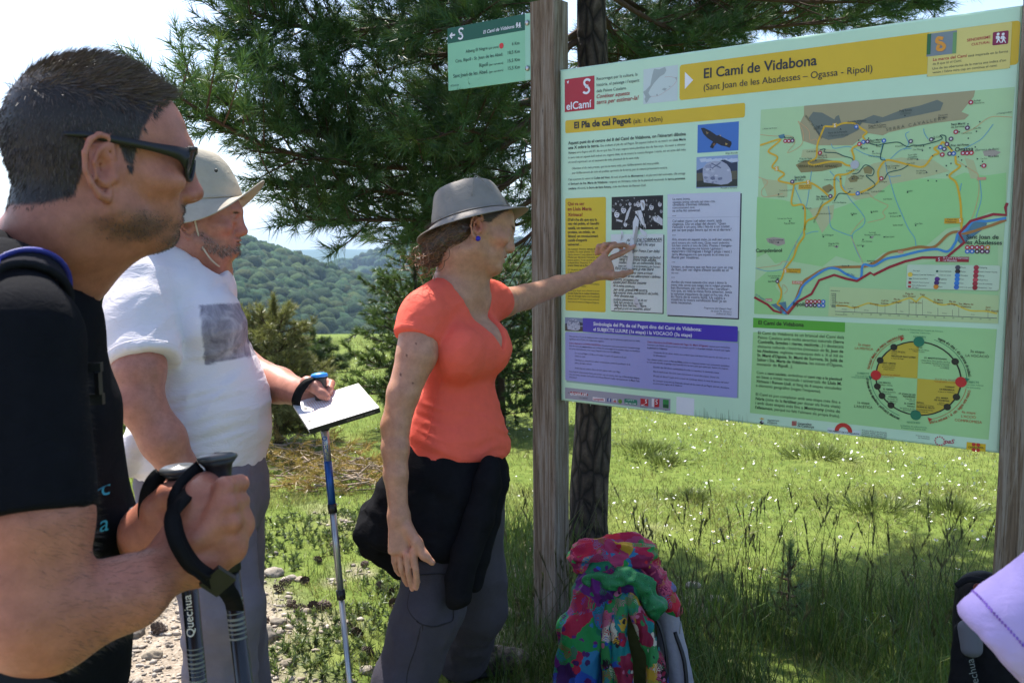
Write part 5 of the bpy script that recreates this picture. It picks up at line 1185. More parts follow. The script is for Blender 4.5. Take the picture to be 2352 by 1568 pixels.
    bp += [ecap(at(330, 1225, 1.10), at(392, 1180, 1.075), (0.030, 0.026), (0.042, 0.024), at(380, 1120, 1.08) - at(390, 1250, 1.08), 0.025)]
    bp += chain(pts([(360, 1165, 1.07), (390, 1135, 1.06), (420, 1122, 1.058)]), [0.017, 0.0135, 0.011], 0.008)
    for i, (y0, y1) in enumerate(((1128, 1118), (1160, 1156), (1192, 1190), (1222, 1220))):
        q = pts([(392, y0 + 6, 1.09), (428, y1, 1.095), (440, y1 + 4, 1.075), (424, y1 + 8, 1.055), (404, y1 + 12, 1.05)])
        bp += chain(q, [0.0100, 0.0095, 0.0092, 0.009, 0.008], 0.0015)
    V3, F3 = mesh_sdf(bp, 0.0034)
    C3 = np.tile(base, (len(V3), 1)); C3 = paint(C3, V3, (0.41, 0.165, 0.105), 0.02, 0.08, np.linalg.norm(V3 - at(400, 1150, 1.05), axis=1))
    Vb, Fb, Cb = island_join([(V, F, C), (V2, F2, C2), (V3, F3, C3)])
    obj('body', Vb, Fb, SKIN, man1, col=Cb)
    # hair: short strands lying forward on the crown, down on the sides
    P, N = sample_faces(V, F, hairm, 17000, rng)
    Lp = to_local(M, P) * 1000; Ln = N @ M[:3, :3]
    top = sstep(60, 105, Lp[:, 2])[:, None]
    tang = np.where(top > 0.5, np.array((1, 0, 0.25)), np.array((0.15, 0, -1.0))) * (1 - 0) + 0
    tang = top * np.array((1.1, 0, 0.0)) + (1 - top) * np.array((0.1, 0, -1.0))
    D = dirs_to_world(M, Ln * (0.3 * top + 0.26) + tang * 0.75 + rng.normal(0, 0.16, (len(P), 3)) + 0.3 * fbm(Lp / 14, 2, 9)[:, None] * np.array((0, 1, 0.3)))
    ln = 0.001 * ((9 + 11 * top[:, 0]) * rng.uniform(0.6, 1.25, len(P)))
    hc = np.array((0.052, 0.034, 0.026)) * rng.uniform(0.4, 2.0, (len(P), 1)) + np.where(rng.random((len(P), 1)) < 0.07, 0.10, 0.0) * np.array((1, 0.85, 0.7))
    VH, FH, CH = strands(P - N * 0.001, D, ln, 0.0008, rng, None, 2, hc)
    # softer hairline and stubble
    P, N = sample_faces(V, F, (hm > -8) & (hm <= 0) & ~earm & (z > -20), 700, rng); Lq = to_local(M, P) * 1000; tp_ = sstep(60, 100, Lq[:, 2])[:, None]
    VS1, FS1, CS1 = strands(P, N * 0.3 + dirs_to_world(M, tp_ * np.array((0.9, 0, 0.1)) + (1 - tp_) * np.array((0.2, 0, -1.0))) + rng.normal(0, .2, P.shape), rng.uniform(0.004, 0.010, len(P)), 0.0006, rng, None, 2, np.array((0.05, 0.034, 0.026)) * rng.uniform(0.5, 1.6, (len(P), 1)))
    P, N = sample_faces(V, F, (st + nz * 0.35) < 1.35, 5200, rng); q_ = np.min([np.linalg.norm((to_local(M, P) * 1000 - c_) / r_, axis=1) for c_, r_ in (((82, 0, -66), (30, 40, 24)), ((92, 0, -32), (14, 24, 8)), ((40, -52, -58), (48, 26, 18)))], 0); kp = rng.random(len(P)) < np.clip(1.35 - q_, 0.04, 0.8); P, N = P[kp], N[kp]
    VS2, FS2, CS2 = strands(P, N * 0.8 + dirs_to_world(M, np.tile((0.2, 0, -0.6), (len(P), 1))) + rng.normal(0, .3, P.shape), rng.uniform(0.0012, 0.0028, len(P)), 0.0005, rng, None, 2, np.array((0.05, 0.036, 0.03)) * rng.uniform(0.4, 2.5, (len(P), 1)))
    # eyebrows, forearm hair
    eb = (np.linalg.norm((L - (92, -24, 36)) / (14, 22, 5), axis=1) < 1)
    P, N = sample_faces(V, F, eb, 260, rng)
    VE, FE, CE = strands(P, N * 0.6 + dirs_to_world(M, np.tile((0.1, -0.8, 0.3), (len(P), 1))) + rng.normal(0, .2, P.shape), 0.008, 0.0007, rng, None, 2, np.tile((0.02, 0.015, 0.012), (len(P), 1)))
    ax = A[5] - A[3]; tt = ((V2 - A[3]) @ ax) / (ax @ ax)
    P, N = sample_faces(V2, F2, (tt > -0.1) & (tt < 0.98) & (np.linalg.norm(V2 - K, axis=1) > 0.06), 3000, rng)
    dn = ax / np.linalg.norm(ax) * 0.75 + np.array((0.1, 0, -0.55))
    VF, FF, CF = strands(P, N * 0.45 + dn + rng.normal(0, .25, P.shape), rng.uniform(0.006, 0.014, len(P)), 0.00022, rng, None, 2, np.tile((0.055, 0.034, 0.022), (len(P), 1)))
    VV, FF_, CC = island_join([(VH, FH, CH), (VS1, FS1, CS1), (VS2, FS2, CS2), (VE, FE, CE), (VF, FF, CF)])
    obj('hair', VV, FF_, HAIR, man1, col=CC)
    # sunglasses
    gl = mat('black_plastic', (0.006, 0.006, 0.008), 0.42)
    lens = mat('dark_lens', (0.008, 0.007, 0.008), 0.12, spec=0.35)
    fr = MB()
    for s in (1, -1):
        P_t = spline(np.array([loc(-46, s * 80, 34), loc(-20, s * 80, 36), loc(30, s * 79, 33), loc(72, s * 70, 30), loc(88, s * 60, 26)]), 20)
        V_, F_ = ribbon(P_t, np.tile(u, (20, 1)), np.interp(np.linspace(0, 1, 20), [0, 0.2, 0.6, 0.85, 1], [0.005, 0.007, 0.0095, 0.017, 0.028]), 0.0035)
        fr.add(V_, F_)
    brow = spline(np.array([loc(88, -61, 36), loc(100, -36, 40), loc(106, 0, 40), loc(100, 36, 40), loc(88, 61, 36)]), 25)
    V_, F_ = ribbon(brow, np.tile(u, (25, 1)), 0.006, 0.005); fr.add(V_, F_)
    for s in (1, -1):
        low = spline(np.array([loc(88, s * 61, 30), loc(86, s * 58, 14), loc(91, s * 44, 3), loc(99, s * 24, 4), loc(104, s * 10, 18), loc(105, s * 6, 30)]), 20)
        V_, F_ = tube(low, 0.0022, 8); fr.add(V_, F_)
    sg = fr.build('sunglasses', gl, None, label='dark wraparound sunglasses on the face of the man in black', cat='sunglasses')
    for s in (1, -1):
        rows = []
        for t in np.linspace(0, 1, 9):
            a = spline(np.array([loc(88, s * 60, 36), loc(101, s * 35, 39), loc(106, s * 6, 38)]), 9)
            b = spline(np.array([loc(86, s * 58, 14), loc(93, s * 36, 2), loc(104, s * 9, 20)]), 9)
            rows.append(a * (1 - t) + b * t)
        G = np.array(rows); G = np.concatenate([G + M[:3, 0] * 0.001, G - M[:3, 0] * 0.001]).reshape(-1, 3); n = 9
        F_ = [(i * n + j, i * n + j + 1, (i + 1) * n + j + 1, (i + 1) * n + j) for i in range(8) for j in range(8)]
        F_ += [tuple(q + 81 for q in f_)[::-1] for f_ in F_]
        obj('lens', G, F_, lens, sg)
    # shirt
    sp = []
    dz = np.array((0, 1.0, 0))
    T = [at(15, 760, 1.02) + dz * 0.05, at(40, 1000, 1.05) + dz * 0.06, at(50, 1300, 1.08) + dz * 0.07, at(40, 1640, 1.1) + dz * 0.08]
    sp += echain(T, [(0.066, 0.11), (0.070, 0.13), (0.094, 0.13), (0.090, 0.13)], (1, 0, 0), 0.02)
    sp += [cap(at(-110, 640, 0.98), at(40, 640, 1.1) + dz * 0.06, 0.062, 0.05, 0.03), cap(at(0, 660, 1.04) + dz * 0.06, at(40, 760, 1.04) + dz * 0.06, 0.054, 0.060, 0.03)]
    sp += [cap(at(10, 650, 0.95), at(40, 780, 0.90), 0.048, 0.056, 0.03), ecap(at(38, 780, 0.90), at(70, 1190, 0.868), (0.060, 0.072), (0.061, 0.074), (1, 0, 0), 0.02, rnd=0.06)]
    sp += [cap(at(20, 700, 1.2), at(40, 1000, 1.24), 0.055, 0.06, 0.03)]
    sub = moved([], M)
    sp += [cap(c2, loc(-10, 0, -20), 0.068, 0.066, 0.006, True), cap(at(150, 590, 1.05) + dz * 0.06, at(190, 580, 1.06) + dz * 0.06, 0.035, 0.04, 0.02, True)]
    Vs, Fs = mesh_sdf(sp, 0.007)
    Ns = normals_of(Vs, Fs); Vs = fold(Vs, Ns, 0.005, 0, (9, 9, 5), 3)
    shirt = obj('shirt', Vs, Fs, cloth('black_jersey', (0.0085, 0.009, 0.012), 1400, 0.5, 0.85, 0.15), man1)
    # printed letters on the shirt front
    tq = srgb('3fb4d8')
    for ch, x, y, sz in (('a', 240, 1208, 0.028), ('c', 243, 1125, 0.028)):
        V_, F_ = text_mesh(ch, 0.0, 0.15)
        ex = at(x + 10, y, 1.0) - at(x, y, 1.0); ex = ex / np.linalg.norm(ex); ex = ex * 0.62 + np.array((0, 0.78, 0)); ey = np.array((0, 0, 1.0))
        q = at(x, y, 1.06); mb = MB(); mb.add([q + ex * (a - 0.25) * sz + ey * (b - 0.2) * sz for a, b in V_], F_)
        o = mb.build('printed_letter', mat('turquoise_print', tq, 0.6), man1)
        md = o.modifiers.new('on_cloth', 'SHRINKWRAP'); md.target = shirt; md.wrap_method = 'PROJECT'; md.use_negative_direction = True; md.use_positive_direction = True; md.offset = 0.0012
        md.use_project_y = True; md.use_project_x = False; md.use_project_z = False
    # trousers down to the ground (mostly hidden)
    tp = []
    for s, x in ((0, -60), (1, 20)):
        hip = at(x, 1640, 1.05 + 0.12 * s) + dz * 0.05; foot = np.array((hip[0] - 0.02, hip[1] - 0.05 + 0.1 * s, 0.06))
        tp += [cap(hip, hip * 0.5 + foot * 0.5, 0.095, 0.075, 0.05), cap(hip * 0.5 + foot * 0.5, foot, 0.075, 0.06, 0.05), cap(foot + (0, 0, -0.02), foot + (0.16, 0.02, -0.02), 0.045, 0.038, 0.02)]
    V_, F_ = mesh_sdf(tp, 0.009)
    obj('trousers', V_, F_, cloth('dark_trousers', (0.03, 0.03, 0.035)), man1)
    # watch on the far wrist
    wa, wb = at(300, 1238, 1.168), at(330, 1229, 1.135); wd = (wb - wa) / np.linalg.norm(wb - wa)
    V_, F_ = mesh_sdf(bp, 0.0025, lambda P, d: np.maximum(d - 0.0035, np.abs((P - wa) @ wd) - 0.011), wa - 0.07, wa + 0.07)
    wt = obj('wristwatch', V_, F_, mat('grey_rubber', (0.12, 0.12, 0.13), 0.4), None, label='grey perforated watch strap on the far wrist of the man in black', cat='watch')
    # rucksack strap over the near shoulder
    web = cloth('black_webbing', (0.012, 0.012, 0.015), 2600, 0.6, 0.7)
    bag = empty('rucksack', at(-180, 820, 1.25), 'black rucksack with blue piping on the back of the man in black', 'rucksack')
    Ps = np.array(pts([(-70, 640, 0.84), (0, 592, 0.88), (60, 600, 0.92), (115, 650, 0.97), (150, 740, 0.98), (185, 830, 0.98), (208, 900, 1.0), (205, 980, 1.01), (180, 1060, 1.02)]))
    Sd = np.array(pts([(-110, 700, 0.84), (-30, 670, 0.86), (20, 680, 0.89), (60, 710, 0.93), (100, 780, 0.95), (150, 850, 0.96), (180, 905, 0.98), (175, 975, 0.99), (150, 1050, 1.0)])) - Ps
    strap_on('shoulder_strap', Ps + Sd * 0.45, Sd, [0.06, 0.058, 0.055, 0.05, 0.04, 0.026, 0.022, 0.02, 0.02], cloth('strap_mesh', (0.018, 0.018, 0.024), 700, 0.8), bag, shirt, 0.004, 0.008)
    bp_ = mat('blue_piping', srgb('2a2f8e'), 0.5)
    strap_on('piping', (Ps + Sd * 0.02)[:6], Sd[:6], 0.006, bp_, bag, shirt, 0.011, 0.006, 40, 3)
    strap_on('piping', (Ps + Sd * 0.1)[6:], Sd[6:], 0.009, bp_, bag, shirt, 0.013, 0.003, 20, 3)
    bk = MB(); c = at(203, 880, 0.985); bk.box(c - np.array((0.013, 0.004, 0.024)), (0.026, 0.006, 0), (0, 0.007, 0), (0, 0, 0.012)); bk.box(c + np.array((-0.013, -0.004, 0.012)), (0.026, 0.006, 0), (0, 0.007, 0), (0, 0, 0.01)); bk.box(c + np.array((-0.014, -0.006, -0.012)), (0.005, 0, 0), (0, 0.009, 0), (0, 0, 0.024)); bk.box(c + np.array((0.009, -0.006, -0.012)), (0.005, 0, 0), (0, 0.009, 0), (0, 0, 0.024))
    bk.build('buckle', gl, bag, smooth=False)
    V_, F_ = mesh_sdf([ell(at(-170, 900, 1.2), (0.10, 0.16, 0.24), 0.02)], 0.01)
    obj('pack', V_, F_, MATS['black_webbing'], bag)
    # two trekking poles
    alu = mat('black_pole', (0.010, 0.010, 0.011), 0.25, 0.0, 0.7)
    rub = mat('grip_rubber', (0.012, 0.012, 0.014), 0.42, bump=0.3, bump_scale=900)
    capm = mat('grip_cap', (0.07, 0.075, 0.08), 0.30, bump=0.2, bump_scale=1200)
    inkw = mat('white_print', (0.62, 0.62, 0.62), 0.5)
    def pole(name, top, mid, bot_y, dbot, label, words, lean):
        root = empty(name, mid, label, 'trekking pole', 'black trekking poles')
        t = top; d = mid - top; d /= np.linalg.norm(d)
        V_, F_ = lathe([(0.0005, 0.0), (0.003, 0.0), (0.0032, 0.0006), (0.017, 0.0012), (0.0215, 0.0035), (0.0225, 0.006), (0.0215, 0.0085), (0.017, 0.0095), (0.016, 0.010)], 32, d, t)
        obj('grip_cap', V_, F_, capm, root)
        V_, F_ = lathe([(0.021, 0.0088), (0.0155, 0.015), (0.0135, 0.025), (0.0132, 0.045), (0.014, 0.07), (0.0135, 0.10), (0.012, 0.125), (0.0115, 0.135)], 24, d, t)
        obj('grip', V_, F_, rub, root)
        end = t + d * ((t[2] - 0.0) / -d[2])
        V_, F_ = tube([t + d * 0.13, t + d * 0.62], 0.0098, 20); sh = obj('shaft', V_, F_, alu, root)
        V_, F_ = tube([t + d * 0.60, t + d * 0.64, end - d * 0.06, end], [0.0118, 0.008, 0.0075, 0.003], 14); obj('lower_shaft', V_, F_, alu, root)
        # silver rings and lettering wrapped round the shaft
        a = np.cross(d, (0, 1, 0)); a /= np.linalg.norm(a); b = np.cross(d, a)
        if np.dot(b, CO - t) < 0: b = -b
        def wrap(s_al, ang, r=0.0101): return t + d * s_al + r * (math.cos(ang) * b + math.sin(ang) * a)
        mb = MB(); rg = random.Random(len(words))
        for i in range(9):
            s0 = lean + i * 0.0055; h_ = rg.uniform(0.0008, 0.0034); ts = np.linspace(-1.5, 1.5, 14)
            n = len(ts); mb.add([wrap(s0, q) for q in ts] + [wrap(s0 + h_, q) for q in ts], [(j, j + 1, n + j + 1, n + j) for j in range(n - 1)])
        mb.build('silver_bands', mat('silver_print', (0.15, 0.165, 0.165), 0.45), sh)
        for w_, s0, size, flip in words:
            V2_, F2_ = text_mesh(w_, 0.01, 0); mb = MB()
            mb.add([wrap(s0 + (-x if flip else x) * size, ((y - 0.3) * (-1 if flip else 1)) * size / 0.0101) for x, y in V2_], F2_)
            mb.build('lettering', inkw, sh)
        return root, d
    pA, dA = pole('trekking_pole', at(498, 1038, 1.03), at(505, 1200, 1.03) + np.array((0.006, 0, 0)), 0, 0, 'black trekking pole with strap in the near fist of the man in black', [('300E 8ATP', 0.300, 0.016, False), ('I', 0.27, 0.014, False)], 0.165)
    pB, dB = pole('trekking_pole', at(410, 1066, 1.075), at(425, 1230, 1.08), 0, 0, 'black trekking pole in the far hand of the man in black', [('Quechua', 0.205, 0.014, True), ('300E 8ATP', 0.295, 0.017, False), ('-', 0.27, 0.02, False)], 0.22)
    wm = cloth('pole_webbing', (0.010, 0.010, 0.011), 2200, 0.7, 0.6)
    Ps = spline(np.array(pts([(458, 1070, 1.02), (420, 1108, 0.99), (396, 1165, 0.955), (408, 1225, 0.940), (440, 1290, 0.935), (480, 1325, 0.94), (520, 1355, 0.975), (535, 1380, 0.99), (540, 1400, 1.0)])), 44)
    sd = spline(np.array(pts([(470, 1094, 1.02), (434, 1135, 0.99), (410, 1170, 0.945), (440, 1222, 0.955), (462, 1278, 0.945), (498, 1308, 0.95), (540, 1345, 0.985), (560, 1375, 0.99), (560, 1400, 1.0)])), 44) - Ps
    V_, F_ = ribbon(Ps, sd, np.interp(np.linspace(0, 1, 44), [0, 0.3, 1], [0.013, 0.016, 0.019]), 0.0022)
    obj('wrist_strap', V_, F_, wm, pA)
    Ps = spline(np.array(pts([(464, 1082, 1.025), (426, 1140, 0.968), (394, 1185, 0.945), (402, 1240, 0.928), (436, 1300, 0.928), (478, 1330, 0.935)])), 30)
    V_, F_ = ribbon(Ps, np.tile(at(30, 10, 1) - at(0, 0, 1), (30, 1)), 0.014, 0.0022); obj('wrist_strap', V_, F_, wm, pA)
    c = at(500, 1335, 0.945); e1 = at(530, 1352, 0.955) - at(478, 1318, 0.94); e1 /= np.linalg.norm(e1); e2 = np.cross(e1, (0, 1, 0)); e2 /= np.linalg.norm(e2); e3 = np.cross(e1, e2)
    bk = MB(); bk.box(c - e1 * 0.012 - e2 * 0.014 - e3 * 0.004, e1 * 0.024, e2 * 0.028, e3 * 0.006); bk.build('buckle', gl, pA, smooth=False)
    Ps = spline(np.array(pts([(392, 1084, 1.075), (366, 1092, 1.065), (345, 1122, 1.06), (336, 1170, 1.07), (345, 1230, 1.075)])), 24)
    V_, F_ = ribbon(Ps, np.array([at(10, -2, 1) - at(0, 0, 1)] * 6 + [at(10, 14, 1) - at(0, 0, 1)] * 18) + np.array((0, 0.003, 0)), 0.019, 0.0022); obj('wrist_strap', V_, F_, wm, pB)
build_man1()

# ---------------------------------------------------------------- man in the white t-shirt and sun hat
man2 = empty('person', np.array((at(470, 1000, 2.2)[0], at(470, 1000, 2.2)[1], 0.0)), 'bearded man in a white t-shirt, grey trousers and pale sun hat', 'person')
def build_man2():
    rng = np.random.default_rng(2)
    f, u = yaw_pitch(6, -2, 0)
    ear = at(437, 518, 2.12)
    M = head_frame(ear + 0.078 * np.cross(u, f), f, u)
    loc = lambda *q: (M[:3, :3] @ M_(*q)) + M[:3, 3]
    g = dict(w=1.03, jaw=1.12, nose=1.0, brow=9, lips=0.8, low=0.78)
    dy = np.array((0, 1.0, 0))
    pr = moved(head_prims(g) + ear_prims(1) + ear_prims(-1, 24, 1.0), M)
    nb = at(420, 660, 2.2) + dy * 0.03
    pr += echain([loc(-25, 0, 0), loc(-28, 0, -60), nb], [(0.058, 0.062), (0.062, 0.066), (0.075, 0.085)], M[:3, 1], 0.03)
    pr += [cap(loc(40, 0, -75), at(480, 625, 2.2) + dy * 0.05, 0.034, 0.042, 0.03)]
    V, F = mesh_sdf(pr, 0.0034)
    L = to_local(M, V) * 1000
    base = np.array((0.45, 0.205, 0.15)); C = np.tile(base, (len(V), 1))
    C = paint(C, V, (0.48, 0.185, 0.135), 10, 42, np.linalg.norm((L - (90, 0, -6)), axis=1))
    for s in (1, -1): C = paint(C, V, (0.48, 0.19, 0.14), 6, 30, np.linalg.norm(L - (72, s * 44, -5), axis=1))
    C = paint(C, V, (0.24, 0.07, 0.055), 0.75, 1.1, np.linalg.norm((L - (95, 0, -42)) / (13, 23, 9), axis=1))
    nz = fbm(L / 7.0, 3, 5)
    Lz = L.copy(); Lz[:, 2] = np.where(L[:, 2] < -12, -12 + (L[:, 2] + 12) / g['low'], L[:, 2]); Lz[:, 1] = np.abs(L[:, 1])
    st = np.min([p_.f(Lz) + p_.r * 0 for p_ in chain([(6, 62, 2), (12, 60, -24), (30, 52, -50), (60, 34, -66), (84, 0, -68)], [13, 20, 24, 24, 24], 0)], 0) / 22 + 0.8
    L = Lz
    st = np.minimum(st, np.linalg.norm((L - (95, 0, -31)) / (12, 26, 6), axis=1))
    C = paint(C, V, (0.29, 0.155, 0.12), 0.3, 1.25, st + nz * 0.25)
    for s in (1, -1):
        C = paint(C, V, (0.05, 0.03, 0.024), 0.5, 1.1, np.linalg.norm((L - (91, s * 26, 34)) / (14, 19, 3.6), axis=1))
        C = paint(C, V, (0.03, 0.02, 0.018), 0.4, 1.0, np.linalg.norm((L - (90, s * 31, 18.5)) / (7, 11, 2.0), axis=1))
    # near arm hanging down, hand in front of the thigh
    A = pts([(326, 740, 2.02), (320, 850, 1.98), (322, 925, 1.97), (375, 1010, 1.98), (410, 1075, 2.0), (445, 1150, 2.02), (460, 1190, 2.02)])
    ap = [cap(A[0], A[1], 0.052, 0.052, 0.02), cap(A[1], A[2], 0.054, 0.046, 0.02), cap(A[2], A[3], 0.048, 0.047, 0.02), cap(A[3], A[4], 0.047, 0.038, 0.02), cap(A[4], A[5], 0.038, 0.029, 0.02), cap(at(298, 915, 1.99), at(310, 935, 1.99), 0.022, 0.02, 0.02)]
    ap += [ecap(A[5], at(470, 1215, 2.03), (0.024, 0.036), (0.018, 0.042), (0, 1, 0), 0.02)]
    for i in range(4):
        b = at(462 + 10 * i, 1215, 2.0 + 0.02 * i); ap += chain([b, at(470 + 10 * i, 1255, 2.0 + 0.02 * i), at(468 + 8 * i, 1290, 2.03 + 0.02 * i)], [0.011, 0.010, 0.008], 0.006)
    V2, F2 = mesh_sdf(ap, 0.0045)
    C2 = np.tile(base * 0.95, (len(V2), 1)); C2 = paint(C2, V2, (0.36, 0.13, 0.09), 0.01, 0.05, np.linalg.norm(V2 - at(295, 920, 1.95), axis=1))
    # far arm reaching forward; hand round the pole, thumb and finger on the booklet
    B = pts([(500, 780, 2.40), (560, 850, 2.38), (640, 885, 2.30), (702, 906, 2.20)])
    bp = [cap(B[0], B[1], 0.055, 0.05, 0.02), cap(B[1], B[2], 0.050, 0.043, 0.02), cap(B[2], B[3], 0.043, 0.031, 0.02)]
    bp += [ecap(at(700, 905, 2.20), at(728, 898, 2.19), (0.030, 0.026), (0.034, 0.024), (0, 0, 1), 0.02)]
    bp += chain(pts([(706, 880, 2.165), (724, 888, 2.14), (740, 904, 2.13), (751, 912, 2.125)]), [0.018, 0.0145, 0.012, 0.0085], 0.008)
    for i, (y0, y1) in enumerate(((880, 878), (898, 898), (914, 916), (928, 932))):
        bp += chain(pts([(724, y0, 2.20), (748, y1 - 2, 2.215), (761, y1 + 2, 2.19), (757, y1 + 16 - 4 * i, 2.16), (750, y1 + 28 - 8 * i, 2.145)]), [0.0102, 0.0098, 0.0095, 0.0088, 0.0074], 0.0015)
    V3, F3 = mesh_sdf(bp, 0.0032)
    C3 = np.tile(base, (len(V3), 1))
    for q in ((752, 913, 2.125), (752, 906, 2.13)): C3 = paint(C3, V3, (0.55, 0.28, 0.22), 0.003, 0.010, np.linalg.norm(V3 - at(*q), axis=1))
    Vb, Fb, Cb = island_join([(V, F, C), (V2, F2, C2), (V3, F3, C3)])
    obj('body', Vb, Fb, SKIN, man2, col=Cb)
    # beard stubble and the curls at the nape
    P, N = sample_faces(V, F, (st + nz * 0.5) < 0.75, 1000, rng)
    gc = np.where(rng.random((len(P), 1)) < 0.45, 0.40, 0.10) * np.array((1, 0.80, 0.66)) * rng.uniform(0.6, 1.1, (len(P), 1))
    VE, FE, CE = strands(P, N * 0.5 + dirs_to_world(M, np.tile((0.25, 0, -0.9), (len(P), 1))) + rng.normal(0, .2, P.shape), rng.uniform(0.004, 0.009, len(P)), 0.0007, rng, None, 2, gc)
    roots, D = [], []
    for k in range(900):
        a = rng.uniform(-1, 1); roots.append(loc(-72 - 22 * math.cos(a * 1.4), 62 * math.sin(a * 1.4), rng.uniform(-50, 5))); D.append(M[:3, :3] @ np.array((-0.8 + rng.normal(0, .3), 0.5 * a + rng.normal(0, .3), -0.7)))
    roots, D = np.array(roots), np.array(D)
    VH, FH, CH = strands(roots, D, rng.uniform(0.02, 0.045, len(roots)), 0.0014, rng, np.array((0.5, 0, 0.4)), 4, np.array((0.30, 0.25, 0.20)) * rng.uniform(0.4, 1.3, (len(roots), 1)))
    VV, FF, CC = island_join([(VE, FE, CE), (VH, FH, CH)])
    obj('hair', VV, FF, HAIR, man2, col=CC)
    # t-shirt
    cx = lambda x, y, d: at(x, y, d)
    T = [cx(430, 690, 2.22), cx(440, 790, 2.22), cx(452, 900, 2.22), cx(462, 980, 2.22), cx(458, 1060, 2.22), cx(450, 1086, 2.22)]
    R = [(0.100, 0.170), (0.124, 0.170), (0.140, 0.168), (0.148, 0.170), (0.142, 0.168), (0.138, 0.166)]
    B_ = np.array((math.cos(math.radians(6)), math.sin(math.radians(6)), 0))
    sp = echain(T, R, B_, 0.03, rnd=0.12)
    sp += [cap(cx(330, 640, 2.10), cx(470, 650, 2.34), 0.045, 0.04, 0.05), ecap(cx(400, 612, 2.2), cx(430, 660, 2.22), (0.07, 0.10), (0.10, 0.15), B_, 0.05)]
    sp += [ell(cx(490, 750, 2.14), (0.070, 0.10, 0.09), 0.03), ell(cx(518, 930, 2.20), (0.092, 0.13, 0.15), 0.03)]
    # sleeve
    sp += [cap(cx(320, 655, 2.07), cx(325, 740, 2.03), 0.068, 0.070, 0.03), ecap(cx(322, 720, 2.04), cx(332, 832, 1.99), (0.072, 0.074), (0.075, 0.074), (1, 0, 0.12), 0.02, rnd=0.05)]
    sp += [ecap(cx(480, 740, 2.38), cx(520, 850, 2.38), (0.06, 0.06), (0.065, 0.065), (1, 0, 0), 0.02, rnd=0.1)]
    # flared hem behind the arm
    sp += [ecap(cx(360, 1000, 2.16), cx(325, 1075, 2.16), (0.05, 0.12), (0.03, 0.13), (1, 0, 0.5), 0.03, rnd=0.1)]
    sp += [cap(nb + np.array((0, 0, 0.005)), loc(-10, 0, -40), 0.078, 0.066, 0.006, True), cap(at(470, 612, 2.18), at(490, 600, 2.18), 0.03, 0.04, 0.01, True)]
    Vs, Fs = mesh_sdf(sp, 0.0055)
    Ns = normals_of(Vs, Fs)
    zz = Vs[:, 2]; low = sstep(1.30, 1.05, zz)
    # horizontal rolls across the belly, hanging folds on the sleeve
    Q = np.stack([Vs[:, 0] * 3 + 0.6 * fbm(Vs * 6, 2, 4), Vs[:, 1] * 3, zz * 26 - Vs[:, 0] * 6], 1)
    rid = lambda f_: 1 - 2 * np.abs(f_)
    Q2 = np.stack([Vs[:, 0] * 7 + zz * 9, Vs[:, 1] * 4, zz * 16 - Vs[:, 0] * 14], 1) + 0.5 * fbm(Vs * 7, 2, 14)[:, None]
    hemm = sstep(T[-1][2] - 0.01, T[-1][2] + 0.06, zz)
    Vs = Vs + Ns * hemm[:, None] * (0.0075 * low * rid(fbm(Q, 2, 7)) + 0.0035 * rid(fbm(Q2, 2, 9)) + 0.004 * fbm(Vs * np.array((22, 22, 5)), 2, 8))[:, None]
    wm = bpy.data.materials.new('white_cotton'); wm.use_nodes = True
    n = NT(wm); b = n.b; b.inputs['Roughness'].default_value = 0.9; b.inputs['Specular IOR Level'].default_value = 0.15
    av = n.new('VertexColor'); av.layer_name = 'Col'
    gr = n.noise(22, 5, 0.62, n.coord(), 0.6)
    ph = n.ramp(gr.outputs['Fac'], [(0.30, srgb('5d5866')), (0.48, srgb('8a8592')), (0.66, srgb('b4afba'))])
    n.ln(n.mix(av.outputs['Color'], (0.78, 0.735, 0.77), ph), b.inputs['Base Color'])
    fo = n.noise(30, 4, 0.6, n.coord('Object', (1, 1, 2.6)), 0.9); fi = n.noise(1200, 2, 0.6, n.coord())
    n.ln(n.bump(fi.outputs['Fac'], 0.2, 0.0005, n.bump(fo.outputs['Fac'], 0.4, 0.006)), b.inputs['Normal'])
    # rectangle of the printed photograph, in board-independent shirt coordinates
    q0, q1, q2 = cx(458, 698, 2.1), cx(600, 690, 2.1), cx(470, 838, 2.1)
    def pxy(P):
        D = (P - CO) @ CR; return D[:, 0] / -D[:, 2] * FPX + PXW / 2, -D[:, 1] / -D[:, 2] * FPX + PXH / 2
    X, Y = pxy(Vs)
    e = np.minimum(np.minimum(X - (458 + (Y - 698) * 0.086), 640 - X), np.minimum(Y - (701 - (X - 458) * 0.06), (838 - (X - 470) * 0.19) - Y))
    e = np.where((Ns[:, 1] > 0.35) | (Vs[:, 1] > 2.32), -9, e)
    shirt = obj('t_shirt', Vs, Fs, wm, man2, col=np.repeat((np.clip(e / 2.2 + 0.5, 0, 1) * 0.92)[:, None], 3, 1))
    # collar band, sleeve hem band
    rib = cloth('white_rib', (0.78, 0.735, 0.77), 900, 0.5)
    seam_ring('collar', nb + np.array((0, 0, 0.004)) + M[:3, 0] * 0.006, (0.35, 0, 1.0), 0.086, 0.086, M[:3, 0], rib, man2, shirt, 0.016, 0.0008, 0.0016)
    seam_ring('sleeve_hem', cx(331, 818, 1.995), cx(332, 832, 1.99) - cx(322, 720, 2.04), 0.074, 0.074, (1, 0, 0), rib, man2, shirt, 0.003, 0.0004, 0.001)
    seam_ring('hem', cx(452, 1074, 2.22), (0, 0, 1), 0.14, 0.17, B_, rib, man2, shirt, 0.003, 0.0004, 0.001)
    strap_on('sleeve_seam', pts([(355, 640, 2.08), (392, 690, 2.05), (415, 750, 2.05), (412, 805, 2.04)]), np.tile(at(10, 0, 1) - at(0, 0, 1), (4, 1)), 0.004, rib, man2, shirt, 0.0004, 0.0014)
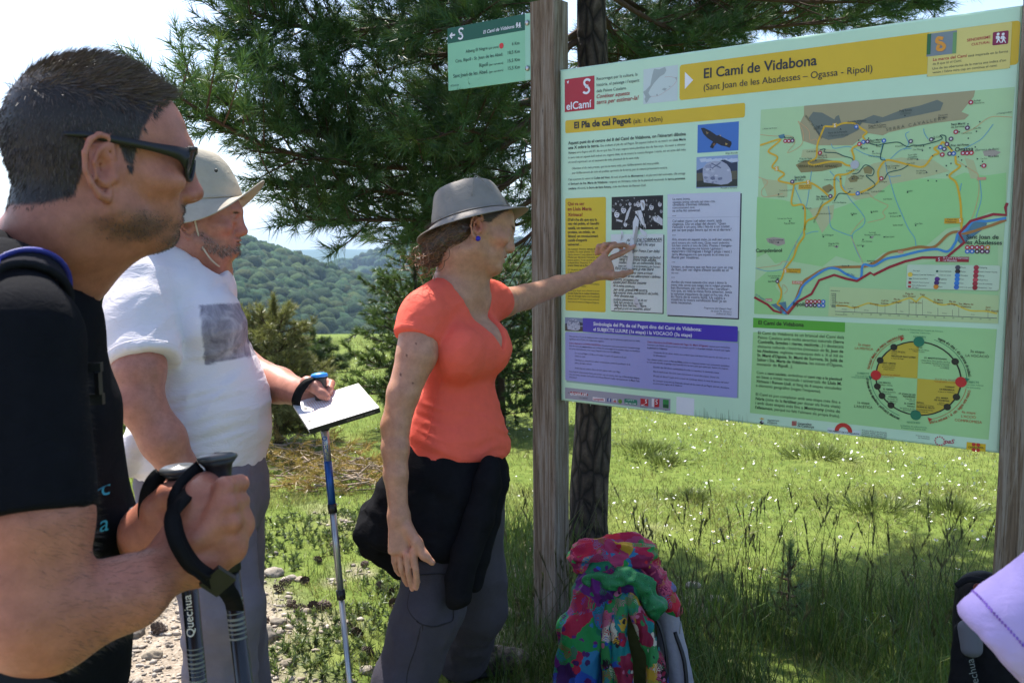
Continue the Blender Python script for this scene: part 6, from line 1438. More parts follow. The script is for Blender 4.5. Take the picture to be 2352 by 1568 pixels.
    # trousers
    gt = cloth('grey_trousers', srgb('716c76'), 1500, 0.25, 0.75, 0.08)
    dyv = np.array((0, 1.0, 0))
    tp = [ecap(cx(462, 1060, 2.22), cx(470, 1130, 2.22), (0.140, 0.160), (0.142, 0.16), B_, 0.03)]
    foot1, foot2 = np.array((at(470, 1568, 2.1)[0] - 0.03, 2.14, 0.05)), np.array((at(540, 1568, 2.35)[0] - 0.02, 2.42, 0.05))
    h1, h2 = cx(462, 1140, 2.14), cx(500, 1130, 2.32)
    k1, k2 = cx(512, 1400, 2.10), cx(520, 1400, 2.34)
    tp += [cap(h1, k1, 0.105, 0.074, 0.03), cap(k1, foot1, 0.076, 0.068, 0.02), cap(h2, k2, 0.105, 0.08, 0.03), cap(k2, foot2, 0.08, 0.068, 0.02)]
    Vt, Ft = mesh_sdf(tp, 0.009); Nt = normals_of(Vt, Ft)
    Vt = Vt + Nt * (0.014 * (1 - 2 * np.abs(fbm(Vt * np.array((9, 9, 4)), 3, 12))) + 0.008 * np.clip(fbm(Vt * np.array((4, 4, 22)), 2, 5), 0, 1))[:, None]
    obj('trousers', Vt, Ft, gt, man2)
    for ft in (foot1, foot2):
        Vq, Fq = mesh_sdf([cap(ft + (-0.04, 0, -0.01), ft + (0.17, 0.02, -0.015), 0.045, 0.036, 0.02), cap(ft, ft + (0, 0, 0.07), 0.045, 0.05, 0.02)], 0.007)
        obj('shoe', Vq, Fq, mat('brown_leather', (0.09, 0.055, 0.035), 0.6, var=0.2, var_scale=60), man2)
    # sun hat
    hm_ = cloth('pale_canvas', srgb('aaa293'), 1300, 0.3, 0.85, 0.07)
    hat = empty('sun_hat', loc(-5, 0, 60), 'pale beige wide brimmed sun hat with chin cord on the man in white', 'hat')
    up, fw, lf = M[:3, 2], M[:3, 0], M[:3, 1]
    nA, th = 64, np.linspace(0, 2 * math.pi, 64, endpoint=False)
    o = loc(-8, 0, 62)
    def ringpts(rx, ry, z, tilt=0.0, wob=0.0, front=0.0):
        out = []
        for t in th:
            dz = z + tilt * math.cos(t) + wob * math.sin(2 * t + 0.6) + front * max(0, math.cos(t)) ** 2
            out.append(o + fw * rx * math.cos(t) + lf * ry * math.sin(t) + up * dz)
        return np.array(out)
    rows = [ringpts(0.002, 0.002, 0.125), ringpts(0.035, 0.030, 0.124, -0.002), ringpts(0.062, 0.052, 0.116, -0.012, 0.004), ringpts(0.082, 0.066, 0.098, -0.018, 0.004), ringpts(0.094, 0.076, 0.066, -0.012, 0.005), ringpts(0.103, 0.083, 0.030, 0.004, 0.003), ringpts(0.108, 0.087, 0.002, 0.012, 0.002), ringpts(0.110, 0.089, -0.006, 0.014)]
    Vc = np.concatenate(rows); nr = len(rows)
    Vc = Vc + (Vc - o) * (0.06 * fbm(Vc * 24, 2, 3))[:, None]
    Fc = np.array([(i * nA + (j + 1) % nA, i * nA + j, (i + 1) * nA + j, (i + 1) * nA + (j + 1) % nA) for i in range(nr - 1) for j in range(nA)])
    co = obj('crown', Vc, Fc, hm_, hat); so = co.modifiers.new('t', 'SOLIDIFY'); so.thickness = 0.003; sb = co.modifiers.new('s', 'SUBSURF'); sb.levels = sb.render_levels = 1
    rows = [ringpts(0.109, 0.088, -0.004, 0.014), ringpts(0.120, 0.098, -0.014, 0.016, 0.0, 0.010), ringpts(0.134, 0.112, -0.030, 0.020, 0.002, 0.030), ringpts(0.150, 0.124, -0.044, 0.024, 0.004, 0.056), ringpts(0.160, 0.130, -0.052, 0.027, 0.005, 0.072), ringpts(0.163, 0.132, -0.054, 0.028, 0.005, 0.076)]
    Vc = np.concatenate(rows); nr = len(rows)
    Fc = np.array([(i * nA + (j + 1) % nA, i * nA + j, (i + 1) * nA + j, (i + 1) * nA + (j + 1) % nA) for i in range(nr - 1) for j in range(nA)])
    bo = obj('brim', Vc, Fc, hm_, hat); so = bo.modifiers.new('t', 'SOLIDIFY'); so.thickness = 0.0035; sb = bo.modifiers.new('s', 'SUBSURF'); sb.levels = sb.render_levels = 1
    Vq, Fq = tube(np.concatenate([ringpts(0.1105, 0.0895, -0.002, 0.014), ringpts(0.1105, 0.0895, -0.002, 0.014)[:1]]), 0.0016, 6); obj('seam', Vq, Fq, hm_, hat)
    for q in ((-5, -101, 92), (60, -74, 128)):
        Vq, Fq = lathe([(0.001, 0), (0.004, 0), (0.004, 0.002), (0.0018, 0.003)], 12, -lf, loc(*q) - lf * 0.004); obj('eyelet', Vq, Fq, mat('dark_brass', (0.05, 0.05, 0.045), 0.4, 0.8), hat)
    Vq, Fq = tube(spline(np.array([loc(8, -92, 40), loc(14, -78, -4), loc(22, -72, -40), loc(38, -62, -72), loc(52, -38, -92), loc(56, 0, -98)]), 30), 0.0022, 8)
    obj('chin_cord', Vq, Fq, mat('cream_cord', srgb('c8bda8'), 0.8), hat)
    # booklet
    bk = empty('booklet', at(770, 935, 2.1), 'white booklet with black spine held open-handed by the man in white', 'booklet')
    c00, c10, c11, c01 = at(671, 926, 2.16), at(709, 985, 2.02), at(875, 932, 2.05), at(823, 880, 2.19)
    c11 = c10 + (c01 - c00)
    nrm = np.cross(c10 - c00, c01 - c00); nrm /= np.linalg.norm(nrm); nrm = nrm if nrm[2] > 0 else -nrm
    thk = 0.012
    mb = MB(); mb.box(c00 - nrm * thk, c10 - c00, c01 - c00, nrm * thk); mb.build('cover', mat('white_card', (0.80, 0.78, 0.82), 0.42), bk, smooth=False)
    d10 = (c10 - c00) / np.linalg.norm(c10 - c00); d01 = (c01 - c00) / np.linalg.norm(c01 - c00)
    mb = MB(); mb.box(c10 - nrm * (thk + 0.0006) + d10 * 0.0002, d10 * 0.0016, c01 - c00, nrm * (thk + 0.0002)); mb.build('spine', mat('black_card', (0.012, 0.012, 0.014), 0.5), bk, smooth=False)
    W_, H_ = np.linalg.norm(c10 - c00), np.linalg.norm(c01 - c00)
    lines = MB(); inkb = srgb('c89a7c')
    rg = random.Random(5)
    def sheet(u0, u1, v0, v1, lift=0.0006): return [c00 + d10 * W_ * a + d01 * H_ * b + nrm * lift for a, b in ((u0, v0), (u1, v0), (u1, v1), (u0, v1))]
    for i in range(22):
        v = 0.19 + i * 0.033
        a0 = 0.12
        while a0 < 0.66:
            l = rg.uniform(0.03, 0.09); lines.add(sheet(a0, min(a0 + l, 0.68), v, v + 0.007), [(0, 1, 2, 3)]); a0 += l + 0.015
        if i % 8 == 7: continue
    lines.build('text_lines', mat('orange_ink', inkb, 0.5), bk, smooth=False, kind='stuff')
    for (a0, a1, v0, v1) in ((0.28, 0.36, 0.10, 0.15), (0.74, 0.80, 0.05, 0.09)):
        MB().add(sheet(a0, a1, v0, v1, 0.0009), [(0, 1, 2, 3)]).build('emblem', MATS['black_card'], bk, smooth=False)
    V_, F_ = text_mesh('Lluís Maria Xirinacs   Dietari final', 0, 0); Wt = V_[:, 0].max()
    mb = MB(); sc = 0.40 * H_ / Wt
    mb.add([c10 + d10 * 0.0022 + d01 * (H_ * 0.52 + x * sc) - nrm * (thk * 0.72) + nrm * y * sc for x, y in V_], F_); mb.build('spine_text', mat('grey_ink', (0.4, 0.33, 0.3), 0.5), bk, smooth=False)
    # trekking pole with the blue cap
    pt, pm = at(733, 858, 2.155), at(748, 1010, 2.16)
    d = pm - pt; d /= np.linalg.norm(d)
    pole = empty('trekking_pole', pm, 'silver and blue trekking pole with a blue topped black grip', 'trekking pole')
    blu = mat('blue_plastic', srgb('2f8fe8'), 0.4)
    V_, F_ = lathe([(0.001, -0.003), (0.010, -0.0025), (0.018, 0.0), (0.0205, 0.004), (0.0200, 0.0075), (0.017, 0.009)], 28, d, pt); obj('grip_cap', V_, F_, blu, pole)
    V_, F_ = lathe([(0.0195, 0.0078), (0.0165, 0.014), (0.0145, 0.025), (0.0155, 0.05), (0.0150, 0.08), (0.013, 0.12), (0.0115, 0.135)], 24, d, pt); obj('grip', V_, F_, mat('grip_rubber'), pole)
    end = pt + d * ((pt[2]) / -d[2]); Lp = np.linalg.norm(end - pt)
    fr = lambda y: at(1, y, 1)
    def along(y):                                    # distance along the pole where it is seen at picture height y
        lo_, hi_ = 0.0, Lp
        for _ in range(40):
            m_ = (lo_ + hi_) / 2; q = (pt + d * m_ - CO) @ CR
            if -q[1] / -q[2] * FPX + PXH / 2 < y: lo_ = m_
            else: hi_ = m_
        return lo_
    sil = mat('silver_pole', (0.42, 0.43, 0.44), 0.3, 0.7); blp = mat('blue_pole', srgb('2456a0'), 0.3, 0.4)
    ya, yb, yc, yd = along(1058), along(1160), along(1358), along(1470)
    V_, F_ = tube([pt + d * 0.125, pt + d * ya], 0.0092, 18); sh = obj('shaft', V_, F_, sil, pole)
    V_, F_ = tube([pt + d * ya, pt + d * yb], 0.0093, 18); obj('blue_shaft', V_, F_, blp, pole)
    for a in (yb, yc):
        V_, F_ = tube([pt + d * (a - 0.004), pt + d * (a + 0.018)], [0.0112, 0.0105], 16); obj('collar', V_, F_, MATS['grip_rubber'], pole)
    V_, F_ = tube([pt + d * yb, pt + d * yc], 0.0080, 16); obj('middle_shaft', V_, F_, sil, pole)
    V_, F_ = tube([pt + d * yc, pt + d * (Lp - 0.05)], 0.0068, 16); obj('lower_shaft', V_, F_, sil, pole)
    V_, F_ = tube([pt + d * (Lp - 0.055), pt + d * (Lp - 0.03), pt + d * (Lp + 0.01)], [0.009, 0.0085, 0.003], 12); obj('tip', V_, F_, MATS['grip_rubber'], pole)
    a = np.cross(d, (0, 1, 0)); a /= np.linalg.norm(a); b = np.cross(d, a); b = b if np.dot(b, CO - pt) > 0 else -b
    V2_, F2_ = text_mesh('QUECHUA', 0.02, 0); mb = MB(); s0 = along(1000); sz = 0.017
    mb.add([pt + d * (s0 + x * sz * 0.8) + 0.0095 * (math.cos((y - 0.35) * sz / 0.0095) * b + math.sin((y - 0.35) * sz / 0.0095) * a) for x, y in V2_], F2_); mb.build('lettering', blp, sh)
    web = MATS.get('pole_webbing') or cloth('pole_webbing', (0.010, 0.010, 0.011), 2200, 0.7, 0.6)
    Ps = spline(np.array(pts([(722, 868, 2.14), (706, 876, 2.125), (688, 898, 2.12), (680, 920, 2.125), (682, 934, 2.16)])), 24)
    V_, F_ = ribbon(Ps, np.tile(at(10, 3, 1) - at(0, 0, 1), (24, 1)), np.interp(np.linspace(0, 1, 24), [0, .4, 1], [0.010, 0.020, 0.022]), 0.0025); obj('wrist_strap', V_, F_, web, pole)
build_man2()

# ---------------------------------------------------------------- woman in the coral t-shirt, pointing at the board
woman = empty('person', np.array((at(1040, 1000, 2.35)[0], at(1040, 1000, 2.35)[1], 0.0)), 'woman in a coral v-neck t-shirt and grey bucket hat touching the board', 'person')
def build_woman():
    rng = np.random.default_rng(3)
    f, u = yaw_pitch(12, -17, 9)
    ear = at(1099, 524, 2.235)
    M = head_frame(ear + 0.072 * np.cross(u, f), f, u)
    loc = lambda *q: (M[:3, :3] @ M_(*q)) + M[:3, 3]
    g = dict(w=0.92, jaw=0.84, nose=1.0, brow=6.5, lips=1.0, open=2.2, low=0.95)
    by = math.radians(-30)
    Fw = np.array((math.cos(by), math.sin(by), 0)); Lf = np.array((-math.sin(by), math.cos(by), 0)); UP = np.array((0, 0, 1.0))
    T = pts([(1050, 676, 2.34), (1056, 712, 2.34), (1066, 780, 2.34), (1056, 870, 2.33), (1052, 945, 2.33), (1054, 1012, 2.33), (1056, 1046, 2.33)])
    R = [(0.042, 0.100), (0.052, 0.132), (0.066, 0.128), (0.058, 0.108), (0.078, 0.120), (0.098, 0.146), (0.100, 0.150)]
    nbp = at(1052, 668, 2.33)
    def torso(e, k=0.025):
        pr = echain(T, [(a + e, b + e) for a, b in R], Fw, k, rnd=0.1)
        cb_ = at(1088, 806, 2.275); pr += [ell(cb_ - Lf * 0.066, np.array((0.056, 0.056, 0.062)) + e, 0.035), ell(cb_ + Lf * 0.066, np.array((0.056, 0.056, 0.062)) + e, 0.035)]
        pr += [cap(at(985, 700, 2.24), at(1050, 672, 2.33), 0.036 + e, 0.045 + e, 0.04), cap(at(1050, 672, 2.33), at(1128, 690, 2.46), 0.045 + e, 0.036 + e, 0.04)]
        return pr
    pr = torso(0.0)
    pr += moved(head_prims(g) + ear_prims(1, 16, 0.9) + ear_prims(-1, 16, 0.92), M)
    pr += echain([loc(-22, 0, -5), loc(-20, 0, -55), nbp], [(0.046, 0.050), (0.048, 0.050), (0.062, 0.066)], M[:3, 1], 0.025)
    pr += [cap(loc(30, 0, -70), at(1092, 690, 2.36), 0.026, 0.030, 0.035)]
    # collar bones
    pr += [cap(at(1085, 700, 2.34), at(1010, 690, 2.245), 0.010, 0.009, 0.03)]
    # near arm and hand
    A = pts([(968, 725, 2.20), (957, 815, 2.17), (926, 904, 2.15), (908, 978, 2.14), (908, 1030, 2.13), (909, 1090, 2.12), (916, 1185, 2.11)])
    RA = [0.052, 0.0475, 0.0375, 0.0330, 0.0315, 0.0275, 0.0215]
    ap = chain(A, RA, 0.012)
    wr, kn = A[6], at(924, 1262, 2.10)
    ap += [ecap(wr, kn, (0.024, 0.017), (0.034, 0.0135), (1, 0.25, 0), 0.02)]
    fing = [[(948, 1266, 2.085), (955, 1308, 2.082), (958, 1336, 2.088), (956, 1350, 2.094)],
            [(934, 1272, 2.090), (938, 1312, 2.088), (944, 1340, 2.096), (947, 1352, 2.102)],
            [(918, 1270, 2.098), (922, 1305, 2.098), (930, 1330, 2.108), (936, 1342, 2.114)],
            [(905, 1262, 2.106), (907, 1290, 2.108), (912, 1308, 2.116), (918, 1318, 2.122)]]
    for q in fing: ap += chain(pts(q), [0.0086, 0.0078, 0.0072, 0.0062], 0.002)
    ap += chain(pts([(936, 1212, 2.10), (958, 1246, 2.088), (976, 1276, 2.082), (993, 1291, 2.082)]), [0.0145, 0.0118, 0.0095, 0.0075], 0.010)
    # far arm to the board
    tip = ray(1456, 566); td = ((BO - CO) @ BN) / (tip @ BN); wd = td
    B = pts([(1118, 700, 2.47), (1160, 694, 2.53), (1206, 682, 2.61), (1282, 656, 2.70), (1350, 634, 2.755)])
    bp = chain(B, [0.043, 0.040, 0.035, 0.0285, 0.0205], 0.012)
    D = td
    bp += [ecap(B[4], at(1396, 604, 2.79), (0.022, 0.015), (0.034, 0.013), at(1380, 560, 2.78) - at(1400, 640, 2.78), 0.018)]
    F_ = [[(1404, 592, 2.795), (1428, 582, D - 0.030), (1446, 572, D - 0.014), (1457, 565, D - 0.006)],
          [(1392, 582, 2.79), (1405, 566, 2.77), (1432, 562, D - 0.03), (1446, 568, D - 0.014)],
          [(1382, 578, 2.795), (1388, 562, 2.78), (1412, 560, D - 0.03), (1428, 570, D - 0.012)],
          [(1372, 580, 2.80), (1375, 566, 2.79), (1392, 562, D - 0.02), (1404, 572, D - 0.008)]]
    for q in F_: bp += chain(pts(q), [0.0088, 0.0080, 0.0073, 0.0062], 0.002)
    bp += chain(pts([(1372, 632, 2.765), (1404, 634, 2.77), (1430, 630, D - 0.03), (1450, 624, D - 0.012)]), [0.0155, 0.0120, 0.0098, 0.0078], 0.010)
    ALL = pr + ap + bp
    V, F = mesh_sdf(ALL, 0.0036)
    L = to_local(M, V) * 1000
    base = np.array((0.52, 0.275, 0.18)); C = np.tile(base, (len(V), 1))
    C = paint(C, V, (0.56, 0.24, 0.16), 8, 34, np.linalg.norm(L - (70, -44, -12), axis=1))
    C = paint(C, V, (0.56, 0.24, 0.165), 6, 20, np.linalg.norm(L - (105, 0, -12), axis=1))
    C = paint(C, V, (0.55, 0.21, 0.15), 10, 34, np.linalg.norm(L - (0, -80, 5), axis=1))
    lz = (L[:, 2] + 12) / 0.95 - 12
    Ls = np.stack([L[:, 0], L[:, 1], np.where(L[:, 2] < -12, lz, L[:, 2])], 1)
    C = paint(C, V, (0.42, 0.10, 0.085), 0.75, 1.1, np.linalg.norm((Ls - (96, 0, -44)) / (15, 24, 12), axis=1))
    C = paint(C, V, (0.78, 0.74, 0.70), 0.7, 1.0, np.linalg.norm((Ls - (90, 0, -44)) / (9, 20, 3.4), axis=1))
    for s in (1, -1):
        C = paint(C, V, (0.05, 0.028, 0.018), 0.5, 1.1, np.linalg.norm((L - (90, s * 28, 36)) / (16, 22, 3.6), axis=1))
        C = paint(C, V, (0.65, 0.60, 0.56), 0.6, 1.0, np.linalg.norm((L - (90, s * 31, 19)) / (14, 13, 5), axis=1))
        C = paint(C, V, (0.03, 0.018, 0.012), 0.6, 1.0, np.linalg.norm((L - (92, s * 29, 20)) / (12, 6.5, 5), axis=1))
        C = paint(C, V, (0.03, 0.018, 0.012), 0.5, 1.0, np.linalg.norm((L - (90, s * 32, 25)) / (14, 16, 2.2), axis=1))
    for q in [*(k[-1] for k in fing), *(k[-1] for k in F_)]: C = paint(C, V, (0.64, 0.33, 0.25), 0.004, 0.016, np.linalg.norm(V - at(*q), axis=1))
    for q in fing: C = paint(C, V, (0.58, 0.27, 0.18), 0.004, 0.018, np.linalg.norm(V - at(*q[0]), axis=1))
    for q in ((1020, 800, 2.13), (935, 815, 2.13), (955, 790, 2.12), (948, 880, 2.12), (920, 860, 2.12), (985, 760, 2.1)): C = paint(C, V, (0.14, 0.05, 0.03), 0.0015, 0.0035, np.linalg.norm((V - at(*q)) * (1, 0.05, 1), axis=1) + np.where(V[:, 1] < 2.3, 0, 1))
    x, y, z = L.T
    line = np.interp(x, [-120, -60, -30, -14, 4, 16, 24, 40, 60, 80], [-60, -56, -40, -8, 34, 22, 22, 44, 66, 84])
    hm = z - line - 3 * fbm(L / 8, 2, 3)
    earm = (np.linalg.norm((L - (-6, 0, 4)) / (26, 1e9, 36), axis=1) < 1) & (np.abs(y) > 70)
    hd = np.linalg.norm(L - (0, 0, 20), axis=1) < 150
    C = paint(C, V, (0.045, 0.022, 0.013), -3, 3, np.where(earm | ~hd, 20, -hm))
    obj('body', V, F, SKIN, woman, col=C)
    # hair: gathered loosely at the nape, curls below the hat
    blob = [ell(loc(-72, -8, -42), M_(34, 48, 34), 0.02), ell(loc(-82, -6, -82), M_(24, 32, 30), 0.02), ell(loc(-48, -50, -18), M_(36, 20, 34), 0.02)]
    Vb, Fb = mesh_sdf(blob, 0.0035); Nb = normals_of(Vb, Fb); Vb = Vb + Nb * (0.006 * fbm(Vb * np.array((60, 60, 60)), 3, 2))[:, None]
    parts = [(Vb, np.concatenate([Fb[:, [0, 1, 2]], Fb[:, [0, 2, 3]]]), np.tile((0.06, 0.030, 0.016), (len(Vb), 1)))]
    ix = rng.choice(len(Vb), 2600); P, N = Vb[ix], Nb[ix]
    D_ = N * 0.12 + rng.normal(0, 0.22, P.shape) + dirs_to_world(M, np.tile((-0.7, 0, -0.6), (len(P), 1)) * (1 + 0.8 * fbm(P * 40, 2, 4))[:, None]) ; D_ = D_ - N * np.maximum((D_ * N).sum(1) - 0.25, 0)[:, None]
    hc = np.array((0.13, 0.060, 0.025)) * rng.uniform(0.3, 1.8, (len(P), 1))
    VH, FH, CH = strands(P, D_, rng.uniform(0.014, 0.032, len(P)), 0.0013, rng, dirs_to_world(M, rng.normal(0, .5, P.shape)) - N * 0.6, 4, hc)
    parts.append((VH, FH, CH))
    for k in range(46):                                   # loose curls
        p0 = loc(-80 + rng.normal(0, 14), -20 + rng.normal(0, 26), -70 + rng.normal(0, 20)); L_ = rng.uniform(0.04, 0.085); ph = rng.uniform(0, 6); rr = rng.uniform(0.006, 0.013)
        dn = M[:3, :3] @ np.array((-0.55 + rng.normal(0, .25), rng.normal(0, .3) - 0.15, -0.75)); dn /= np.linalg.norm(dn); a = np.cross(dn, (0, 1, 0)); a /= np.linalg.norm(a); b = np.cross(dn, a)
        t = np.linspace(0, 1, 16); q = p0 + np.outer(t * L_, dn) + np.outer(rr * np.sin(t * 9 + ph) * t ** .5, a) + np.outer(rr * np.cos(t * 9 + ph) * t ** .5, b)
        Vt, Ft = tube(q, 0.0011 * (1 - 0.5 * t), 4, False); Ft = np.array(Ft)
        parts.append((Vt, np.concatenate([Ft[:, [0, 1, 2]], Ft[:, [0, 2, 3]]]), np.tile(np.array((0.24, 0.10, 0.035)) * rng.uniform(0.5, 1.4), (len(Vt), 1))))
    hm2 = (hm > 0) & ~earm & hd & (z < 30 + 0.35 * x)
    P, N = sample_faces(V, F, hm2, 3000, rng)
    VS, FS, CS = strands(P, N * 0.15 + dirs_to_world(M, np.tile((-0.9, 0, -0.35), (len(P), 1))) + rng.normal(0, .12, P.shape), rng.uniform(0.02, 0.04, len(P)), 0.0011, rng, None, 2, np.array((0.055, 0.027, 0.015)) * rng.uniform(0.4, 1.8, (len(P), 1)))
    parts.append((VS, FS, CS))
    VV, FF, CC = island_join(parts); obj('hair', VV, FF, HAIR, woman, col=CC)
    # earring
    V_, F_2 = mesh_sdf([ell(loc(4, -80, -27), M_(6.5, 6.5, 6.5), 0.001)], 0.0012)
    V_ = V_ + normals_of(V_, F_2) * (0.0009 * np.sin(V_ * 2400).prod(1))[:, None]
    obj('earring', V_, F_2, mat('blue_bead', srgb('2726b8'), 0.35), None, label='round cobalt blue stud earring of the woman in coral', cat='earring')
    # t-shirt
    coral = cloth('coral_jersey', srgb('f66854'), 1500, 0.2, 0.8, 0.05)
    sp = torso(0.0065) + [ell(at(1088, 812, 2.275), (0.052, 0.060, 0.058), 0.03)]
    sp += [cap(at(992, 702, 2.245), at(970, 735, 2.20), 0.042, 0.050, 0.03), ecap(at(972, 720, 2.205), at(955, 778, 2.178), (0.0555, 0.0555), (0.0540, 0.054), (1, 0, 0.3), 0.02, rnd=0.12)]
    sp += [cap(at(1122, 690, 2.45), at(1140, 694, 2.49), 0.045, 0.0465, 0.04)]
    vb = at(1126, 812, 2.22)
    def wedge(P):
        Q = P - vb; lat, up_, fd = (P - T[2]) @ Lf, Q[:, 2], (P - T[2]) @ Fw
        return np.maximum(np.maximum((np.abs(lat - 0.0) * 2.1 - up_) / 2.33, -(fd + 0.07)), np.abs(lat) - 0.074)
    sp += [Prim(wedge, vb + (0, 0, 0.1), 0.35, 0.004, True)]
    sp += [cap(nbp - (0, 0, 0.0), loc(0, 0, -30), 0.070, 0.064, 0.010, True)]
    Vs, Fs = mesh_sdf(sp, 0.0042)
    Ns = normals_of(Vs, Fs); zz = Vs[:, 2]
    w = sstep(1.10, 0.92, zz)
    Q = np.stack([Vs[:, 0] * 5, Vs[:, 1] * 5, zz * 34 + Vs[:, 0] * 10 + 0.8 * fbm(Vs * 9, 2, 6)], 1)
    Q2 = np.stack([Vs[:, 0] * 9 + zz * 12, Vs[:, 1] * 6, zz * 18 - Vs[:, 0] * 20], 1) + 0.5 * fbm(Vs * 9, 2, 14)[:, None]
    Vs = Vs + Ns * (0.0055 * w * (1 - 2 * np.abs(fbm(Q, 2, 7))) + 0.0022 * (1 - 2 * np.abs(fbm(Q2, 2, 9))) + 0.002 * fbm(Vs * np.array((20, 20, 9)), 2, 8))[:, None]
    sh = obj('t_shirt', Vs, Fs, coral, woman)
    seam_ring('hem', at(1055, 1032, 2.33), UP, 0.12, 0.16, Fw, coral, woman, sh, 0.0022, 0.0003, 0.001)
    seam_ring('sleeve_hem', at(957, 770, 2.18), at(955, 778, 2.178) - at(972, 720, 2.205), 0.056, 0.056, (1, 0, 0), coral, woman, sh, 0.0022, 0.0003, 0.001)
    strap_on('side_seam', pts([(1008, 800, 2.19), (1000, 870, 2.19), (985, 950, 2.18), (962, 1030, 2.17)]), np.tile(at(10, 0, 1) - at(0, 0, 1), (4, 1)), 0.002, coral, woman, sh, 0.0003, 0.001)
    strap_on('shoulder_seam', pts([(1018, 668, 2.27), (985, 690, 2.2), (990, 740, 2.17), (1005, 790, 2.17)]), np.tile(at(10, 0, 1) - at(0, 0, 1), (4, 1)), 0.0025, coral, woman, sh, 0.0003, 0.0012)
    # dark jacket tied round the waist
    jk = cloth('black_fleece', (0.010, 0.010, 0.012), 900, 0.5, 0.95, 0.2)
    hip = at(1052, 1120, 2.34)
    jp = [ecap(at(1046, 1045, 2.33), at(1046, 1115, 2.33), (0.113, 0.156), (0.118, 0.162), Fw, 0.02, rnd=0.1)]
    jp += [ecap(at(1000, 1100, 2.33), at(960, 1190, 2.32), (0.09, 0.155), (0.085, 0.15), Fw, 0.03, rnd=0.3), ecap(at(985, 1120, 2.28), at(915, 1255, 2.26), (0.075, 0.12), (0.058, 0.10), Fw + (0, 0, 0.35), 0.04, rnd=0.4), ell(at(868, 1215, 2.30), (0.048, 0.09, 0.058), 0.05), cap(at(900, 1270, 2.27), at(915, 1310, 2.27), 0.035, 0.016, 0.03)]
    jp += [ecap(at(1036, 1120, 2.27), at(1010, 1250, 2.24), (0.105, 0.09), (0.085, 0.07), (1, 0.2, 0), 0.04, rnd=0.3), ecap(at(1010, 1090, 2.215), at(985, 1275, 2.175), (0.062, 0.045), (0.056, 0.032), (1, 0.2, 0), 0.03, rnd=0.3)]
    Vj, Fj = mesh_sdf(jp, 0.005); Nj = normals_of(Vj, Fj)
    tz_ = at(1046, 1045, 2.33)[2]
    Vj = Vj + Nj * (1 - sstep(tz_ - 0.07, tz_ + 0.0, Vj[:, 2]))[:, None] * (0.004 + 0.013 * (0.9 - 2 * np.abs(fbm(Vj * np.array((10, 10, 10)), 3, 21))))[:, None]
    jacket = empty('jacket', hip, 'black fleece jacket tied by its sleeves round the waist of the woman', 'jacket')
    obj('jacket_back', Vj, Fj, jk, jacket)
    for P_, r0 in ((pts([(1126, 1070, 2.20), (1120, 1112, 2.185), (1100, 1190, 2.165), (1070, 1270, 2.145), (1055, 1330, 2.13), (1052, 1366, 2.125), (1040, 1384, 2.125)]), [0.026, 0.034, 0.036, 0.035, 0.033, 0.030, 0.016]), (pts([(1138, 1072, 2.26), (1138, 1112, 2.24), (1122, 1190, 2.22), (1098, 1280, 2.20), (1090, 1340, 2.19)]), [0.026, 0.032, 0.030, 0.028, 0.022])):
        Vj, Fj = mesh_sdf(chain(P_, r0, 0.01), 0.004); Nj = normals_of(Vj, Fj); Vj = Vj + Nj * (0.0030 * fbm(Vj * np.array((24, 24, 14)), 2, 4))[:, None]
        obj('jacket_sleeve', Vj, Fj, jk, jacket)
    # trousers
    gr = cloth('charcoal_trousers', srgb('413e47'), 1700, 0.2, 0.8, 0.08)
    tp = [ecap(at(1050, 1050, 2.33), at(1050, 1120, 2.33), (0.090, 0.135), (0.095, 0.138), Fw, 0.02)]
    f1, f2 = np.array((at(900, 1560, 2.2)[0] - 0.03, 2.28, 0.06)), on_ground(1122, 1560) + np.array((-0.06, 0.02, 0.06))
    k1, k2 = at(985, 1405, 2.22), at(1092, 1390, 2.50)
    tp += [cap(at(1034, 1150, 2.28), k1, 0.090, 0.074, 0.03), cap(k1, at(925, 1568, 2.22), 0.076, 0.066, 0.02), cap(at(925, 1568, 2.22), f1, 0.066, 0.062, 0.02)]
    tp += [cap(at(1066, 1150, 2.40), k2, 0.098, 0.080, 0.03), cap(k2, at(1062, 1500, 2.66), 0.078, 0.068, 0.02), cap(at(1062, 1500, 2.66), f2 + (0, 0, 0.05), 0.068, 0.062, 0.02)]
    Vt, Ft = mesh_sdf(tp, 0.008); Nt = normals_of(Vt, Ft)
    Vt = Vt + Nt * (0.011 * (1 - 2 * np.abs(fbm(Vt * np.array((8, 8, 5)), 3, 12))) + 0.008 * np.clip(fbm(Vt * np.array((6, 6, 26)), 2, 5), 0, 1) * sstep(0.75, 0.3, Vt[:, 2]))[:, None]
    tro = obj('trousers', Vt, Ft, gr, woman)
    for q in ([(931, 1352), (932, 1389), (975, 1427), (1034, 1428), (1049, 1411), (1050, 1376)], [(975, 1427), (962, 1470), (938, 1536), (930, 1600)], [(940, 1322), (1000, 1318), (1045, 1322)]):
        strap_on('seam', pts([(a_, b_, 2.15) for a_, b_ in q]), np.tile(at(8, 5, 1) - at(0, 0, 1), (len(q), 1)), 0.0028, mat('dark_seam', (0.018, 0.016, 0.02), 0.9), woman, tro, 0.0004, 0.0016)
    # hiking shoes
    shm = bpy.data.materials.new('shoe_fabric'); shm.use_nodes = True; n = NT(shm)
    nn = n.noise(40, 3, 0.6, n.coord()); n.ln(n.ramp(nn.outputs['Fac'], [(0.4, srgb('3a3430')), (0.55, srgb('6c6152')), (0.7, srgb('9a8f80'))]), n.b.inputs['Base Color']); n.b.inputs['Roughness'].default_value = 0.85
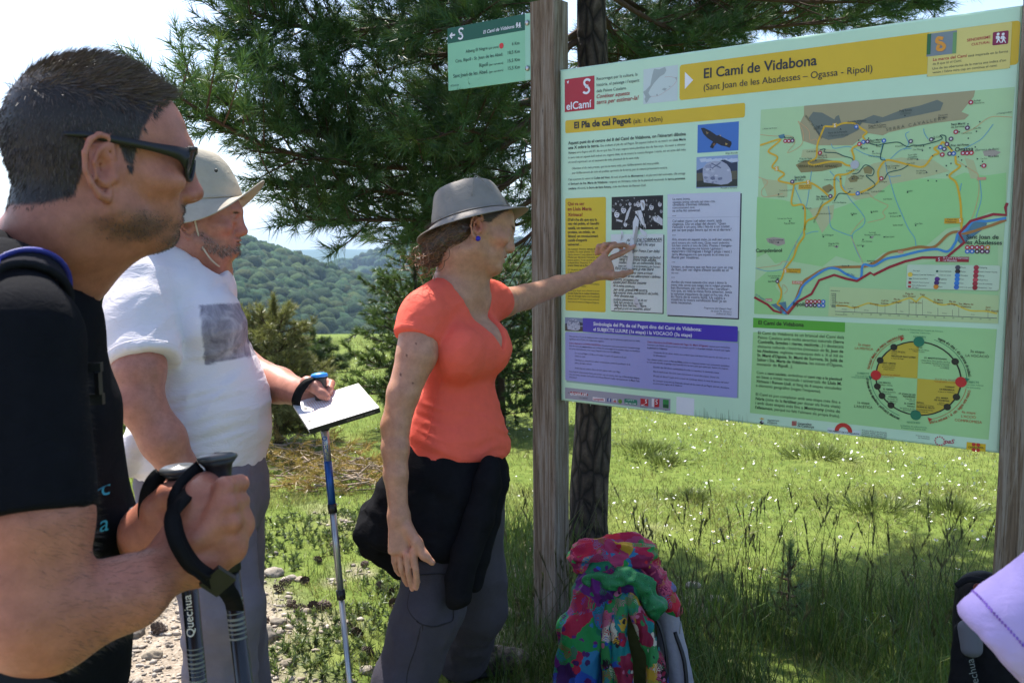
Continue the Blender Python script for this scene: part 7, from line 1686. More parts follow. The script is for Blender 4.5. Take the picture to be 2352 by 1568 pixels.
    for k, (ft, yaw) in enumerate(((f2, 12), (f1, 20))):
        a = np.array((math.cos(math.radians(yaw)), math.sin(math.radians(yaw)), 0.0)); b = np.array((-a[1], a[0], 0))
        up_ = [ecap(ft - a * 0.06 + (0, 0, 0.005), ft + a * 0.09 + (0, 0, -0.005), (0.040, 0.046), (0.046, 0.040), b, 0.02), ell(ft + a * 0.13 + (0, 0, -0.012), (0.07, 0.048, 0.034), 0.02), cap(ft + (0, 0, 0.02), ft + (0, 0, 0.06), 0.044, 0.046, 0.02)]
        V_, F_2 = mesh_sdf(up_, 0.004); sho = obj('shoe', V_, F_2, shm, woman)
        so_ = [ecap(ft - a * 0.065 + (0, 0, -0.042), ft + a * 0.165 + (0, 0, -0.040), (0.044, 0.018), (0.044, 0.018), b, 0.01)]
        V_, F_2 = mesh_sdf(so_, 0.004); obj('sole', V_, F_2, mat('dark_rubber', (0.02, 0.02, 0.022), 0.7), sho)
        mb = MB()
        for i in range(5):
            c = ft + a * (0.035 + 0.018 * i) + np.array((0, 0, 0.046 - 0.009 * i)); mb.tube([c - b * 0.026 - (0, 0, 0.006), c + (0, 0, 0.004), c + b * 0.026 + a * 0.014 - (0, 0, 0.006)], 0.0028, 6)
        mb.build('laces', mat('lace', srgb('8c8478'), 0.8), sho)
    # bucket hat
    hm_ = cloth('grey_canvas', srgb('8d8780'), 1300, 0.3, 0.85, 0.07)
    hat = empty('bucket_hat', loc(-5, 0, 60), 'grey cotton bucket hat on the head of the woman in coral', 'hat')
    tl = math.radians(28)
    fw0, lf, up0 = M[:3, 0], M[:3, 1], M[:3, 2]
    fw = fw0 * math.cos(tl) + up0 * math.sin(tl); up2 = up0 * math.cos(tl) - fw0 * math.sin(tl)
    rl = math.radians(6); up2, lf = up2 * math.cos(rl) + lf * math.sin(rl), lf * math.cos(rl) - up2 * math.sin(rl)
    nA, th = 64, np.linspace(0, 2 * math.pi, 64, endpoint=False); o = loc(-12, 0, 35)
    def ring(rx, ry, z, tilt=0.0, wob=0.0): return np.array([o + fw * rx * math.cos(t) + lf * ry * math.sin(t) + up2 * (z + tilt * math.cos(t) + wob * math.sin(2 * t + 1)) for t in th])
    def shell(name, rows, amp, seed):
        V_ = np.concatenate(rows); nr = len(rows); V_ = V_ + (V_ - o) * (amp * fbm(V_ * 26, 2, seed))[:, None]
        F_2 = np.array([(i * nA + (j + 1) % nA, i * nA + j, (i + 1) * nA + j, (i + 1) * nA + (j + 1) % nA) for i in range(nr - 1) for j in range(nA)])
        ob = obj(name, V_, F_2, hm_, hat); so = ob.modifiers.new('t', 'SOLIDIFY'); so.thickness = 0.003; sb = ob.modifiers.new('s', 'SUBSURF'); sb.levels = sb.render_levels = 1
    shell('crown', [ring(0.002, 0.002, 0.096), ring(0.042, 0.035, 0.094), ring(0.068, 0.055, 0.087), ring(0.081, 0.065, 0.075), ring(0.090, 0.073, 0.050), ring(0.098, 0.080, 0.024), ring(0.104, 0.085, 0.0)], 0.035, 5)
    shell('brim', [ring(0.1045, 0.0855, 0.001), ring(0.116, 0.098, -0.007, 0.002), ring(0.132, 0.114, -0.014, 0.005, 0.002), ring(0.146, 0.128, -0.019, 0.007, 0.004), ring(0.150, 0.132, -0.021, 0.008, 0.005)], 0.012, 6)
    r_ = ring(0.1065, 0.0875, 0.002); V_, F_2 = tube(np.concatenate([r_, r_[:1]]), 0.0014, 6); obj('seam', V_, F_2, hm_, hat)
    V_, F_2 = tube(spline(np.array([o + up2 * 0.035 - lf * 0.083 - fw * 0.005, o + up2 * 0.085 - lf * 0.074 + fw * 0.02, o + up2 * 0.04 - lf * 0.072 + fw * 0.052]), 16), 0.0013, 6); obj('seam', V_, F_2, hm_, hat)
build_woman()

# ---------------------------------------------------------------- ground, hills and woods
def gz(x, y):
    """height of the near ground"""
    x, y = np.asarray(x, float), np.asarray(y, float)
    P = np.stack([x, y, np.zeros_like(x)], -1).reshape(-1, 3)
    n1 = vnoise(P * 0.35, 3).reshape(x.shape); n2 = vnoise(P * 1.3, 5).reshape(x.shape); n3 = vnoise(P * 0.08, 8).reshape(x.shape)
    far = sstep(4, 14, y)
    z = 0.02 * n2 * sstep(1.5, 4, np.hypot(x, y)) + 0.05 * n1 * far + 0.35 * n3 * sstep(8, 30, y)
    z = z - 0.078 * np.maximum(y - 8, 0)
    return z - 0.020 * np.maximum(y - 32, 0) ** 1.5
RID = [   # distance, then (picture x, picture y of the skyline)
    (620, [(-1500, 560), (-600, 520), (0, 545), (180, 590), (330, 585), (450, 560), (555, 545), (640, 572), (720, 603), (800, 628), (860, 640), (930, 628), (1000, 610), (1100, 600), (1300, 606), (1700, 590), (2400, 560), (3800, 540)]),
    (1500, [(-1500, 560), (0, 590), (500, 620), (700, 622), (760, 605), (830, 585), (900, 566), (980, 556), (1080, 552), (1250, 545), (1700, 540), (2400, 530), (3800, 540)]),
    (5200, [(-1500, 540), (0, 560), (500, 574), (640, 575), (760, 572), (900, 574), (1200, 560), (1800, 548), (2400, 540), (3800, 540)])]
def azim(x):
    r = ray(x, 540.0); return math.atan2(r[0], r[1])
RT = []
for dist, prof in RID:
    A = [azim(p[0]) for p in prof]; E = []
    for px, py in prof:
        r = ray(px, py); E.append(r[2] / math.hypot(r[0], r[1]))
    RT.append((dist, np.array(A), np.array(E)))
def ridge(i, az):
    d, A, E = RT[i]; return CAMZ + d * np.interp(az, A, E)
def terrain(x, y):
    r = np.hypot(x, y); az = np.arctan2(x, y); near = gz(x, y)
    z1, z2, z3 = ridge(0, az) - 8.0, ridge(1, az) - 9.0, ridge(2, az)
    P = np.stack([x, y, 0 * x], -1).reshape(-1, 3)
    rough = (14 * fbm(P / 170, 3, 4)).reshape(x.shape)
    v1, v2, v3 = -95.0, -70.0, -160.0                                     # valley floors
    edge = gz(np.sin(az) * 60, np.cos(az) * 60)
    h = np.where(r < 60, near, 0)
    rs = np.array([60, 110, 230, 300, 620, 900, 1100, 1500, 2300, 3000, 5200, 9000])
    cols = [edge, edge - 25, np.full_like(az, v1), np.full_like(az, v1) - 4, z1, z1 - 45, np.minimum(z1 - 60, z2 - 60), z2, np.full_like(az, v3), np.full_like(az, v3), z3, z3 * 0 - 300]
    Z = np.stack(cols, -1)
    lr = np.log(np.clip(r, 60, 9000)); L = np.log(rs)
    i = np.clip(np.searchsorted(L, lr, side='right') - 1, 0, len(rs) - 2); t = np.clip((lr - L[i]) / (L[i + 1] - L[i]), 0, 1)
    za = np.take_along_axis(Z, i[..., None], -1)[..., 0]; zb = np.take_along_axis(Z, i[..., None] + 1, -1)[..., 0]
    tt = np.where((i == 3), t ** 0.85, t * t * (3 - 2 * t))
    hill = za + (zb - za) * tt + rough * np.where(i == 3, np.sin(t * math.pi) * 0.8, 0.1 * (i < 3))
    return np.where(r < 60, near, hill)
def ground_mesh():
    rr = np.concatenate([np.linspace(0.0, 9, 100), np.geomspace(9.2, 60, 70), np.geomspace(62, 300, 30), np.geomspace(310, 9000, 90)])
    aa = np.concatenate([np.radians(np.linspace(-180, -62, 30, endpoint=False)), np.radians(np.linspace(-62, 62, 260)), np.radians(np.linspace(62, 180, 30, endpoint=False)[1:])])
    R, A = np.meshgrid(rr, aa, indexing='ij'); X, Y = R * np.sin(A), R * np.cos(A); Z = terrain(X, Y)
    n, k = R.shape
    V = np.stack([X, Y, Z], -1).reshape(-1, 3)
    I = np.arange(n * k).reshape(n, k); J = np.concatenate([I, I[:, :1]], 1)
    F = np.stack([J[:-1, :-1], J[1:, :-1], J[1:, 1:], J[:-1, 1:]], -1).reshape(-1, 4)[:, ::-1]
    return V, F
def path_mask(x, y):
    """1 on the stony track at the lower left"""
    P = np.stack([x, y, 0 * x], -1); n = fbm(P * 1.7, 3, 9); n2 = fbm(P * 4.0, 3, 19)
    track = sstep(0.2, -0.25, x + 0.72 + 0.5 * n) * sstep(4.0, 3.3, y + 0.6 * n)
    patch = sstep(0.12, 0.42, n2) * sstep(5.2, 4.0, y) * sstep(1.0, 0.2, x) * 0.9
    bare = sstep(0.25, 0.5, n2) * sstep(0.6, 0.2, np.hypot(x - 0.75, (y - 3.6) * 0.8)) * 0.9
    return np.clip(np.maximum(np.maximum(track, patch), bare), 0, 1)
def ground_material():
    m = bpy.data.materials.new('meadow_soil'); m.use_nodes = True; n = NT(m)
    a = n.new('VertexColor'); a.layer_name = 'Col'
    co = n.coord(); n1 = n.noise(1.3, 5, 0.65, co); n2 = n.noise(14, 5, 0.7, co); n3 = n.noise(90, 4, 0.7, co)
    g = n.ramp(n1.outputs['Fac'], [(0.30, (0.085, 0.135, 0.020)), (0.48, (0.120, 0.175, 0.030)), (0.62, (0.165, 0.195, 0.045)), (0.75, (0.25, 0.23, 0.09))])
    g = n.mix(0.6, g, n.ramp(n2.outputs['Fac'], [(0.3, (0.04, 0.075, 0.012)), (0.7, (0.20, 0.25, 0.06))]))
    st = n.ramp(n2.outputs['Fac'], [(0.32, (0.15, 0.11, 0.075)), (0.5, (0.27, 0.21, 0.155)), (0.66, (0.42, 0.36, 0.29))])
    st = n.mix(0.5, st, n.ramp(n3.outputs['Fac'], [(0.35, (0.11, 0.085, 0.06)), (0.6, (0.45, 0.40, 0.33))]))
    wd = n.ramp(n.noise(0.02, 4, 0.7, co).outputs['Fac'], [(0.35, (0.02, 0.045, 0.015)), (0.65, (0.035, 0.07, 0.022))])
    s = n.new('SeparateColor'); n.ln(a.outputs['Color'], s.inputs['Color'])
    c = n.mix(s.outputs['Red'], g, st); c = n.mix(s.outputs['Green'], c, wd); c = n.mix(s.outputs['Blue'], c, (0.30, 0.27, 0.10))
    n.ln(c, n.b.inputs['Base Color']); n.b.inputs['Roughness'].default_value = 0.95; n.b.inputs['Specular IOR Level'].default_value = 0.1
    n.ln(n.bump(n3.outputs['Fac'], 0.5, 0.02), n.b.inputs['Normal'])
    return m
V, F = ground_mesh()
r_ = np.hypot(V[:, 0], V[:, 1]); az_ = np.arctan2(V[:, 0], V[:, 1])
pm = np.where(r_ < 30, path_mask(V[:, 0], V[:, 1]), 0)
fm = sstep(75, 110, r_)
field = ((r_ > 700) & (r_ < 1180)) * np.exp(-((az_ - azim(800)) / 0.035) ** 2) * sstep(640, 700, r_)
obj('ground', V, F, ground_material(), col=np.stack([pm, fm, np.clip(field * 1.5, 0, 1)], 1), kind='structure', label='grassy mountain meadow falling away to wooded hills')

# woods on the far hillsides: many rounded crowns, one mass
def crown_blob(rng, sub=2):
    t = (1 + 5 ** .5) / 2
    v = np.array([(-1, t, 0), (1, t, 0), (-1, -t, 0), (1, -t, 0), (0, -1, t), (0, 1, t), (0, -1, -t), (0, 1, -t), (t, 0, -1), (t, 0, 1), (-t, 0, -1), (-t, 0, 1)], float)
    f = [(0, 11, 5), (0, 5, 1), (0, 1, 7), (0, 7, 10), (0, 10, 11), (1, 5, 9), (5, 11, 4), (11, 10, 2), (10, 7, 6), (7, 1, 8), (3, 9, 4), (3, 4, 2), (3, 2, 6), (3, 6, 8), (3, 8, 9), (4, 9, 5), (2, 4, 11), (6, 2, 10), (8, 6, 7), (9, 8, 1)]
    v /= np.linalg.norm(v, axis=1)[:, None]; v = list(map(tuple, v))
    for _ in range(sub):
        cache, nf = {}, []
        def mid(a, b):
            k = (min(a, b), max(a, b))
            if k not in cache:
                q = (np.array(v[a]) + v[b]); q /= np.linalg.norm(q); v.append(tuple(q)); cache[k] = len(v) - 1
            return cache[k]
        for a, b, c in f:
            x, y, z = mid(a, b), mid(b, c), mid(c, a); nf += [(a, x, z), (b, y, x), (c, z, y), (x, y, z)]
        f = nf
    v = np.array(v); f = np.array(f)
    return v, f
def forest():
    rng = np.random.default_rng(8)
    bv, bf = crown_blob(rng, 1)
    pts_ = []
    for r0, r1, cnt, s0, s1 in ((300, 700, 6200, 3.8, 6.6), (1150, 1560, 1900, 5.0, 8.5)):
        az = rng.uniform(azim(-420), azim(1800), cnt); r = np.sqrt(rng.uniform(r0 ** 2, r1 ** 2, cnt)); s = rng.uniform(s0, s1, cnt)
        pts_.append(np.stack([np.sin(az) * r, np.cos(az) * r, s], 1))
    Q = np.concatenate(pts_)
    rr = np.hypot(Q[:, 0], Q[:, 1]); aa = np.arctan2(Q[:, 0], Q[:, 1])
    fld = ((rr > 700) & (rr < 1150))
    clear = fbm(np.stack([Q[:, 0] / 60, Q[:, 1] / 60, 0 * rr], 1), 2, 31) > 0.42
    Q = Q[~fld & ~clear]
    z = terrain(Q[:, 0], Q[:, 1])
    n, m = len(Q), len(bv)
    jit = 1 + 0.34 * fbm(np.tile(bv * 2.3, (n, 1)) + np.repeat(rng.uniform(0, 50, (n, 3)), m, 0), 2, 3).reshape(n, m)
    S = np.stack([Q[:, 2], Q[:, 2], Q[:, 2] * rng.uniform(0.9, 1.35, n)], 1)
    V = bv[None] * jit[..., None] * S[:, None] + np.stack([Q[:, 0], Q[:, 1], z + Q[:, 2] * 0.55], 1)[:, None]
    F = (bf[None] + (np.arange(n) * m)[:, None, None]).reshape(-1, 3)
    c = np.array((0.022, 0.054, 0.024)) * rng.uniform(0.55, 1.45, (n, 1)) + rng.uniform(0, 1, (n, 1)) ** 3 * np.array((0.03, 0.022, 0.0))
    return V.reshape(-1, 3), F, np.repeat(c, m, 0)
V, F, C = forest()
wm_ = bpy.data.materials.new('distant_leaves'); wm_.use_nodes = True
n = NT(wm_); a = n.new('VertexColor'); a.layer_name = 'Col'; co = n.coord(); q = n.noise(0.9, 4, 0.75, co)
n.ln(n.mix(1.0, a.outputs['Color'], n.ramp(q.outputs['Fac'], [(0.3, (0.35, 0.35, 0.35)), (0.65, (1.5, 1.5, 1.4))]), 'MULTIPLY'), n.b.inputs['Base Color'])
n.b.inputs['Roughness'].default_value = 0.9; n.b.inputs['Specular IOR Level'].default_value = 0.1
n.ln(n.bump(q.outputs['Fac'], 0.9, 1.2), n.b.inputs['Normal'])
obj('forest', V, F, wm_, col=C, kind='stuff', label='dense green woodland covering the hills beyond the meadow')

# ---------------------------------------------------------------- trees, grass, stones
def needles(P, D, per, L, w, rng, col, spread=(22, 62), shoot=0.05):
    """per needles round each shoot P (base) along D; returns V, F, C"""
    n = len(P); N = n * per
    P = np.repeat(P, per, 0); D = np.repeat(D / np.linalg.norm(D, axis=1)[:, None], per, 0)
    r = rng.normal(0, 1, (N, 3)); r -= D * (r * D).sum(1)[:, None]; r /= np.linalg.norm(r, axis=1)[:, None] + 1e-9
    a = np.radians(rng.uniform(*spread, N))[:, None]
    d = D * np.cos(a) + r * np.sin(a)
    root = P + D * (rng.uniform(0, 1, (N, 1)) * shoot)
    s = np.cross(d, rng.normal(0, 1, (N, 3))); s /= np.linalg.norm(s, axis=1)[:, None] + 1e-9
    ln = L * rng.uniform(0.65, 1.15, (N, 1))
    V = np.stack([root - s * w / 2, root + s * w / 2, root + d * ln], 1).reshape(-1, 3)
    F = np.arange(3 * N).reshape(-1, 3)
    c = np.repeat(col, per, 0) * rng.uniform(0.65, 1.35, (N, 1))
    return V, F, np.repeat(c, 3, 0)
def bark_material():
    m = bpy.data.materials.new('pine_bark'); m.use_nodes = True; n = NT(m)
    v = n.new('TexVoronoi'); v.feature = 'DISTANCE_TO_EDGE'; v.inputs['Scale'].default_value = 22; n.ln(n.coord('Object', (1, 1, 0.38)), v.inputs['Vector'])
    q = n.noise(40, 5, 0.7, n.coord()); 
    c = n.ramp(v.outputs['Distance'], [(0.0, (0.012, 0.009, 0.007)), (0.10, (0.05, 0.036, 0.027)), (0.4, (0.12, 0.092, 0.072))])
    c = n.mix(1.0, c, n.ramp(q.outputs['Fac'], [(0.3, (0.55, 0.5, 0.48)), (0.7, (1.3, 1.25, 1.2))]), 'MULTIPLY')
    n.ln(c, n.b.inputs['Base Color']); n.b.inputs['Roughness'].default_value = 0.95
    h = n.mix(0.35, n.ramp(v.outputs['Distance'], [(0, (0, 0, 0)), (0.25, (1, 1, 1))]), q.outputs['Fac'])
    n.ln(n.bump(h, 1.0, 0.015), n.b.inputs['Normal'])
    return m
BARK = bark_material()
TWIG = mat('twig_bark', (0.075, 0.042, 0.027), 0.9, var=0.3, var_scale=30)
def needle_material(name, tr=0.25):
    m = bpy.data.materials.new(name); m.use_nodes = True; n = NT(m)
    a = n.new('VertexColor'); a.layer_name = 'Col'
    n.ln(a.outputs['Color'], n.b.inputs['Base Color']); n.b.inputs['Roughness'].default_value = 0.42; n.b.inputs['Specular IOR Level'].default_value = 0.45
    t = n.new('BsdfTranslucent'); n.ln(n.mix(0.35, a.outputs['Color'], (0.16, 0.24, 0.02)), t.inputs['Color'])
    mx = n.new('MixShader'); mx.inputs[0].default_value = tr
    n.ln(n.b.outputs[0], mx.inputs[1]); n.ln(t.outputs[0], mx.inputs[2]); n.ln(mx.outputs[0], n.n['Material Output'].inputs['Surface'])
    return m
NEEDLE = needle_material('needles', 0.22)
def grow(limbs, rng, step, blen, tstep, rad=0.02, droop=0.12, start=0.22):
    """limbs: list of point arrays. Returns wood pieces (MB tubes) per limb and tuft bases + directions"""
    wood, TP, TD = [], [], []
    for P in limbs:
        P = spline(np.asarray(P), 40); seg = np.linalg.norm(np.diff(P, axis=0), axis=1); S = np.concatenate([[0], np.cumsum(seg)]); Lt = S[-1]
        mb = MB(); mb.tube(P, np.linspace(rad, 0.004, len(P)) * min(1.4, 0.6 + Lt / 3), 6)
        T = np.gradient(P, axis=0); T /= np.linalg.norm(T, axis=1)[:, None]
        s = start * Lt; k = 0; QQ = []
        while s < Lt:
            i = min(int(np.searchsorted(S, s)), len(P) - 1); t = T[i]; k += 1
            sd = np.cross(t, (0, 0, 1.0)); sd /= np.linalg.norm(sd) + 1e-9
            d = t * rng.uniform(0.45, 0.9) + sd * rng.choice((-1, 1)) * rng.uniform(0.3, 1.0) + np.array((0, 0, rng.uniform(-0.45, 0.5)))
            d /= np.linalg.norm(d); l = blen * rng.uniform(0.5, 1.2) * (1 - 0.55 * (s / Lt)); m = 6
            q = P[i] + np.outer(np.linspace(0, l, m), d) + np.outer(np.linspace(0, 1, m) ** 2, (0, 0, 1)) * l * rng.uniform(-droop, droop + 0.22)
            QQ.append(q)
            x = 0.25
            while x < 1.0:
                j = x * (m - 1); a = int(j); b = q[a] + (q[min(a + 1, m - 1)] - q[a]) * (j - a)
                off = rng.normal(0, 1, 3); off -= d * (off @ d); off /= np.linalg.norm(off) + 1e-9
                dd = d * 0.75 + off * rng.uniform(0.1, 0.8) + np.array((0, 0, 0.25)); TP.append(b); TD.append(dd)
                x += tstep / l
            TP.append(q[-1]); TD.append(q[-1] - q[-2]); s += step * rng.uniform(0.6, 1.4)
        for f in np.linspace(start, 1, int(Lt * (1 - start) / (step * 0.8))):
            i = int(f * (len(P) - 1)); o = rng.normal(0, 1, 3); TP.append(P[i]); TD.append(o * 0.7 + T[i] * 0.6 + np.array((0, 0, 0.3)))
        if QQ: mb.add(*twigs(np.array(QQ), 0.005, 0.0022))
        TP.append(P[-1]); TD.append(T[-1]); wood.append(mb)
    TD = np.array(TD); TD /= np.linalg.norm(TD, axis=1)[:, None]
    return wood, np.array(TP), TD
def big_pine():
    rng = np.random.default_rng(21)
    base = on_ground(1346, 1262); top = base + np.array((0.10, 0.25, 6.6))
    root = empty('pine_tree', base, 'big dark pine standing behind the left post, boughs reaching over the people', 'tree')
    t = np.linspace(0, 1, 60); P = base + np.outer(t, top - base) + np.stack([0.03 * np.sin(t * 9), 0.03 * np.cos(t * 7), 0 * t], 1) - (0, 0, 0.1)
    R = np.interp(t, [0, 0.03, 0.1, 1], [0.12, 0.092, 0.082, 0.02])
    V, F = tube(P, R, 26); V = V + (V - np.repeat(P, 26, 0)) * (0.16 * fbm(V * np.array((22, 22, 8)), 3, 6))[:, None]
    obj('trunk', V, F, BARK, root)
    tk = lambda h: base + (top - base) * (h / 6.6)
    def limb(h, L): return [tk(h)] + pts(L)
    limbs = [limb(2.55, [(1050, 120, 4.0), (800, 90, 3.7), (575, 30, 3.4)]), limb(2.35, [(1050, 250, 4.0), (800, 220, 3.75), (650, 165, 3.55), (575, 130, 3.45)]),
             limb(2.05, [(1080, 370, 3.9), (850, 380, 3.6), (640, 345, 3.35), (510, 285, 3.15), (415, 225, 3.0)]), limb(1.95, [(1100, 460, 4.0), (900, 440, 3.75), (730, 430, 3.55), (620, 415, 3.4)]),
             limb(1.78, [(1150, 500, 4.05), (960, 505, 3.85), (800, 505, 3.65), (670, 505, 3.5)]), limb(2.8, [(1000, -40, 3.9), (760, -20, 3.6), (580, -50, 3.4)]),
             limb(1.72, [(1190, 560, 4.2), (1060, 560, 4.1), (940, 550, 4.0)]), limb(2.2, [(1180, 300, 3.8), (1060, 300, 3.5), (960, 330, 3.35)]), limb(2.3, [(900, 320, 3.9), (720, 280, 3.6), (640, 220, 3.5)]),
             limb(2.5, [(1560, 70, 4.3), (1800, 60, 4.3), (2100, 20, 4.3)]), limb(2.7, [(1650, 10, 4.6), (2000, -20, 4.6), (2330, -60, 4.5)]), limb(2.6, [(1500, 40, 4.9), (1700, 50, 5.2), (2000, 60, 5.4)]), limb(2.45, [(1450, 130, 4.6), (1560, 150, 4.9), (1700, 160, 5.0)]),
             limb(3.0, [(1200, -60, 3.9), (1120, 20, 3.5), (1060, 60, 3.3)]), limb(2.4, [(1250, 180, 4.3), (1130, 200, 4.3), (1020, 180, 4.2)]),
             limb(2.1, [(900, 330, 3.8), (700, 300, 3.5), (560, 250, 3.3), (450, 215, 3.2)]), limb(2.6, [(900, 60, 3.8), (700, 60, 3.6), (560, 80, 3.45)]),
             limb(2.4, [(1200, 250, 4.6), (1050, 240, 4.7), (880, 210, 4.7)]), limb(2.1, [(1200, 400, 4.6), (1080, 420, 4.8), (930, 425, 4.8)]), limb(2.6, [(1150, 80, 4.7), (980, 60, 4.8), (830, 90, 4.8)]), limb(1.9, [(1220, 500, 4.5), (1100, 515, 4.7), (980, 530, 4.8)]), limb(2.2, [(1150, 330, 4.4), (980, 330, 4.5), (820, 330, 4.4)]),
             limb(2.55, [(1500, 30, 4.5), (1700, 35, 4.6), (1900, 20, 4.6)]), limb(2.5, [(1420, 100, 4.3), (1520, 105, 4.3), (1640, 90, 4.3)]), limb(2.65, [(1600, -20, 4.2), (1900, 5, 4.2), (2200, -10, 4.2)]), limb(2.4, [(1400, 140, 4.5), (1500, 60, 4.8), (1650, 20, 5.0)])]
    for k in range(34):
        h = rng.uniform(2.6, 6.0); a = rng.uniform(0, 6.283); L = (2.25 - 0.27 * (h - 2.7)) * rng.uniform(0.7, 1.1)
        d = np.array((math.cos(a), math.sin(a), 0)); p0 = tk(h)
        q = [p0, p0 + d * L * 0.4 + (0, 0, 0.12), p0 + d * L * 0.75 + (0, 0, 0.16), p0 + d * L + (0, 0, 0.28)]
        if (np.array(q)[-1] @ (0, 1, 0)) > 2.0: limbs.append(q)
    for L in ([(1100, -350, 3.7), (880, -420, 3.3), (700, -430, 3.1)], [(1180, -520, 3.6), (1000, -640, 3.1), (820, -700, 2.9)], [(1350, -420, 3.5), (1340, -600, 3.0), (1300, -760, 2.7)], [(1050, -180, 3.9), (820, -230, 3.6), (640, -220, 3.4)]): limbs.append(limb(3.3, L))
    wood, TP, TD = grow(limbs, rng, 0.038, 0.46, 0.042, 0.012)
    for mb in wood: mb.build('limb', TWIG, root)
    # leave openings to the sky
    hole = fbm(TP * 2.4, 2, 14)
    q_ = (TP - CO) @ CR; sx, sy = q_[:, 0] / -q_[:, 2] * FPX + PXW / 2, -q_[:, 1] / -q_[:, 2] * FPX + PXH / 2
    front = (TP[:, 1] < 3.35) & (sx > 960) & (sx < 1330) & (sy > -40) & (sy < 300)      # boughs stay clear of the sign
    keep = (hole < 0.44) & ~front
    TP, TD = TP[keep], TD[keep]
    col = np.array((0.050, 0.118, 0.036)) * rng.uniform(0.7, 1.35, (len(TP), 1)) + rng.random((len(TP), 1)) ** 4 * np.array((0.05, 0.045, 0.0))
    V, F, C = needles(TP, TD, 44, 0.070, 0.0034, rng, col, (16, 60), 0.08)
    print('pine tufts', len(TP), 'tris', len(F))
    obj('crown', V, F, NEEDLE, root, smooth=False, col=C)
    for k in range(7):
        i = rng.integers(len(TP)); V, F = lathe([(0.002, -0.03), (0.013, -0.02), (0.016, 0), (0.012, 0.018), (0.003, 0.03)], 10, TD[i], TP[i]); 
        obj('cone', V, F, TWIG, root)
big_pine()
def small_pine(px, py, d_extra, h, w, col, label, seed, name='young_pine', cat='tree', L=0.046, per=46, lean=0.0, dens=1.0, nw=0.0046):
    rng = np.random.default_rng(seed); b = on_ground(px, py, 0.0); b = b * 1.0; b[2] = gz(b[0], b[1])
    root = empty(name, b, label, cat)
    tk = MB(); top = b + np.array((lean, 0, h)); tk.tube([b - (0, 0, 0.05), b * 0.5 + top * 0.5, top], [0.035 * h, 0.022 * h, 0.006], 8); tk.build('trunk', TWIG, root)
    limbs = []
    n = int(30 * dens)
    for k in range(n):
        f = (k + 0.5) / n; z = h * (0.06 + 0.9 * f); a = k * 2.4 + rng.uniform(-.4, .4); R = w * (0.25 + 0.95 * math.sin(math.pi * min(1, 0.18 + 0.82 * f)) ** 0.8) * rng.uniform(0.65, 1.15) * (1 - 0.35 * f)
        p0 = b + (top - b) * (0.06 + 0.9 * f); d = np.array((math.cos(a), math.sin(a), 0))
        limbs.append([p0, p0 + d * R * 0.5 + (0, 0, 0.03 * h), p0 + d * R + (0, 0, rng.uniform(0.03, 0.14) * h)])
    limbs.append([b + (top - b) * 0.8, b + (top - b) * 0.9, top + (0, 0, 0.05)])
    wood, TP, TD = grow(limbs, rng, 0.034 * h, 0.20 * h, 0.04 * h, 0.006, 0.1, 0.12)
    mb = MB()
    for q in wood:
        for v in q.V: pass
        mb.V += q.V; mb.C += q.C; mb.F += [tuple(i + mb.n for i in f) for f in q.F]; mb.n += q.n
    mb.build('branches', TWIG, root)
    c = np.array(col) * rng.uniform(0.65, 1.4, (len(TP), 1))
    V, F, C = needles(TP, TD, per, L, nw, rng, c, (15, 65), 0.05)
    obj('crown', V, F, NEEDLE, root, smooth=False, col=C)
    return root
small_pine(235, 1012, 0, 1.05, 0.40, (0.040, 0.085, 0.022), 'dark green young pine seen between the two men', 31, dens=1.2)
small_pine(640, 1022, 0, 0.88, 0.32, (0.23, 0.225, 0.085), 'yellowish young pine with pale twigs beside the man in white', 32, dens=1.2)
small_pine(960, 985, 0, 1.28, 0.46, (0.075, 0.125, 0.030), 'young green pine behind the hand with the booklet and the woman', 33, dens=1.3)
small_pine(1150, 975, 0, 1.25, 0.50, (0.060, 0.110, 0.030), 'bushy young pine between the woman and the grey post', 34, dens=1.2)
small_pine(330, 900, 0, 0.85, 0.5, (0.045, 0.090, 0.025), 'young pine half hidden by the back of the man in white', 35, dens=1.0)
small_pine(600, 775, 0, 0.55, 0.35, (0.025, 0.055, 0.018), 'small dark pine at the far edge of the meadow', 36, dens=0.5, L=0.07, nw=0.008)
small_pine(720, 812, 0, 0.42, 0.45, (0.05, 0.085, 0.03), 'low dark bush on the sunny meadow', 37, 'bush', 'bush', 0.06, 24, dens=0.5, nw=0.004)
small_pine(1810, 1432, 0, 0.22, 0.05, (0.085, 0.16, 0.06), 'tiny pine seedling in the tall grass below the board', 38, 'pine_seedling', 'seedling', 0.024, 12, dens=0.3, nw=0.0013)
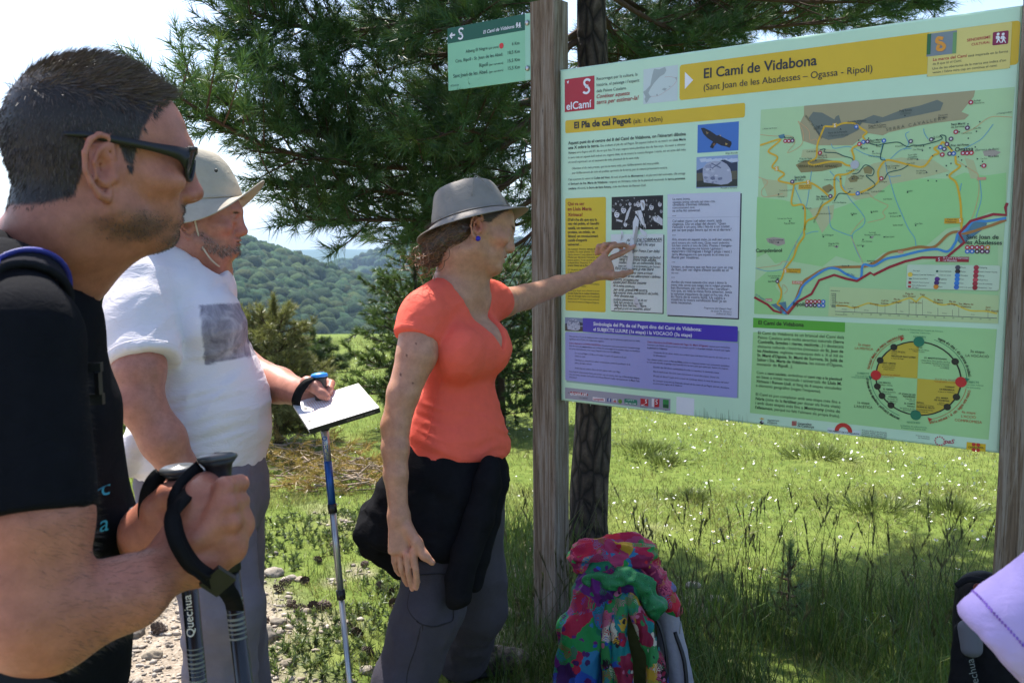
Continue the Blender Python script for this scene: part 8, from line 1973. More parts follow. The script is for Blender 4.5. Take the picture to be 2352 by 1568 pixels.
for i, (px, py, s) in enumerate(((2010, 1172, 0.17), (1480, 1040, 0.16), (1530, 1062, 0.12), (2190, 1180, 0.14), (1880, 1050, 0.16), (1590, 1150, 0.09), (690, 965, 0.15))):
    rng = np.random.default_rng(60 + i); b = on_ground(px, py); b[2] = gz(b[0], b[1]); n = 90
    a = rng.uniform(0, 6.283, n); r = np.sqrt(rng.uniform(0, 1, n)) * s * (1 + 0.5 * np.sin(a * 3 + i)); P = b + np.stack([np.cos(a) * r, np.sin(a) * r, 0 * r], 1)
    D = np.stack([np.cos(a) * r / s * 1.3, np.sin(a) * r / s * 1.3, 1.0 + 0 * r], 1)
    V, F, C = needles(P, D, 8, s * 0.5, 0.0034, rng, np.tile((0.15, 0.185, 0.05), (n, 1)) * rng.uniform(0.6, 1.3, (n, 1)), (5, 40), s * 0.2)
    lab = ['dark green tussock on the meadow near the right post', 'grey green tussock on the meadow just right of the trunk', 'small tussock beside the larger one near the trunk', 'low tussock on the meadow against the right post', 'tussock on the far meadow under the green block of the board', 'small green tussock in mid meadow below the board', 'tussock on the meadow beside the silver and blue pole'][i]
    obj('grass_tussock', V, F, NEEDLE, smooth=False, col=C, label=lab, cat='tussock', group='grass tussocks on the meadow')

GRASS = needle_material('grass_blades', 0.35)
def blades(P, h, w, rng, col, lean=0.35, curve=0.4, seg=2):
    n = len(P); h = np.broadcast_to(h, (n,)).reshape(n, 1)
    a = rng.uniform(0, 6.283, n); s = np.stack([np.cos(a), np.sin(a), 0 * a], 1)
    d = np.stack([rng.normal(0, lean, n), rng.normal(0, lean, n), np.ones(n)], 1); d /= np.linalg.norm(d, axis=1)[:, None]
    c = np.stack([rng.normal(0, curve, n), rng.normal(0, curve, n), -0.25 * np.ones(n)], 1); w = np.broadcast_to(w, (n,)).reshape(n, 1)
    if seg == 1:
        V = np.stack([P - s * w / 2, P + s * w / 2, P + d * h], 1).reshape(-1, 3); F = np.arange(3 * n).reshape(-1, 3); m = 3
    else:
        q = P + d * h * 0.55; e = P + d * h + c * h * 0.5; m = 5
        V = np.stack([P - s * w / 2, P + s * w / 2, q + s * w * 0.4, q - s * w * 0.4, e], 1).reshape(-1, 3)
        F = (np.arange(n)[:, None, None] * 5 + np.array([(0, 1, 2), (0, 2, 3), (3, 2, 4)])[None]).reshape(-1, 3)
    return V, F, np.repeat(col, m, 0)
def scatter(n, y0, y1, rng, power=1.0, x0=-420, x1=2700):
    """random ground points inside the view, between depths y0..y1"""
    y = y0 + (y1 - y0) * rng.random(n) ** power; t = rng.uniform((x0 - 1176) / FPX, (x1 - 1176) / FPX, n); x = t * y
    return x, y
def meadow():
    rng = np.random.default_rng(41); parts = []
    for n, y0, y1, h, w, seg, pw in ((60000, 2.2, 5.0, 0.038, 0.0030, 2, 0.8), (88000, 4.6, 9.0, 0.042, 0.0042, 1, 0.9), (75000, 8.5, 26.0, 0.07, 0.011, 1, 1.1)):
        x, y = scatter(n, y0, y1, rng, pw); pm = path_mask(x, y); k = rng.random(n) > pm * 1.02; x, y = x[k], y[k]
        P = np.stack([x, y, gz(x, y) - 0.004], 1); f = fbm(P * np.array((0.9, 0.9, 0)), 3, 17); g = fbm(P * np.array((5, 5, 0)), 2, 18)
        col = np.array((0.180, 0.195, 0.058)) * (1 + 0.35 * f[:, None]) + np.clip(g + 0.15, 0, 1)[:, None] * np.array((0.09, 0.045, 0.02))
        dry = rng.random(len(P)) < np.clip(0.13 + 0.25 * f, 0, 1); col = np.where(dry[:, None], np.array((0.30, 0.25, 0.10)), col) * rng.uniform(0.65, 1.3, (len(P), 1))
        hh = h * rng.uniform(0.45, 1.3, len(P)) * (1 + 0.9 * np.clip(g, -0.5, 1))
        parts.append(blades(P, hh, w * rng.uniform(0.6, 1.3, len(P)), rng, col, 0.5, 0.6, seg))
    V, F, C = island_join(parts); obj('meadow_grass', V, F, GRASS, smooth=False, col=C, kind='stuff', label='short green meadow grass behind and below the board')
    # tall grass round the posts and along the front
    P = []
    n = 9000; x, y = scatter(n, 2.25, 3.6, rng, 1.0, 1120, 2360)
    k = (fbm(np.stack([x * 2.2, y * 2.2, 0 * x], 1), 2, 5) > -0.15 - 0.3 * sstep(3.2, 2.4, y)) & (y < 3.55 - 0.10 * x + 0.25 * fbm(np.stack([x * 3, 0 * x, 0 * x], 1), 2, 2)); x, y = x[k], y[k]
    P1 = np.stack([x, y, gz(x, y) - 0.01], 1)
    x, y = scatter(1100, 2.55, 3.9, rng, 1.0, 600, 1180); k = fbm(np.stack([x * 3, y * 3, 0 * x], 1), 2, 7) > 0.12; P2 = np.stack([x[k], y[k], gz(x[k], y[k])], 1)
    x, y = scatter(800, 3.2, 4.3, rng, 1.0, 1130, 1310); P3 = np.stack([x, y, gz(x, y)], 1)
    Pa = np.concatenate([P1, P2, P3]); h = np.concatenate([rng.uniform(0.09, 0.26, len(P1)), rng.uniform(0.04, 0.10, len(P2)), rng.uniform(0.12, 0.30, len(P3))])
    col = np.array((0.075, 0.135, 0.030)) * rng.uniform(0.6, 1.4, (len(Pa), 1)) + (rng.random((len(Pa), 1)) < 0.12) * np.array((0.14, 0.10, 0.05))
    V1, F1, C1 = blades(Pa, h, rng.uniform(0.0022, 0.0045, len(Pa)), rng, col, 0.22, 0.5, 2)
    parts = [(V1, F1, C1)]
    x, y = scatter(240, 2.5, 3.6, rng, 1.0, 1140, 2300); k = (y < 3.65 - 0.10 * x); x, y = x[k], y[k]
    for i in range(len(x)):
        b = np.array((x[i], y[i], gz(x[i], y[i]))); hh = rng.uniform(0.26, 0.50); d = np.array((rng.normal(0, 0.13), rng.normal(0, 0.13), 1)); d /= np.linalg.norm(d); bend = np.array((rng.normal(0, .06), rng.normal(0, .06), -0.02))
        t = np.linspace(0, 1, 6); q = b + np.outer(t * hh, d) + np.outer(t ** 2, bend); V_, F_ = tube(q, np.linspace(0.0014, 0.0008, 6), 3, False); F_ = np.array(F_); c = np.array((0.06, 0.075, 0.03)) * rng.uniform(0.7, 1.5)
        parts.append((V_, np.concatenate([F_[:, [0, 1, 2]], F_[:, [0, 2, 3]]]), np.tile(c, (len(V_), 1))))
        m = 16; u_ = rng.uniform(0.86, 1.0, m); r = b + np.outer(u_ * hh, d) + np.outer(u_ ** 2, bend)
        vv, ff, cc = needles(r, np.tile(d, (m, 1)), 2, 0.020, 0.0030, rng, np.tile(np.array((0.10, 0.085, 0.05)) * rng.uniform(0.6, 1.4), (m, 1)), (4, 22), 0.004); parts.append((vv, ff, cc))
    V, F, C = island_join(parts); obj('tall_grass', V, F, GRASS, smooth=False, col=C, kind='stuff', label='tall seeding grass around the posts and below the board')
    # leafy ground cover at the track edge
    n = 1700; x, y = scatter(n, 2.6, 4.6, rng, 1.0, 420, 1240); k = (fbm(np.stack([x * 2.6, y * 2.6, 0 * x], 1), 2, 27) > -0.05) & (path_mask(x, y) < 0.85); x, y = x[k], y[k]
    P = np.stack([x, y, gz(x, y)], 1); D = np.stack([rng.normal(0, .4, len(x)), rng.normal(0, .4, len(x)), np.ones(len(x))], 1)
    V, F, C = needles(P, D, 12, 0.028, 0.0085, rng, np.array((0.11, 0.145, 0.055)) * rng.uniform(0.5, 1.4, (len(x), 1)), (20, 80), 0.025)
    obj('ground_cover', V, F, GRASS, smooth=False, col=C, kind='stuff', label='low leafy plants along the edge of the stony track')
meadow()
ORD = 'first second third fourth fifth sixth seventh eighth ninth tenth eleventh twelfth thirteenth fourteenth fifteenth sixteenth seventeenth eighteenth nineteenth twentieth'.split()
ORD += ['twenty-' + w for w in ORD[:9]] + ['thirtieth'] + ['thirty-' + w for w in ORD[:9]] + ['fortieth']
def flowers():
    rng = np.random.default_rng(51)
    white = mat('white_petals', (0.78, 0.78, 0.74), 0.7); yel = mat('yellow_petals', (0.70, 0.45, 0.02), 0.7)
    def flower_mesh(r, petals=9):
        V, F = [(0, 0, 0.002)], []
        for k in range(petals):
            a = k * 2 * math.pi / petals; i = len(V); w = 0.30 * r
            c, s = math.cos(a), math.sin(a)
            V += [(c * r * .2, s * r * .2, 0.001), (c * r * .75 - s * w, s * r * .75 + c * w, 0.002), (c * r, s * r, 0.0), (c * r * .75 + s * w, s * r * .75 - c * w, 0.002)]
            F.append((i, i + 3, i + 2, i + 1))
        return V, F
    near = [(1505, 1300), (1560, 1322), (1638, 1216), (1640, 1240), (1672, 1228), (1746, 1318), (1722, 1298), (1758, 1300), (1795, 1225), (1815, 1250), (1842, 1275), (1866, 1300), (1930, 1226), (1960, 1250), (2035, 1266), (2095, 1312), (1650, 1276), (1580, 1255), (1890, 1380), (1912, 1398), (1990, 1412), (2010, 1398), (2030, 1404), (2050, 1416), (2180, 1418), (1700, 1180), (1730, 1165), (1610, 1180), (1560, 1180), (1815, 1190), (2080, 1215), (2150, 1235), (2230, 1260), (2260, 1230), (1480, 1250), (1450, 1180), (1970, 1190), (1530, 1205), (2200, 1300), (2120, 1280)]
    V, F = flower_mesh(0.0095); me = new_mesh('daisy_head', V, F, False); me.materials.append(white)
    Vc, Fc = lathe([(0.0005, 0.001), (0.004, 0.001), (0.0035, 0.004), (0.001, 0.005)], 8); mc = new_mesh('daisy_eye', Vc, Fc); mc.materials.append(yel)
    Vs, Fs = tube([(0, 0, 0), (0.002, 0, -0.05)], 0.0012, 4); ms = new_mesh('daisy_stem', Vs, Fs); ms.materials.append(mat('stem', (0.08, 0.14, 0.03), 0.7))
    for k, (px, py) in enumerate(sorted(near)):
        b = on_ground(px, py, 0.05); b[2] = gz(b[0], b[1]) + 0.045
        o = link('daisy', None, label=ORD[k] + ' from the left of the larger white daisies in the meadow below the board', cat='flower', group='white daisies in the near meadow'); o.location = b; o.rotation_euler = (rng.uniform(-.5, .5) + 0.45, rng.uniform(-.4, .4), rng.uniform(0, 6)); o.scale = (1, 1, 1)
        for nm, m_ in (('petals', me), ('eye', mc), ('stem', ms)):
            c = bpy.data.objects.new(nm, m_); COL.objects.link(c); c.parent = o
    parts = []
    x, y = scatter(4200, 4.0, 16, rng, 1.15, 1050, 2400); k = fbm(np.stack([x * .7, y * .7, 0 * x], 1), 2, 3) > -0.12; x, y = x[k], y[k]
    x2, y2 = scatter(420, 4.6, 18, rng, 1.1, 560, 1060); x, y = np.concatenate([x, x2]), np.concatenate([y, y2])
    n = len(x); P = np.stack([x, y, gz(x, y) + 0.04], 1); r = rng.uniform(0.004, 0.0095, n) * (0.6 + 0.06 * y); a = np.linspace(0, 6.283, 6, endpoint=False)
    tl = rng.normal(0, 0.5, (n, 2)); R = np.stack([np.cos(a), np.sin(a)], 1)
    V = P[:, None] + np.concatenate([R[None] * r[:, None, None], ((R[None] * (tl - (0, 0.5))[:, None]).sum(-1, keepdims=True)) * r[:, None, None]], -1)
    F = (np.arange(n)[:, None] * 6 + np.arange(6)[None]); F = np.stack([F[:, [0, 1, 2]], F[:, [0, 2, 3]], F[:, [0, 3, 4]], F[:, [0, 4, 5]]], 1).reshape(-1, 3)
    obj('meadow_flowers', V.reshape(-1, 3), F, white, smooth=False, kind='stuff', label='countless tiny white flowers dotting the meadow')
flowers()
def stones():
    rng = np.random.default_rng(71)
    bv, bf = crown_blob(rng, 2); b1, f1 = crown_blob(rng, 0)
    st = bpy.data.materials.new('limestone'); st.use_nodes = True; n = NT(st); a = n.new('VertexColor'); a.layer_name = 'Col'
    q = n.noise(30, 5, 0.7, n.coord()); n.ln(n.mix(1.0, a.outputs['Color'], n.ramp(q.outputs['Fac'], [(0.3, (0.6, 0.58, 0.55)), (0.7, (1.25, 1.25, 1.25))]), 'MULTIPLY'), n.b.inputs['Base Color']); n.b.inputs['Roughness'].default_value = 0.9
    n.ln(n.bump(q.outputs['Fac'], 0.7, 0.006), n.b.inputs['Normal'])
    big = [(628, 1318, 46, 'pointed tan stone behind the silver pole'), (668, 1328, 30, 'small grey stone near the pointed tan stone'), (690, 1330, 26, 'pale pebble right of the pointed stone'), (600, 1475, 80, 'big flat tan stone beside the grey trousers'), (352, 1512, 44, 'brown angular stone on the track'), (248, 1535, 40, 'grey stone beside the near forearm'), (300, 1462, 56, 'pale flat stone on the track'), (1120, 1300, 30, 'stone in the grass left of the post'), (1160, 1415, 60, 'tan stone at the foot of the post'), (925, 1560, 40, 'grey stone half under the woman'), (700, 1412, 30, 'white stone near the silver pole'), (660, 1532, 34, 'grey stone at the bottom of the track'), (280, 1430, 30, 'pale pebble near the far wrist'), (842, 1545, 36, 'grey stone in the shade beside the trousers'), (640, 1440, 36, 'tan stone in the weeds'), (1640, 1385, 44, 'pale stone in the tall grass below the board'), (1590, 1345, 36, 'pale stone near the scarf covered rucksack'), (700, 800, 26, 'white rock on the far meadow'), (856, 790, 30, 'pale rock at the far edge of the meadow')]
    for px, py, s, lab in big:
        b = on_ground(px, py); d = np.linalg.norm(b - CO); r = mm(s, d) * 0.40; b[2] = gz(b[0], b[1]) + r * 0.25
        V = bv * (1 + 0.45 * fbm(bv * 1.6 + rng.uniform(0, 40, 3), 3, 3))[:, None] * np.array((1.15, 0.9, 0.62)) * r + b
        c = np.array((0.28, 0.25, 0.21)) * rng.uniform(0.6, 1.2) + rng.uniform(0, 0.06) * np.array((1, 0.6, 0.1))
        obj('stone', V, bf, st, smooth=False, col=np.tile(c, (len(V), 1)), label=lab, cat='stone', group='stones lying on the ground')
    x, y = scatter(16000, 2.1, 4.6, rng, 0.9, -400, 1300); k = rng.random(len(x)) < path_mask(x, y) * 0.95; x, y = x[k], y[k]; n_ = len(x)
    r = 0.003 + 0.011 * rng.random(n_) ** 4; P = np.stack([x, y, gz(x, y) + r * 0.3], 1)
    m = len(b1); V = b1[None] * (1 + 0.3 * rng.normal(0, 1, (n_, m)))[..., None] * (r[:, None] * np.stack([rng.uniform(.8, 1.5, n_), rng.uniform(.7, 1.2, n_), rng.uniform(.4, .8, n_)], 1))[:, None] + P[:, None]
    F = (f1[None] + (np.arange(n_) * m)[:, None, None]).reshape(-1, 3); g = rng.uniform(0.5, 1.35, (n_, 1)); c = np.array((0.33, 0.30, 0.26)) * g + rng.random((n_, 1)) * np.array((0.05, 0.02, 0.0))
    obj('gravel', V.reshape(-1, 3), F, st, smooth=False, col=np.repeat(c, m, 0), kind='stuff', label='loose pale gravel on the mountain track')
    # pine cones
    mb = MB()
    for i in range(46):
        f = i / 46; a = i * 2.3999; rr = 0.020 * math.sin(math.pi * (0.12 + 0.83 * f)) ** 0.8; z = -0.028 + 0.056 * f
        c, s = math.cos(a), math.sin(a); w = 0.0075
        base = np.array((c * rr * .4, s * rr * .4, z - .004)); tip = np.array((c * rr * 1.15, s * rr * 1.15, z + 0.004)); sd = np.array((-s, c, 0)) * w
        mb.add([base, (base + tip) / 2 + sd + (0, 0, 0.002), tip, (base + tip) / 2 - sd + (0, 0, 0.002), (base + tip) / 2 - (0, 0, 0.003)], [(0, 3, 2, 1), (0, 1, 4), (1, 2, 4), (2, 3, 4), (3, 0, 4)])
    V = np.concatenate(mb.V); me = new_mesh('pine_cone', V, mb.F, False); me.materials.append(mat('cone_scales', (0.085, 0.058, 0.044), 0.85, var=0.35, var_scale=120))
    cones = [(575, 1305), (605, 1308), (655, 1335), (700, 1330), (640, 1352), (730, 1280), (668, 1390), (690, 1402), (720, 1398), (560, 1435), (600, 1440), (745, 1395), (800, 1448), (820, 1460), (845, 1500), (905, 1388), (900, 1362), (365, 1448), (260, 1480), (940, 1312), (1012, 1430), (870, 1345), (838, 1290), (770, 1250)]
    for k, (px, py) in enumerate(sorted(cones)):
        b = on_ground(px, py, 0.015); o = bpy.data.objects.new('pine_cone', me); COL.objects.link(o)
        tag(o, ORD[k] + ' from the left of the brown pine cones lying beside the track', 'pine cone', 'fallen pine cones')
        o.location = (b[0], b[1], gz(b[0], b[1]) + 0.016); o.rotation_euler = (rng.uniform(1.0, 2.0), rng.uniform(-.6, .6), rng.uniform(0, 6)); o.scale = [rng.uniform(0.75, 1.15)] * 3
    # heap of dry branches
    root = empty('brush_heap', on_ground(740, 1105), 'heap of dry yellow brown pine brushwood on the grass behind the pole', 'brushwood')
    tw = MB(); TP, TD = [], []
    for k in range(120):
        px, py = rng.uniform(600, 1010), 0; py = rng.uniform(1050, 1135) if px > 700 else rng.uniform(1035, 1110)
        if px > 880: py = rng.uniform(1060, 1130)
        b = on_ground(px, py); b[2] = gz(b[0], b[1]) + rng.uniform(0.0, 0.10 if px < 720 else 0.06); a = rng.uniform(-0.6, 0.6) + (math.pi if rng.random() < .5 else 0); L = rng.uniform(0.12, 0.5)
        d = np.array((math.cos(a), math.sin(a), rng.uniform(-0.05, 0.28))); q = b + np.outer(np.linspace(0, L, 6), d) + rng.normal(0, 0.012, (6, 3)); tw.tube(q, np.linspace(0.006, 0.002, 6) * rng.uniform(0.5, 1.3), 5, caps=False)
        for j in range(3, 6): TP.append(q[j]); TD.append(d + rng.normal(0, .6, 3))
    tw.build('twigs', mat('dead_twig', (0.30, 0.23, 0.17), 0.9, var=0.3, var_scale=20), root, kind='stuff')
    TP, TD = np.array(TP), np.array(TD); V, F, C = needles(TP, TD, 34, 0.055, 0.0042, rng, np.array((0.36, 0.235, 0.075)) * rng.uniform(0.55, 1.3, (len(TP), 1)), (10, 70), 0.09)
    obj('dry_needles', V, F, GRASS, root, smooth=False, col=C, kind='stuff')
stones()

# ---------------------------------------------------------------- rucksacks, scarf, the person at the right edge
def scarf_material(pal, k=1.0):
    k *= 1.7
    m = bpy.data.materials.new('printed_silk'); m.use_nodes = True; n = NT(m)
    co = n.coord(); wob = n.noise(22, 3, 0.6, co)
    mp = n.new('VectorMath'); mp.operation = 'MULTIPLY_ADD'; n.ln(wob.outputs['Color'], mp.inputs[0]); mp.inputs[1].default_value = (0.035, 0.035, 0.035); n.ln(co, mp.inputs[2])
    vec = mp.outputs[0]
    big = n.new('TexVoronoi'); big.inputs['Scale'].default_value = 10 * k; n.ln(vec, big.inputs['Vector'])
    sm = n.new('TexVoronoi'); sm.inputs['Scale'].default_value = 24 * k; n.ln(vec, sm.inputs['Vector'])
    edge = n.new('TexVoronoi'); edge.feature = 'DISTANCE_TO_EDGE'; edge.inputs['Scale'].default_value = 24 * k; n.ln(vec, edge.inputs['Vector'])
    s1 = n.new('SeparateColor'); n.ln(big.outputs['Color'], s1.inputs['Color']); s2 = n.new('SeparateColor'); n.ln(sm.outputs['Color'], s2.inputs['Color'])
    stops = [((i + 0.02) / len(pal), srgb(c)) for i, c in enumerate(pal)]
    c1 = n.ramp(s1.outputs['Red'], stops, 'CONSTANT'); c2 = n.ramp(s2.outputs['Green'], stops[::-1] and [((i + 0.02) / len(pal), srgb(c)) for i, c in enumerate(pal[4:] + pal[:4])], 'CONSTANT')
    # concentric rings inside the large cells, small motifs elsewhere
    w = n.new('Math'); w.operation = 'MULTIPLY'; w.inputs[1].default_value = 95.0; n.ln(big.outputs['Distance'], w.inputs[0])
    sn = n.new('Math'); sn.operation = 'SINE'; n.ln(w.outputs[0], sn.inputs[0])
    ring = n.ramp(sn.outputs[0], [(0.45, (0, 0, 0)), (0.55, (1, 1, 1))])
    c = n.mix(ring, c1, c2); sel = n.ramp(s1.outputs['Blue'], [(0.45, (0, 0, 0)), (0.46, (1, 1, 1))], 'CONSTANT'); c = n.mix(sel, c, n.mix(n.ramp(sm.outputs['Distance'], [(0.30, (1, 1, 1)), (0.34, (0, 0, 0))]), c1, c2))
    n.ln(n.mix(1.0, c, (0.72, 0.72, 0.72), 'MULTIPLY'), n.b.inputs['Base Color']); n.b.inputs['Roughness'].default_value = 0.65; n.b.inputs['Specular IOR Level'].default_value = 0.3
    fo = n.noise(60, 3, 0.6, n.coord('Object', (1, 1, 0.35)), 0.5); n.ln(n.bump(fo.outputs['Fac'], 0.5, 0.006), n.b.inputs['Normal'])
    return m
def scarf_bag():
    gp = on_ground(1430, 1600)
    bag = empty('rucksack', gp, 'olive and grey rucksack draped with a scarf at the foot of the post', 'rucksack')
    pr = [ecap(at(1440, 1345, 2.74), at(1462, 1610, 2.74), (0.105, 0.085), (0.135, 0.11), (1, 0, 0), 0.03)]
    V, F = mesh_sdf(pr, 0.006); N = normals_of(V, F); V = V + N * (0.008 * fbm(V * 14, 3, 2))[:, None]
    obj('pack', V, F, cloth('olive_nylon', srgb('4a4a22'), 1500, 0.3, 0.7, 0.12), bag)
    V, F = mesh_sdf([ecap(at(1520, 1370, 2.70), at(1556, 1600, 2.68), (0.035, 0.07), (0.05, 0.09), (1, 0.2, 0), 0.02)], 0.005); N = normals_of(V, F); V = V + N * (0.007 * fbm(V * np.array((18, 18, 9)), 3, 8))[:, None]
    sp_ = obj('side_pocket', V, F, cloth('grey_nylon', srgb('9a98a0'), 1500, 0.3, 0.7, 0.1), bag)
    V, F = tube(spline(np.array(pts([(1478, 1390, 2.61), (1512, 1430, 2.605), (1530, 1500, 2.59), (1532, 1600, 2.58)])), 20), 0.0085, 8, flat=0.6); obj('zip', V, F, MATS['black_plastic'], bag)
    V, F = tube(spline(np.array(pts([(1550, 1450, 2.62), (1572, 1520, 2.60), (1580, 1620, 2.58)])), 20), 0.006, 8); obj('compression_strap', V, F, MATS['black_plastic'], bag)
    sc = empty('scarf', at(1420, 1290, 2.68), 'multicoloured flower patterned scarf bunched over the rucksack by the post', 'scarf')
    SM = scarf_material(['c01848', 'd8263c', 'b8406e', '2f7fb0', 'c8a030', 'd85a78', '189a4a', '8e1a50'])
    S2 = scarf_material(['5a1060', '3c0f58', '2a52b8', '1f8f4a', '4a1468', '2f7fb0', '6a1878', 'b01840', '157a52'], 0.9)
    S3 = scarf_material(['c01840', '0f7f82', '1a1420', 'c87090', 'd8d0c0', '8e1a40', '2f8a4a', 'c8a030', '2a52b8'], 1.2)
    def piece(name, pr, h, amp, fr, seed, m):
        V, F = mesh_sdf(pr, h); N = normals_of(V, F); V = V + N * (amp * (0.6 - 2 * np.abs(fbm(V * np.array(fr) * 0.7 + 0.6 * fbm(V * 8, 2, seed + 3)[:, None], 2, seed))))[:, None]
        return obj(name, V, F, m, sc)
    piece('top_bunch', [ell(at(1412, 1282, 2.68), (0.115, 0.09, 0.045), 0.02), ecap(at(1340, 1278, 2.66), at(1470, 1258, 2.68), (0.035, 0.05), (0.035, 0.05), (0, 0, 1), 0.03), ecap(at(1440, 1270, 2.66), at(1530, 1345, 2.66), (0.03, 0.05), (0.018, 0.04), (0, 0, 1), 0.03)], 0.004, 0.022, (16, 16, 42), 1, SM)
    piece('left_fall', [ecap(at(1378, 1330, 2.64), at(1338, 1450, 2.61), (0.055, 0.06), (0.066, 0.055), (1, 0.2, 0), 0.03), ecap(at(1338, 1450, 2.61), at(1328, 1610, 2.60), (0.066, 0.055), (0.070, 0.055), (1, 0.2, 0), 0.03), ecap(at(1440, 1345, 2.62), at(1400, 1400, 2.6), (0.05, 0.05), (0.03, 0.03), (1, 0, 0), 0.03)], 0.004, 0.020, (30, 30, 8), 2, S2)
    piece('hanging_end', [*chain(pts([(1425, 1375, 2.575), (1418, 1440, 2.55), (1428, 1520, 2.54), (1440, 1620, 2.54)]), [0.022, 0.022, 0.024, 0.03], 0.01)], 0.0035, 0.008, (50, 50, 9), 3, S3)
    piece('hanging_end', [*chain(pts([(1446, 1375, 2.575), (1482, 1440, 2.55), (1506, 1520, 2.54), (1512, 1620, 2.54)]), [0.020, 0.023, 0.026, 0.034], 0.01)], 0.0035, 0.008, (50, 50, 9), 4, S3)
    piece('hanging_end', [*chain(pts([(1405, 1390, 2.58), (1396, 1470, 2.56), (1402, 1620, 2.55)]), [0.020, 0.018, 0.022], 0.01)], 0.0035, 0.006, (50, 50, 9), 5, S3)
    piece('right_flap', [ecap(at(1492, 1310, 2.68), at(1548, 1398, 2.65), (0.034, 0.05), (0.022, 0.04), (1, 0, 0.7), 0.02)], 0.004, 0.008, (28, 28, 28), 6, SM)
    gm = bpy.data.materials.new('green_silk'); gm.use_nodes = True; n = NT(gm)
    v = n.new('TexVoronoi'); v.inputs['Scale'].default_value = 55; n.ln(n.coord(), v.inputs['Vector']); w = n.new('Math'); w.operation = 'MULTIPLY'; w.inputs[1].default_value = 60.0; n.ln(v.outputs['Distance'], w.inputs[0]); sn = n.new('Math'); sn.operation = 'SINE'; n.ln(w.outputs[0], sn.inputs[0])
    n.ln(n.ramp(sn.outputs[0], [(0.3, srgb('0c5c3a')), (0.6, srgb('127a3c')), (0.9, srgb('34a05a'))]), n.b.inputs['Base Color']); n.b.inputs['Roughness'].default_value = 0.6
    piece('green_twist', chain(pts([(1352, 1328, 2.60), (1395, 1335, 2.585), (1440, 1322, 2.585), (1482, 1345, 2.585), (1505, 1385, 2.575), (1512, 1412, 2.575)]), [0.016, 0.022, 0.023, 0.022, 0.024, 0.017], 0.012), 0.0035, 0.016, (26, 26, 36), 7, gm)
scarf_bag()
def right_bag():
    b = on_ground(2260, 1600)
    bag = empty('rucksack', b, 'black rucksack with a grey panel leaning on the right post', 'rucksack')
    pr = [ecap(at(2262, 1372, 2.32), at(2268, 1660, 2.30), (0.070, 0.08), (0.085, 0.09), (1, 0, 0), 0.02), cap(at(2212, 1450, 2.25), at(2205, 1620, 2.25), 0.022, 0.03, 0.02)]
    V, F = mesh_sdf(pr, 0.005); N = normals_of(V, F); V = V + N * (0.006 * fbm(V * 16, 3, 2))[:, None]
    obj('pack', V, F, cloth('black_nylon', (0.010, 0.010, 0.012), 1500, 0.4, 0.6, 0.2), bag)
    V, F = mesh_sdf([ecap(at(2228, 1440, 2.235), at(2232, 1490, 2.225), (0.030, 0.02), (0.026, 0.02), (1, 0, 0), 0.01)], 0.004); obj('grey_panel', V, F, mat('grey_nylon_panel', srgb('5a5a62'), 0.8), bag)
    V, F = mesh_sdf([ecap(at(2262, 1350, 2.245), at(2262, 1372, 2.235), (0.028, 0.012), (0.028, 0.012), (1, 0, 0), 0.01)], 0.004); obj('rust_panel', V, F, mat('rust_nylon', srgb('7c3a22'), 0.7), bag)
    V, F = tube(spline(np.array(pts([(2196, 1345, 2.26), (2225, 1330, 2.25), (2262, 1334, 2.25), (2290, 1340, 2.26)])), 16), 0.008, 8); obj('grab_handle', V, F, MATS['black_webbing'], bag)
    V2, F2 = text_mesh('Quechua', 0.0, 0); mb = MB(); e1 = at(2240, 1520, 2.2) - at(2256, 1590, 2.2); e1 /= np.linalg.norm(e1); e2 = np.cross(e1, (0, 1, 0)); e2 = e2 if e2[0] < 0 else -e2; o = at(2256, 1600, 2.165)
    mb.add([o + e1 * (x * 0.026) + e2 * (y * 0.026) for x, y in V2], F2); mb.build('lettering', MATS['silver_print'], bag)
right_bag()
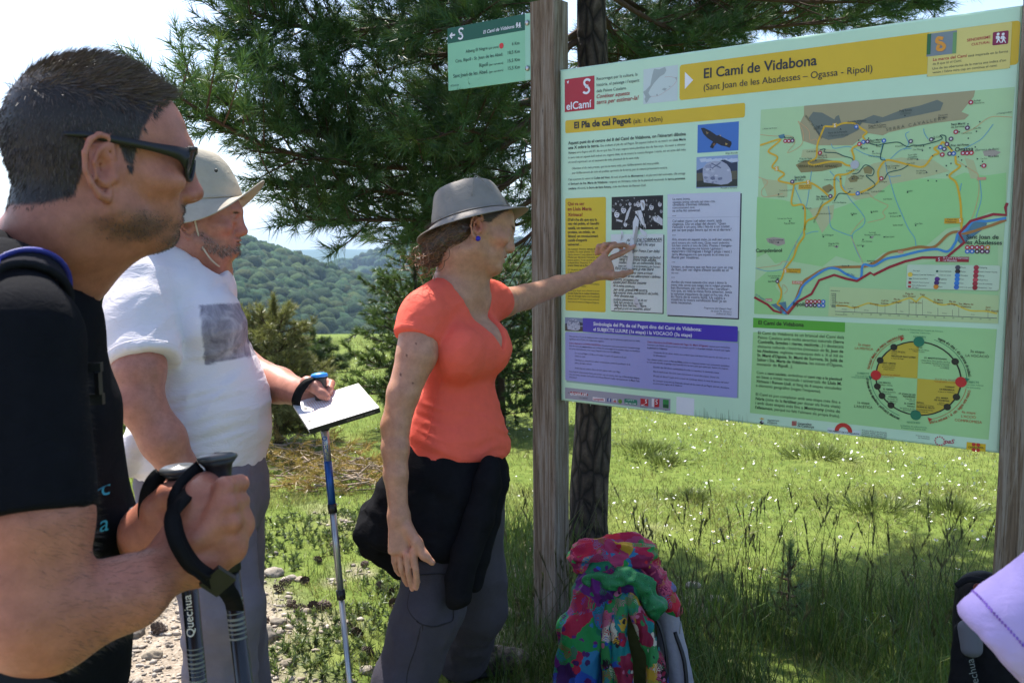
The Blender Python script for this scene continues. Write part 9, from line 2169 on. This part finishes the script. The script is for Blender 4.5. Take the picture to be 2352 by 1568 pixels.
def right_person():
    p0 = at(2520, 1250, 0.95); root = empty('person', np.array((p0[0], p0[1], 0.0)), 'person in a lilac t-shirt, only a sleeve showing at the right edge', 'person')
    lil = cloth('lilac_jersey', srgb('b2a2dc'), 1600, 0.35, 0.9, 0.05)
    b = at(2282, 1490, 0.88); nn = np.cross(ray(2200, 1402), ray(2352, 1566)); nn = nn / np.linalg.norm(nn); nn = nn if nn[2] > 0 else -nn
    a = b + nn * 0.15
    T = [at(2640, 1000, 1.0), at(2680, 1300, 1.0), at(2680, 1700, 1.0)]
    pr = [ecap(a, b, (0.050, 0.040), (0.0475, 0.036), at(2352, 1568, 0.88) - at(2200, 1400, 0.88), 0.02, rnd=0.1), cap(at(2620, 1080, 0.98), a, 0.055, 0.046, 0.03)] + echain(T, [(0.10, 0.14), (0.115, 0.14), (0.11, 0.14)], (1, 0, 0), 0.03)
    hs = (b - a) / np.linalg.norm(b - a)
    V, F = mesh_sdf(pr, 0.0065); N = normals_of(V, F); V = V + N * (0.006 * (1 - 2 * np.abs(fbm(V * np.array((12, 12, 12)), 3, 3))))[:, None]
    sh = obj('t_shirt', V, F, lil, root)
    # stitched hem
    sd = at(2352, 1568, 0.88) - at(2200, 1400, 0.88); sd /= np.linalg.norm(sd); w = np.cross(hs, sd)
    ring = np.array([b - hs * 0.022 + sd * 0.0485 * math.cos(t) + w * 0.038 * math.sin(t) for t in np.linspace(0, 6.283, 90)])
    mb = MB()
    for i in range(0, 89): mb.tube([ring[i], ring[i] * 0.35 + ring[i + 1] * 0.65 - hs * 0.002], 0.0009, 5)
    o = mb.build('hem_stitching', mat('violet_thread', srgb('8a5fd0'), 0.7), root, kind='stuff'); md = o.modifiers.new('w', 'SHRINKWRAP'); md.target = sh; md.wrap_mode = 'ABOVE_SURFACE'; md.offset = 0.0008
    # bare arm folds back behind the sleeve
    ar = chain([at(2600, 1060, 0.98), a, b + nn * 0.05], [0.036, 0.033, 0.030], 0.02) + echain([at(2620, 960, 1.0), at(2620, 880, 1.0)], [(0.05, 0.05), (0.05, 0.05)], (1, 0, 0))
    rng = np.random.default_rng(9); f, u = yaw_pitch(98, -4); M = head_frame(at(2620, 660, 1.0), f, u)
    ar += [cap(at(2620, 900, 1.0), at(2620, 720, 1.0), 0.052, 0.052, 0.02)] + moved(head_prims(dict(w=0.98, low=0.95)) + ear_prims(1, 18, 0.95) + ear_prims(-1, 18, 0.95), M)
    V, F = mesh_sdf(ar, 0.005); L = to_local(M, V) * 1000; x, y, z = L.T
    C = np.tile((0.42, 0.20, 0.13), (len(V), 1)); C = paint(C, V, (0.30, 0.10, 0.08), 0.75, 1.1, np.linalg.norm((L - (95, 0, -44)) / (14, 24, 11), axis=1))
    line = np.interp(x, [-130, -60, -30, -12, 8, 26, 46, 84], [-60, -58, -40, 30, 34, 20, 66, 100]); hm = z - line
    hr = (hm > 0) & (np.linalg.norm(L - (0, 0, 20), axis=1) < 150) & ~((np.linalg.norm((L - (-6, 0, 4)) / (28, 1e9, 38), axis=1) < 1) & (np.abs(y) > 72))
    C[hr] = (0.05, 0.03, 0.02)
    obj('body', V, F, SKIN, root, col=C)
    P, N = sample_faces(V, F, hr, 9000, rng)
    Vh, Fh, Ch = strands(P, N * 0.3 + dirs_to_world(M, np.tile((-0.4, 0, -0.9), (len(P), 1))) + rng.normal(0, .2, P.shape), rng.uniform(0.02, 0.05, len(P)), 0.0014, rng, None, 2, np.array((0.06, 0.036, 0.022)) * rng.uniform(0.4, 1.8, (len(P), 1)))
    obj('hair', Vh, Fh, HAIR, root, col=Ch)
    tp = []
    for s in (0, 1):
        h = at(2690, 1650, 0.95 + 0.14 * s); ft = np.array((h[0], h[1], 0.05)); tp += [cap(h, ft, 0.09, 0.06, 0.03), cap(ft - (0, 0, 0.01), ft + (-0.14, 0.08, -0.01), 0.04, 0.035, 0.02)]
    V, F = mesh_sdf(tp, 0.01); obj('trousers', V, F, MATS['dark_trousers'], root)
right_person()
# ---------------------------------------------------------------- air
def haze():
    m = bpy.data.materials.new('mountain_air'); m.use_nodes = True; t = m.node_tree; t.nodes.remove(t.nodes['Principled BSDF'])
    v = t.nodes.new('ShaderNodeVolumePrincipled'); v.inputs['Color'].default_value = (0.50, 0.72, 1.0, 1); v.inputs['Density'].default_value = 0.00014; v.inputs['Anisotropy'].default_value = 0.3
    t.links.new(v.outputs['Volume'], t.nodes['Material Output'].inputs['Volume'])
    mb = MB(); mb.box((-9500, -9500, -320), (19000, 0, 0), (0, 19000, 0), (0, 0, 520))
    o = mb.build('haze', m, smooth=False, kind='stuff', label='thin blue haze over the distant hills')
haze()
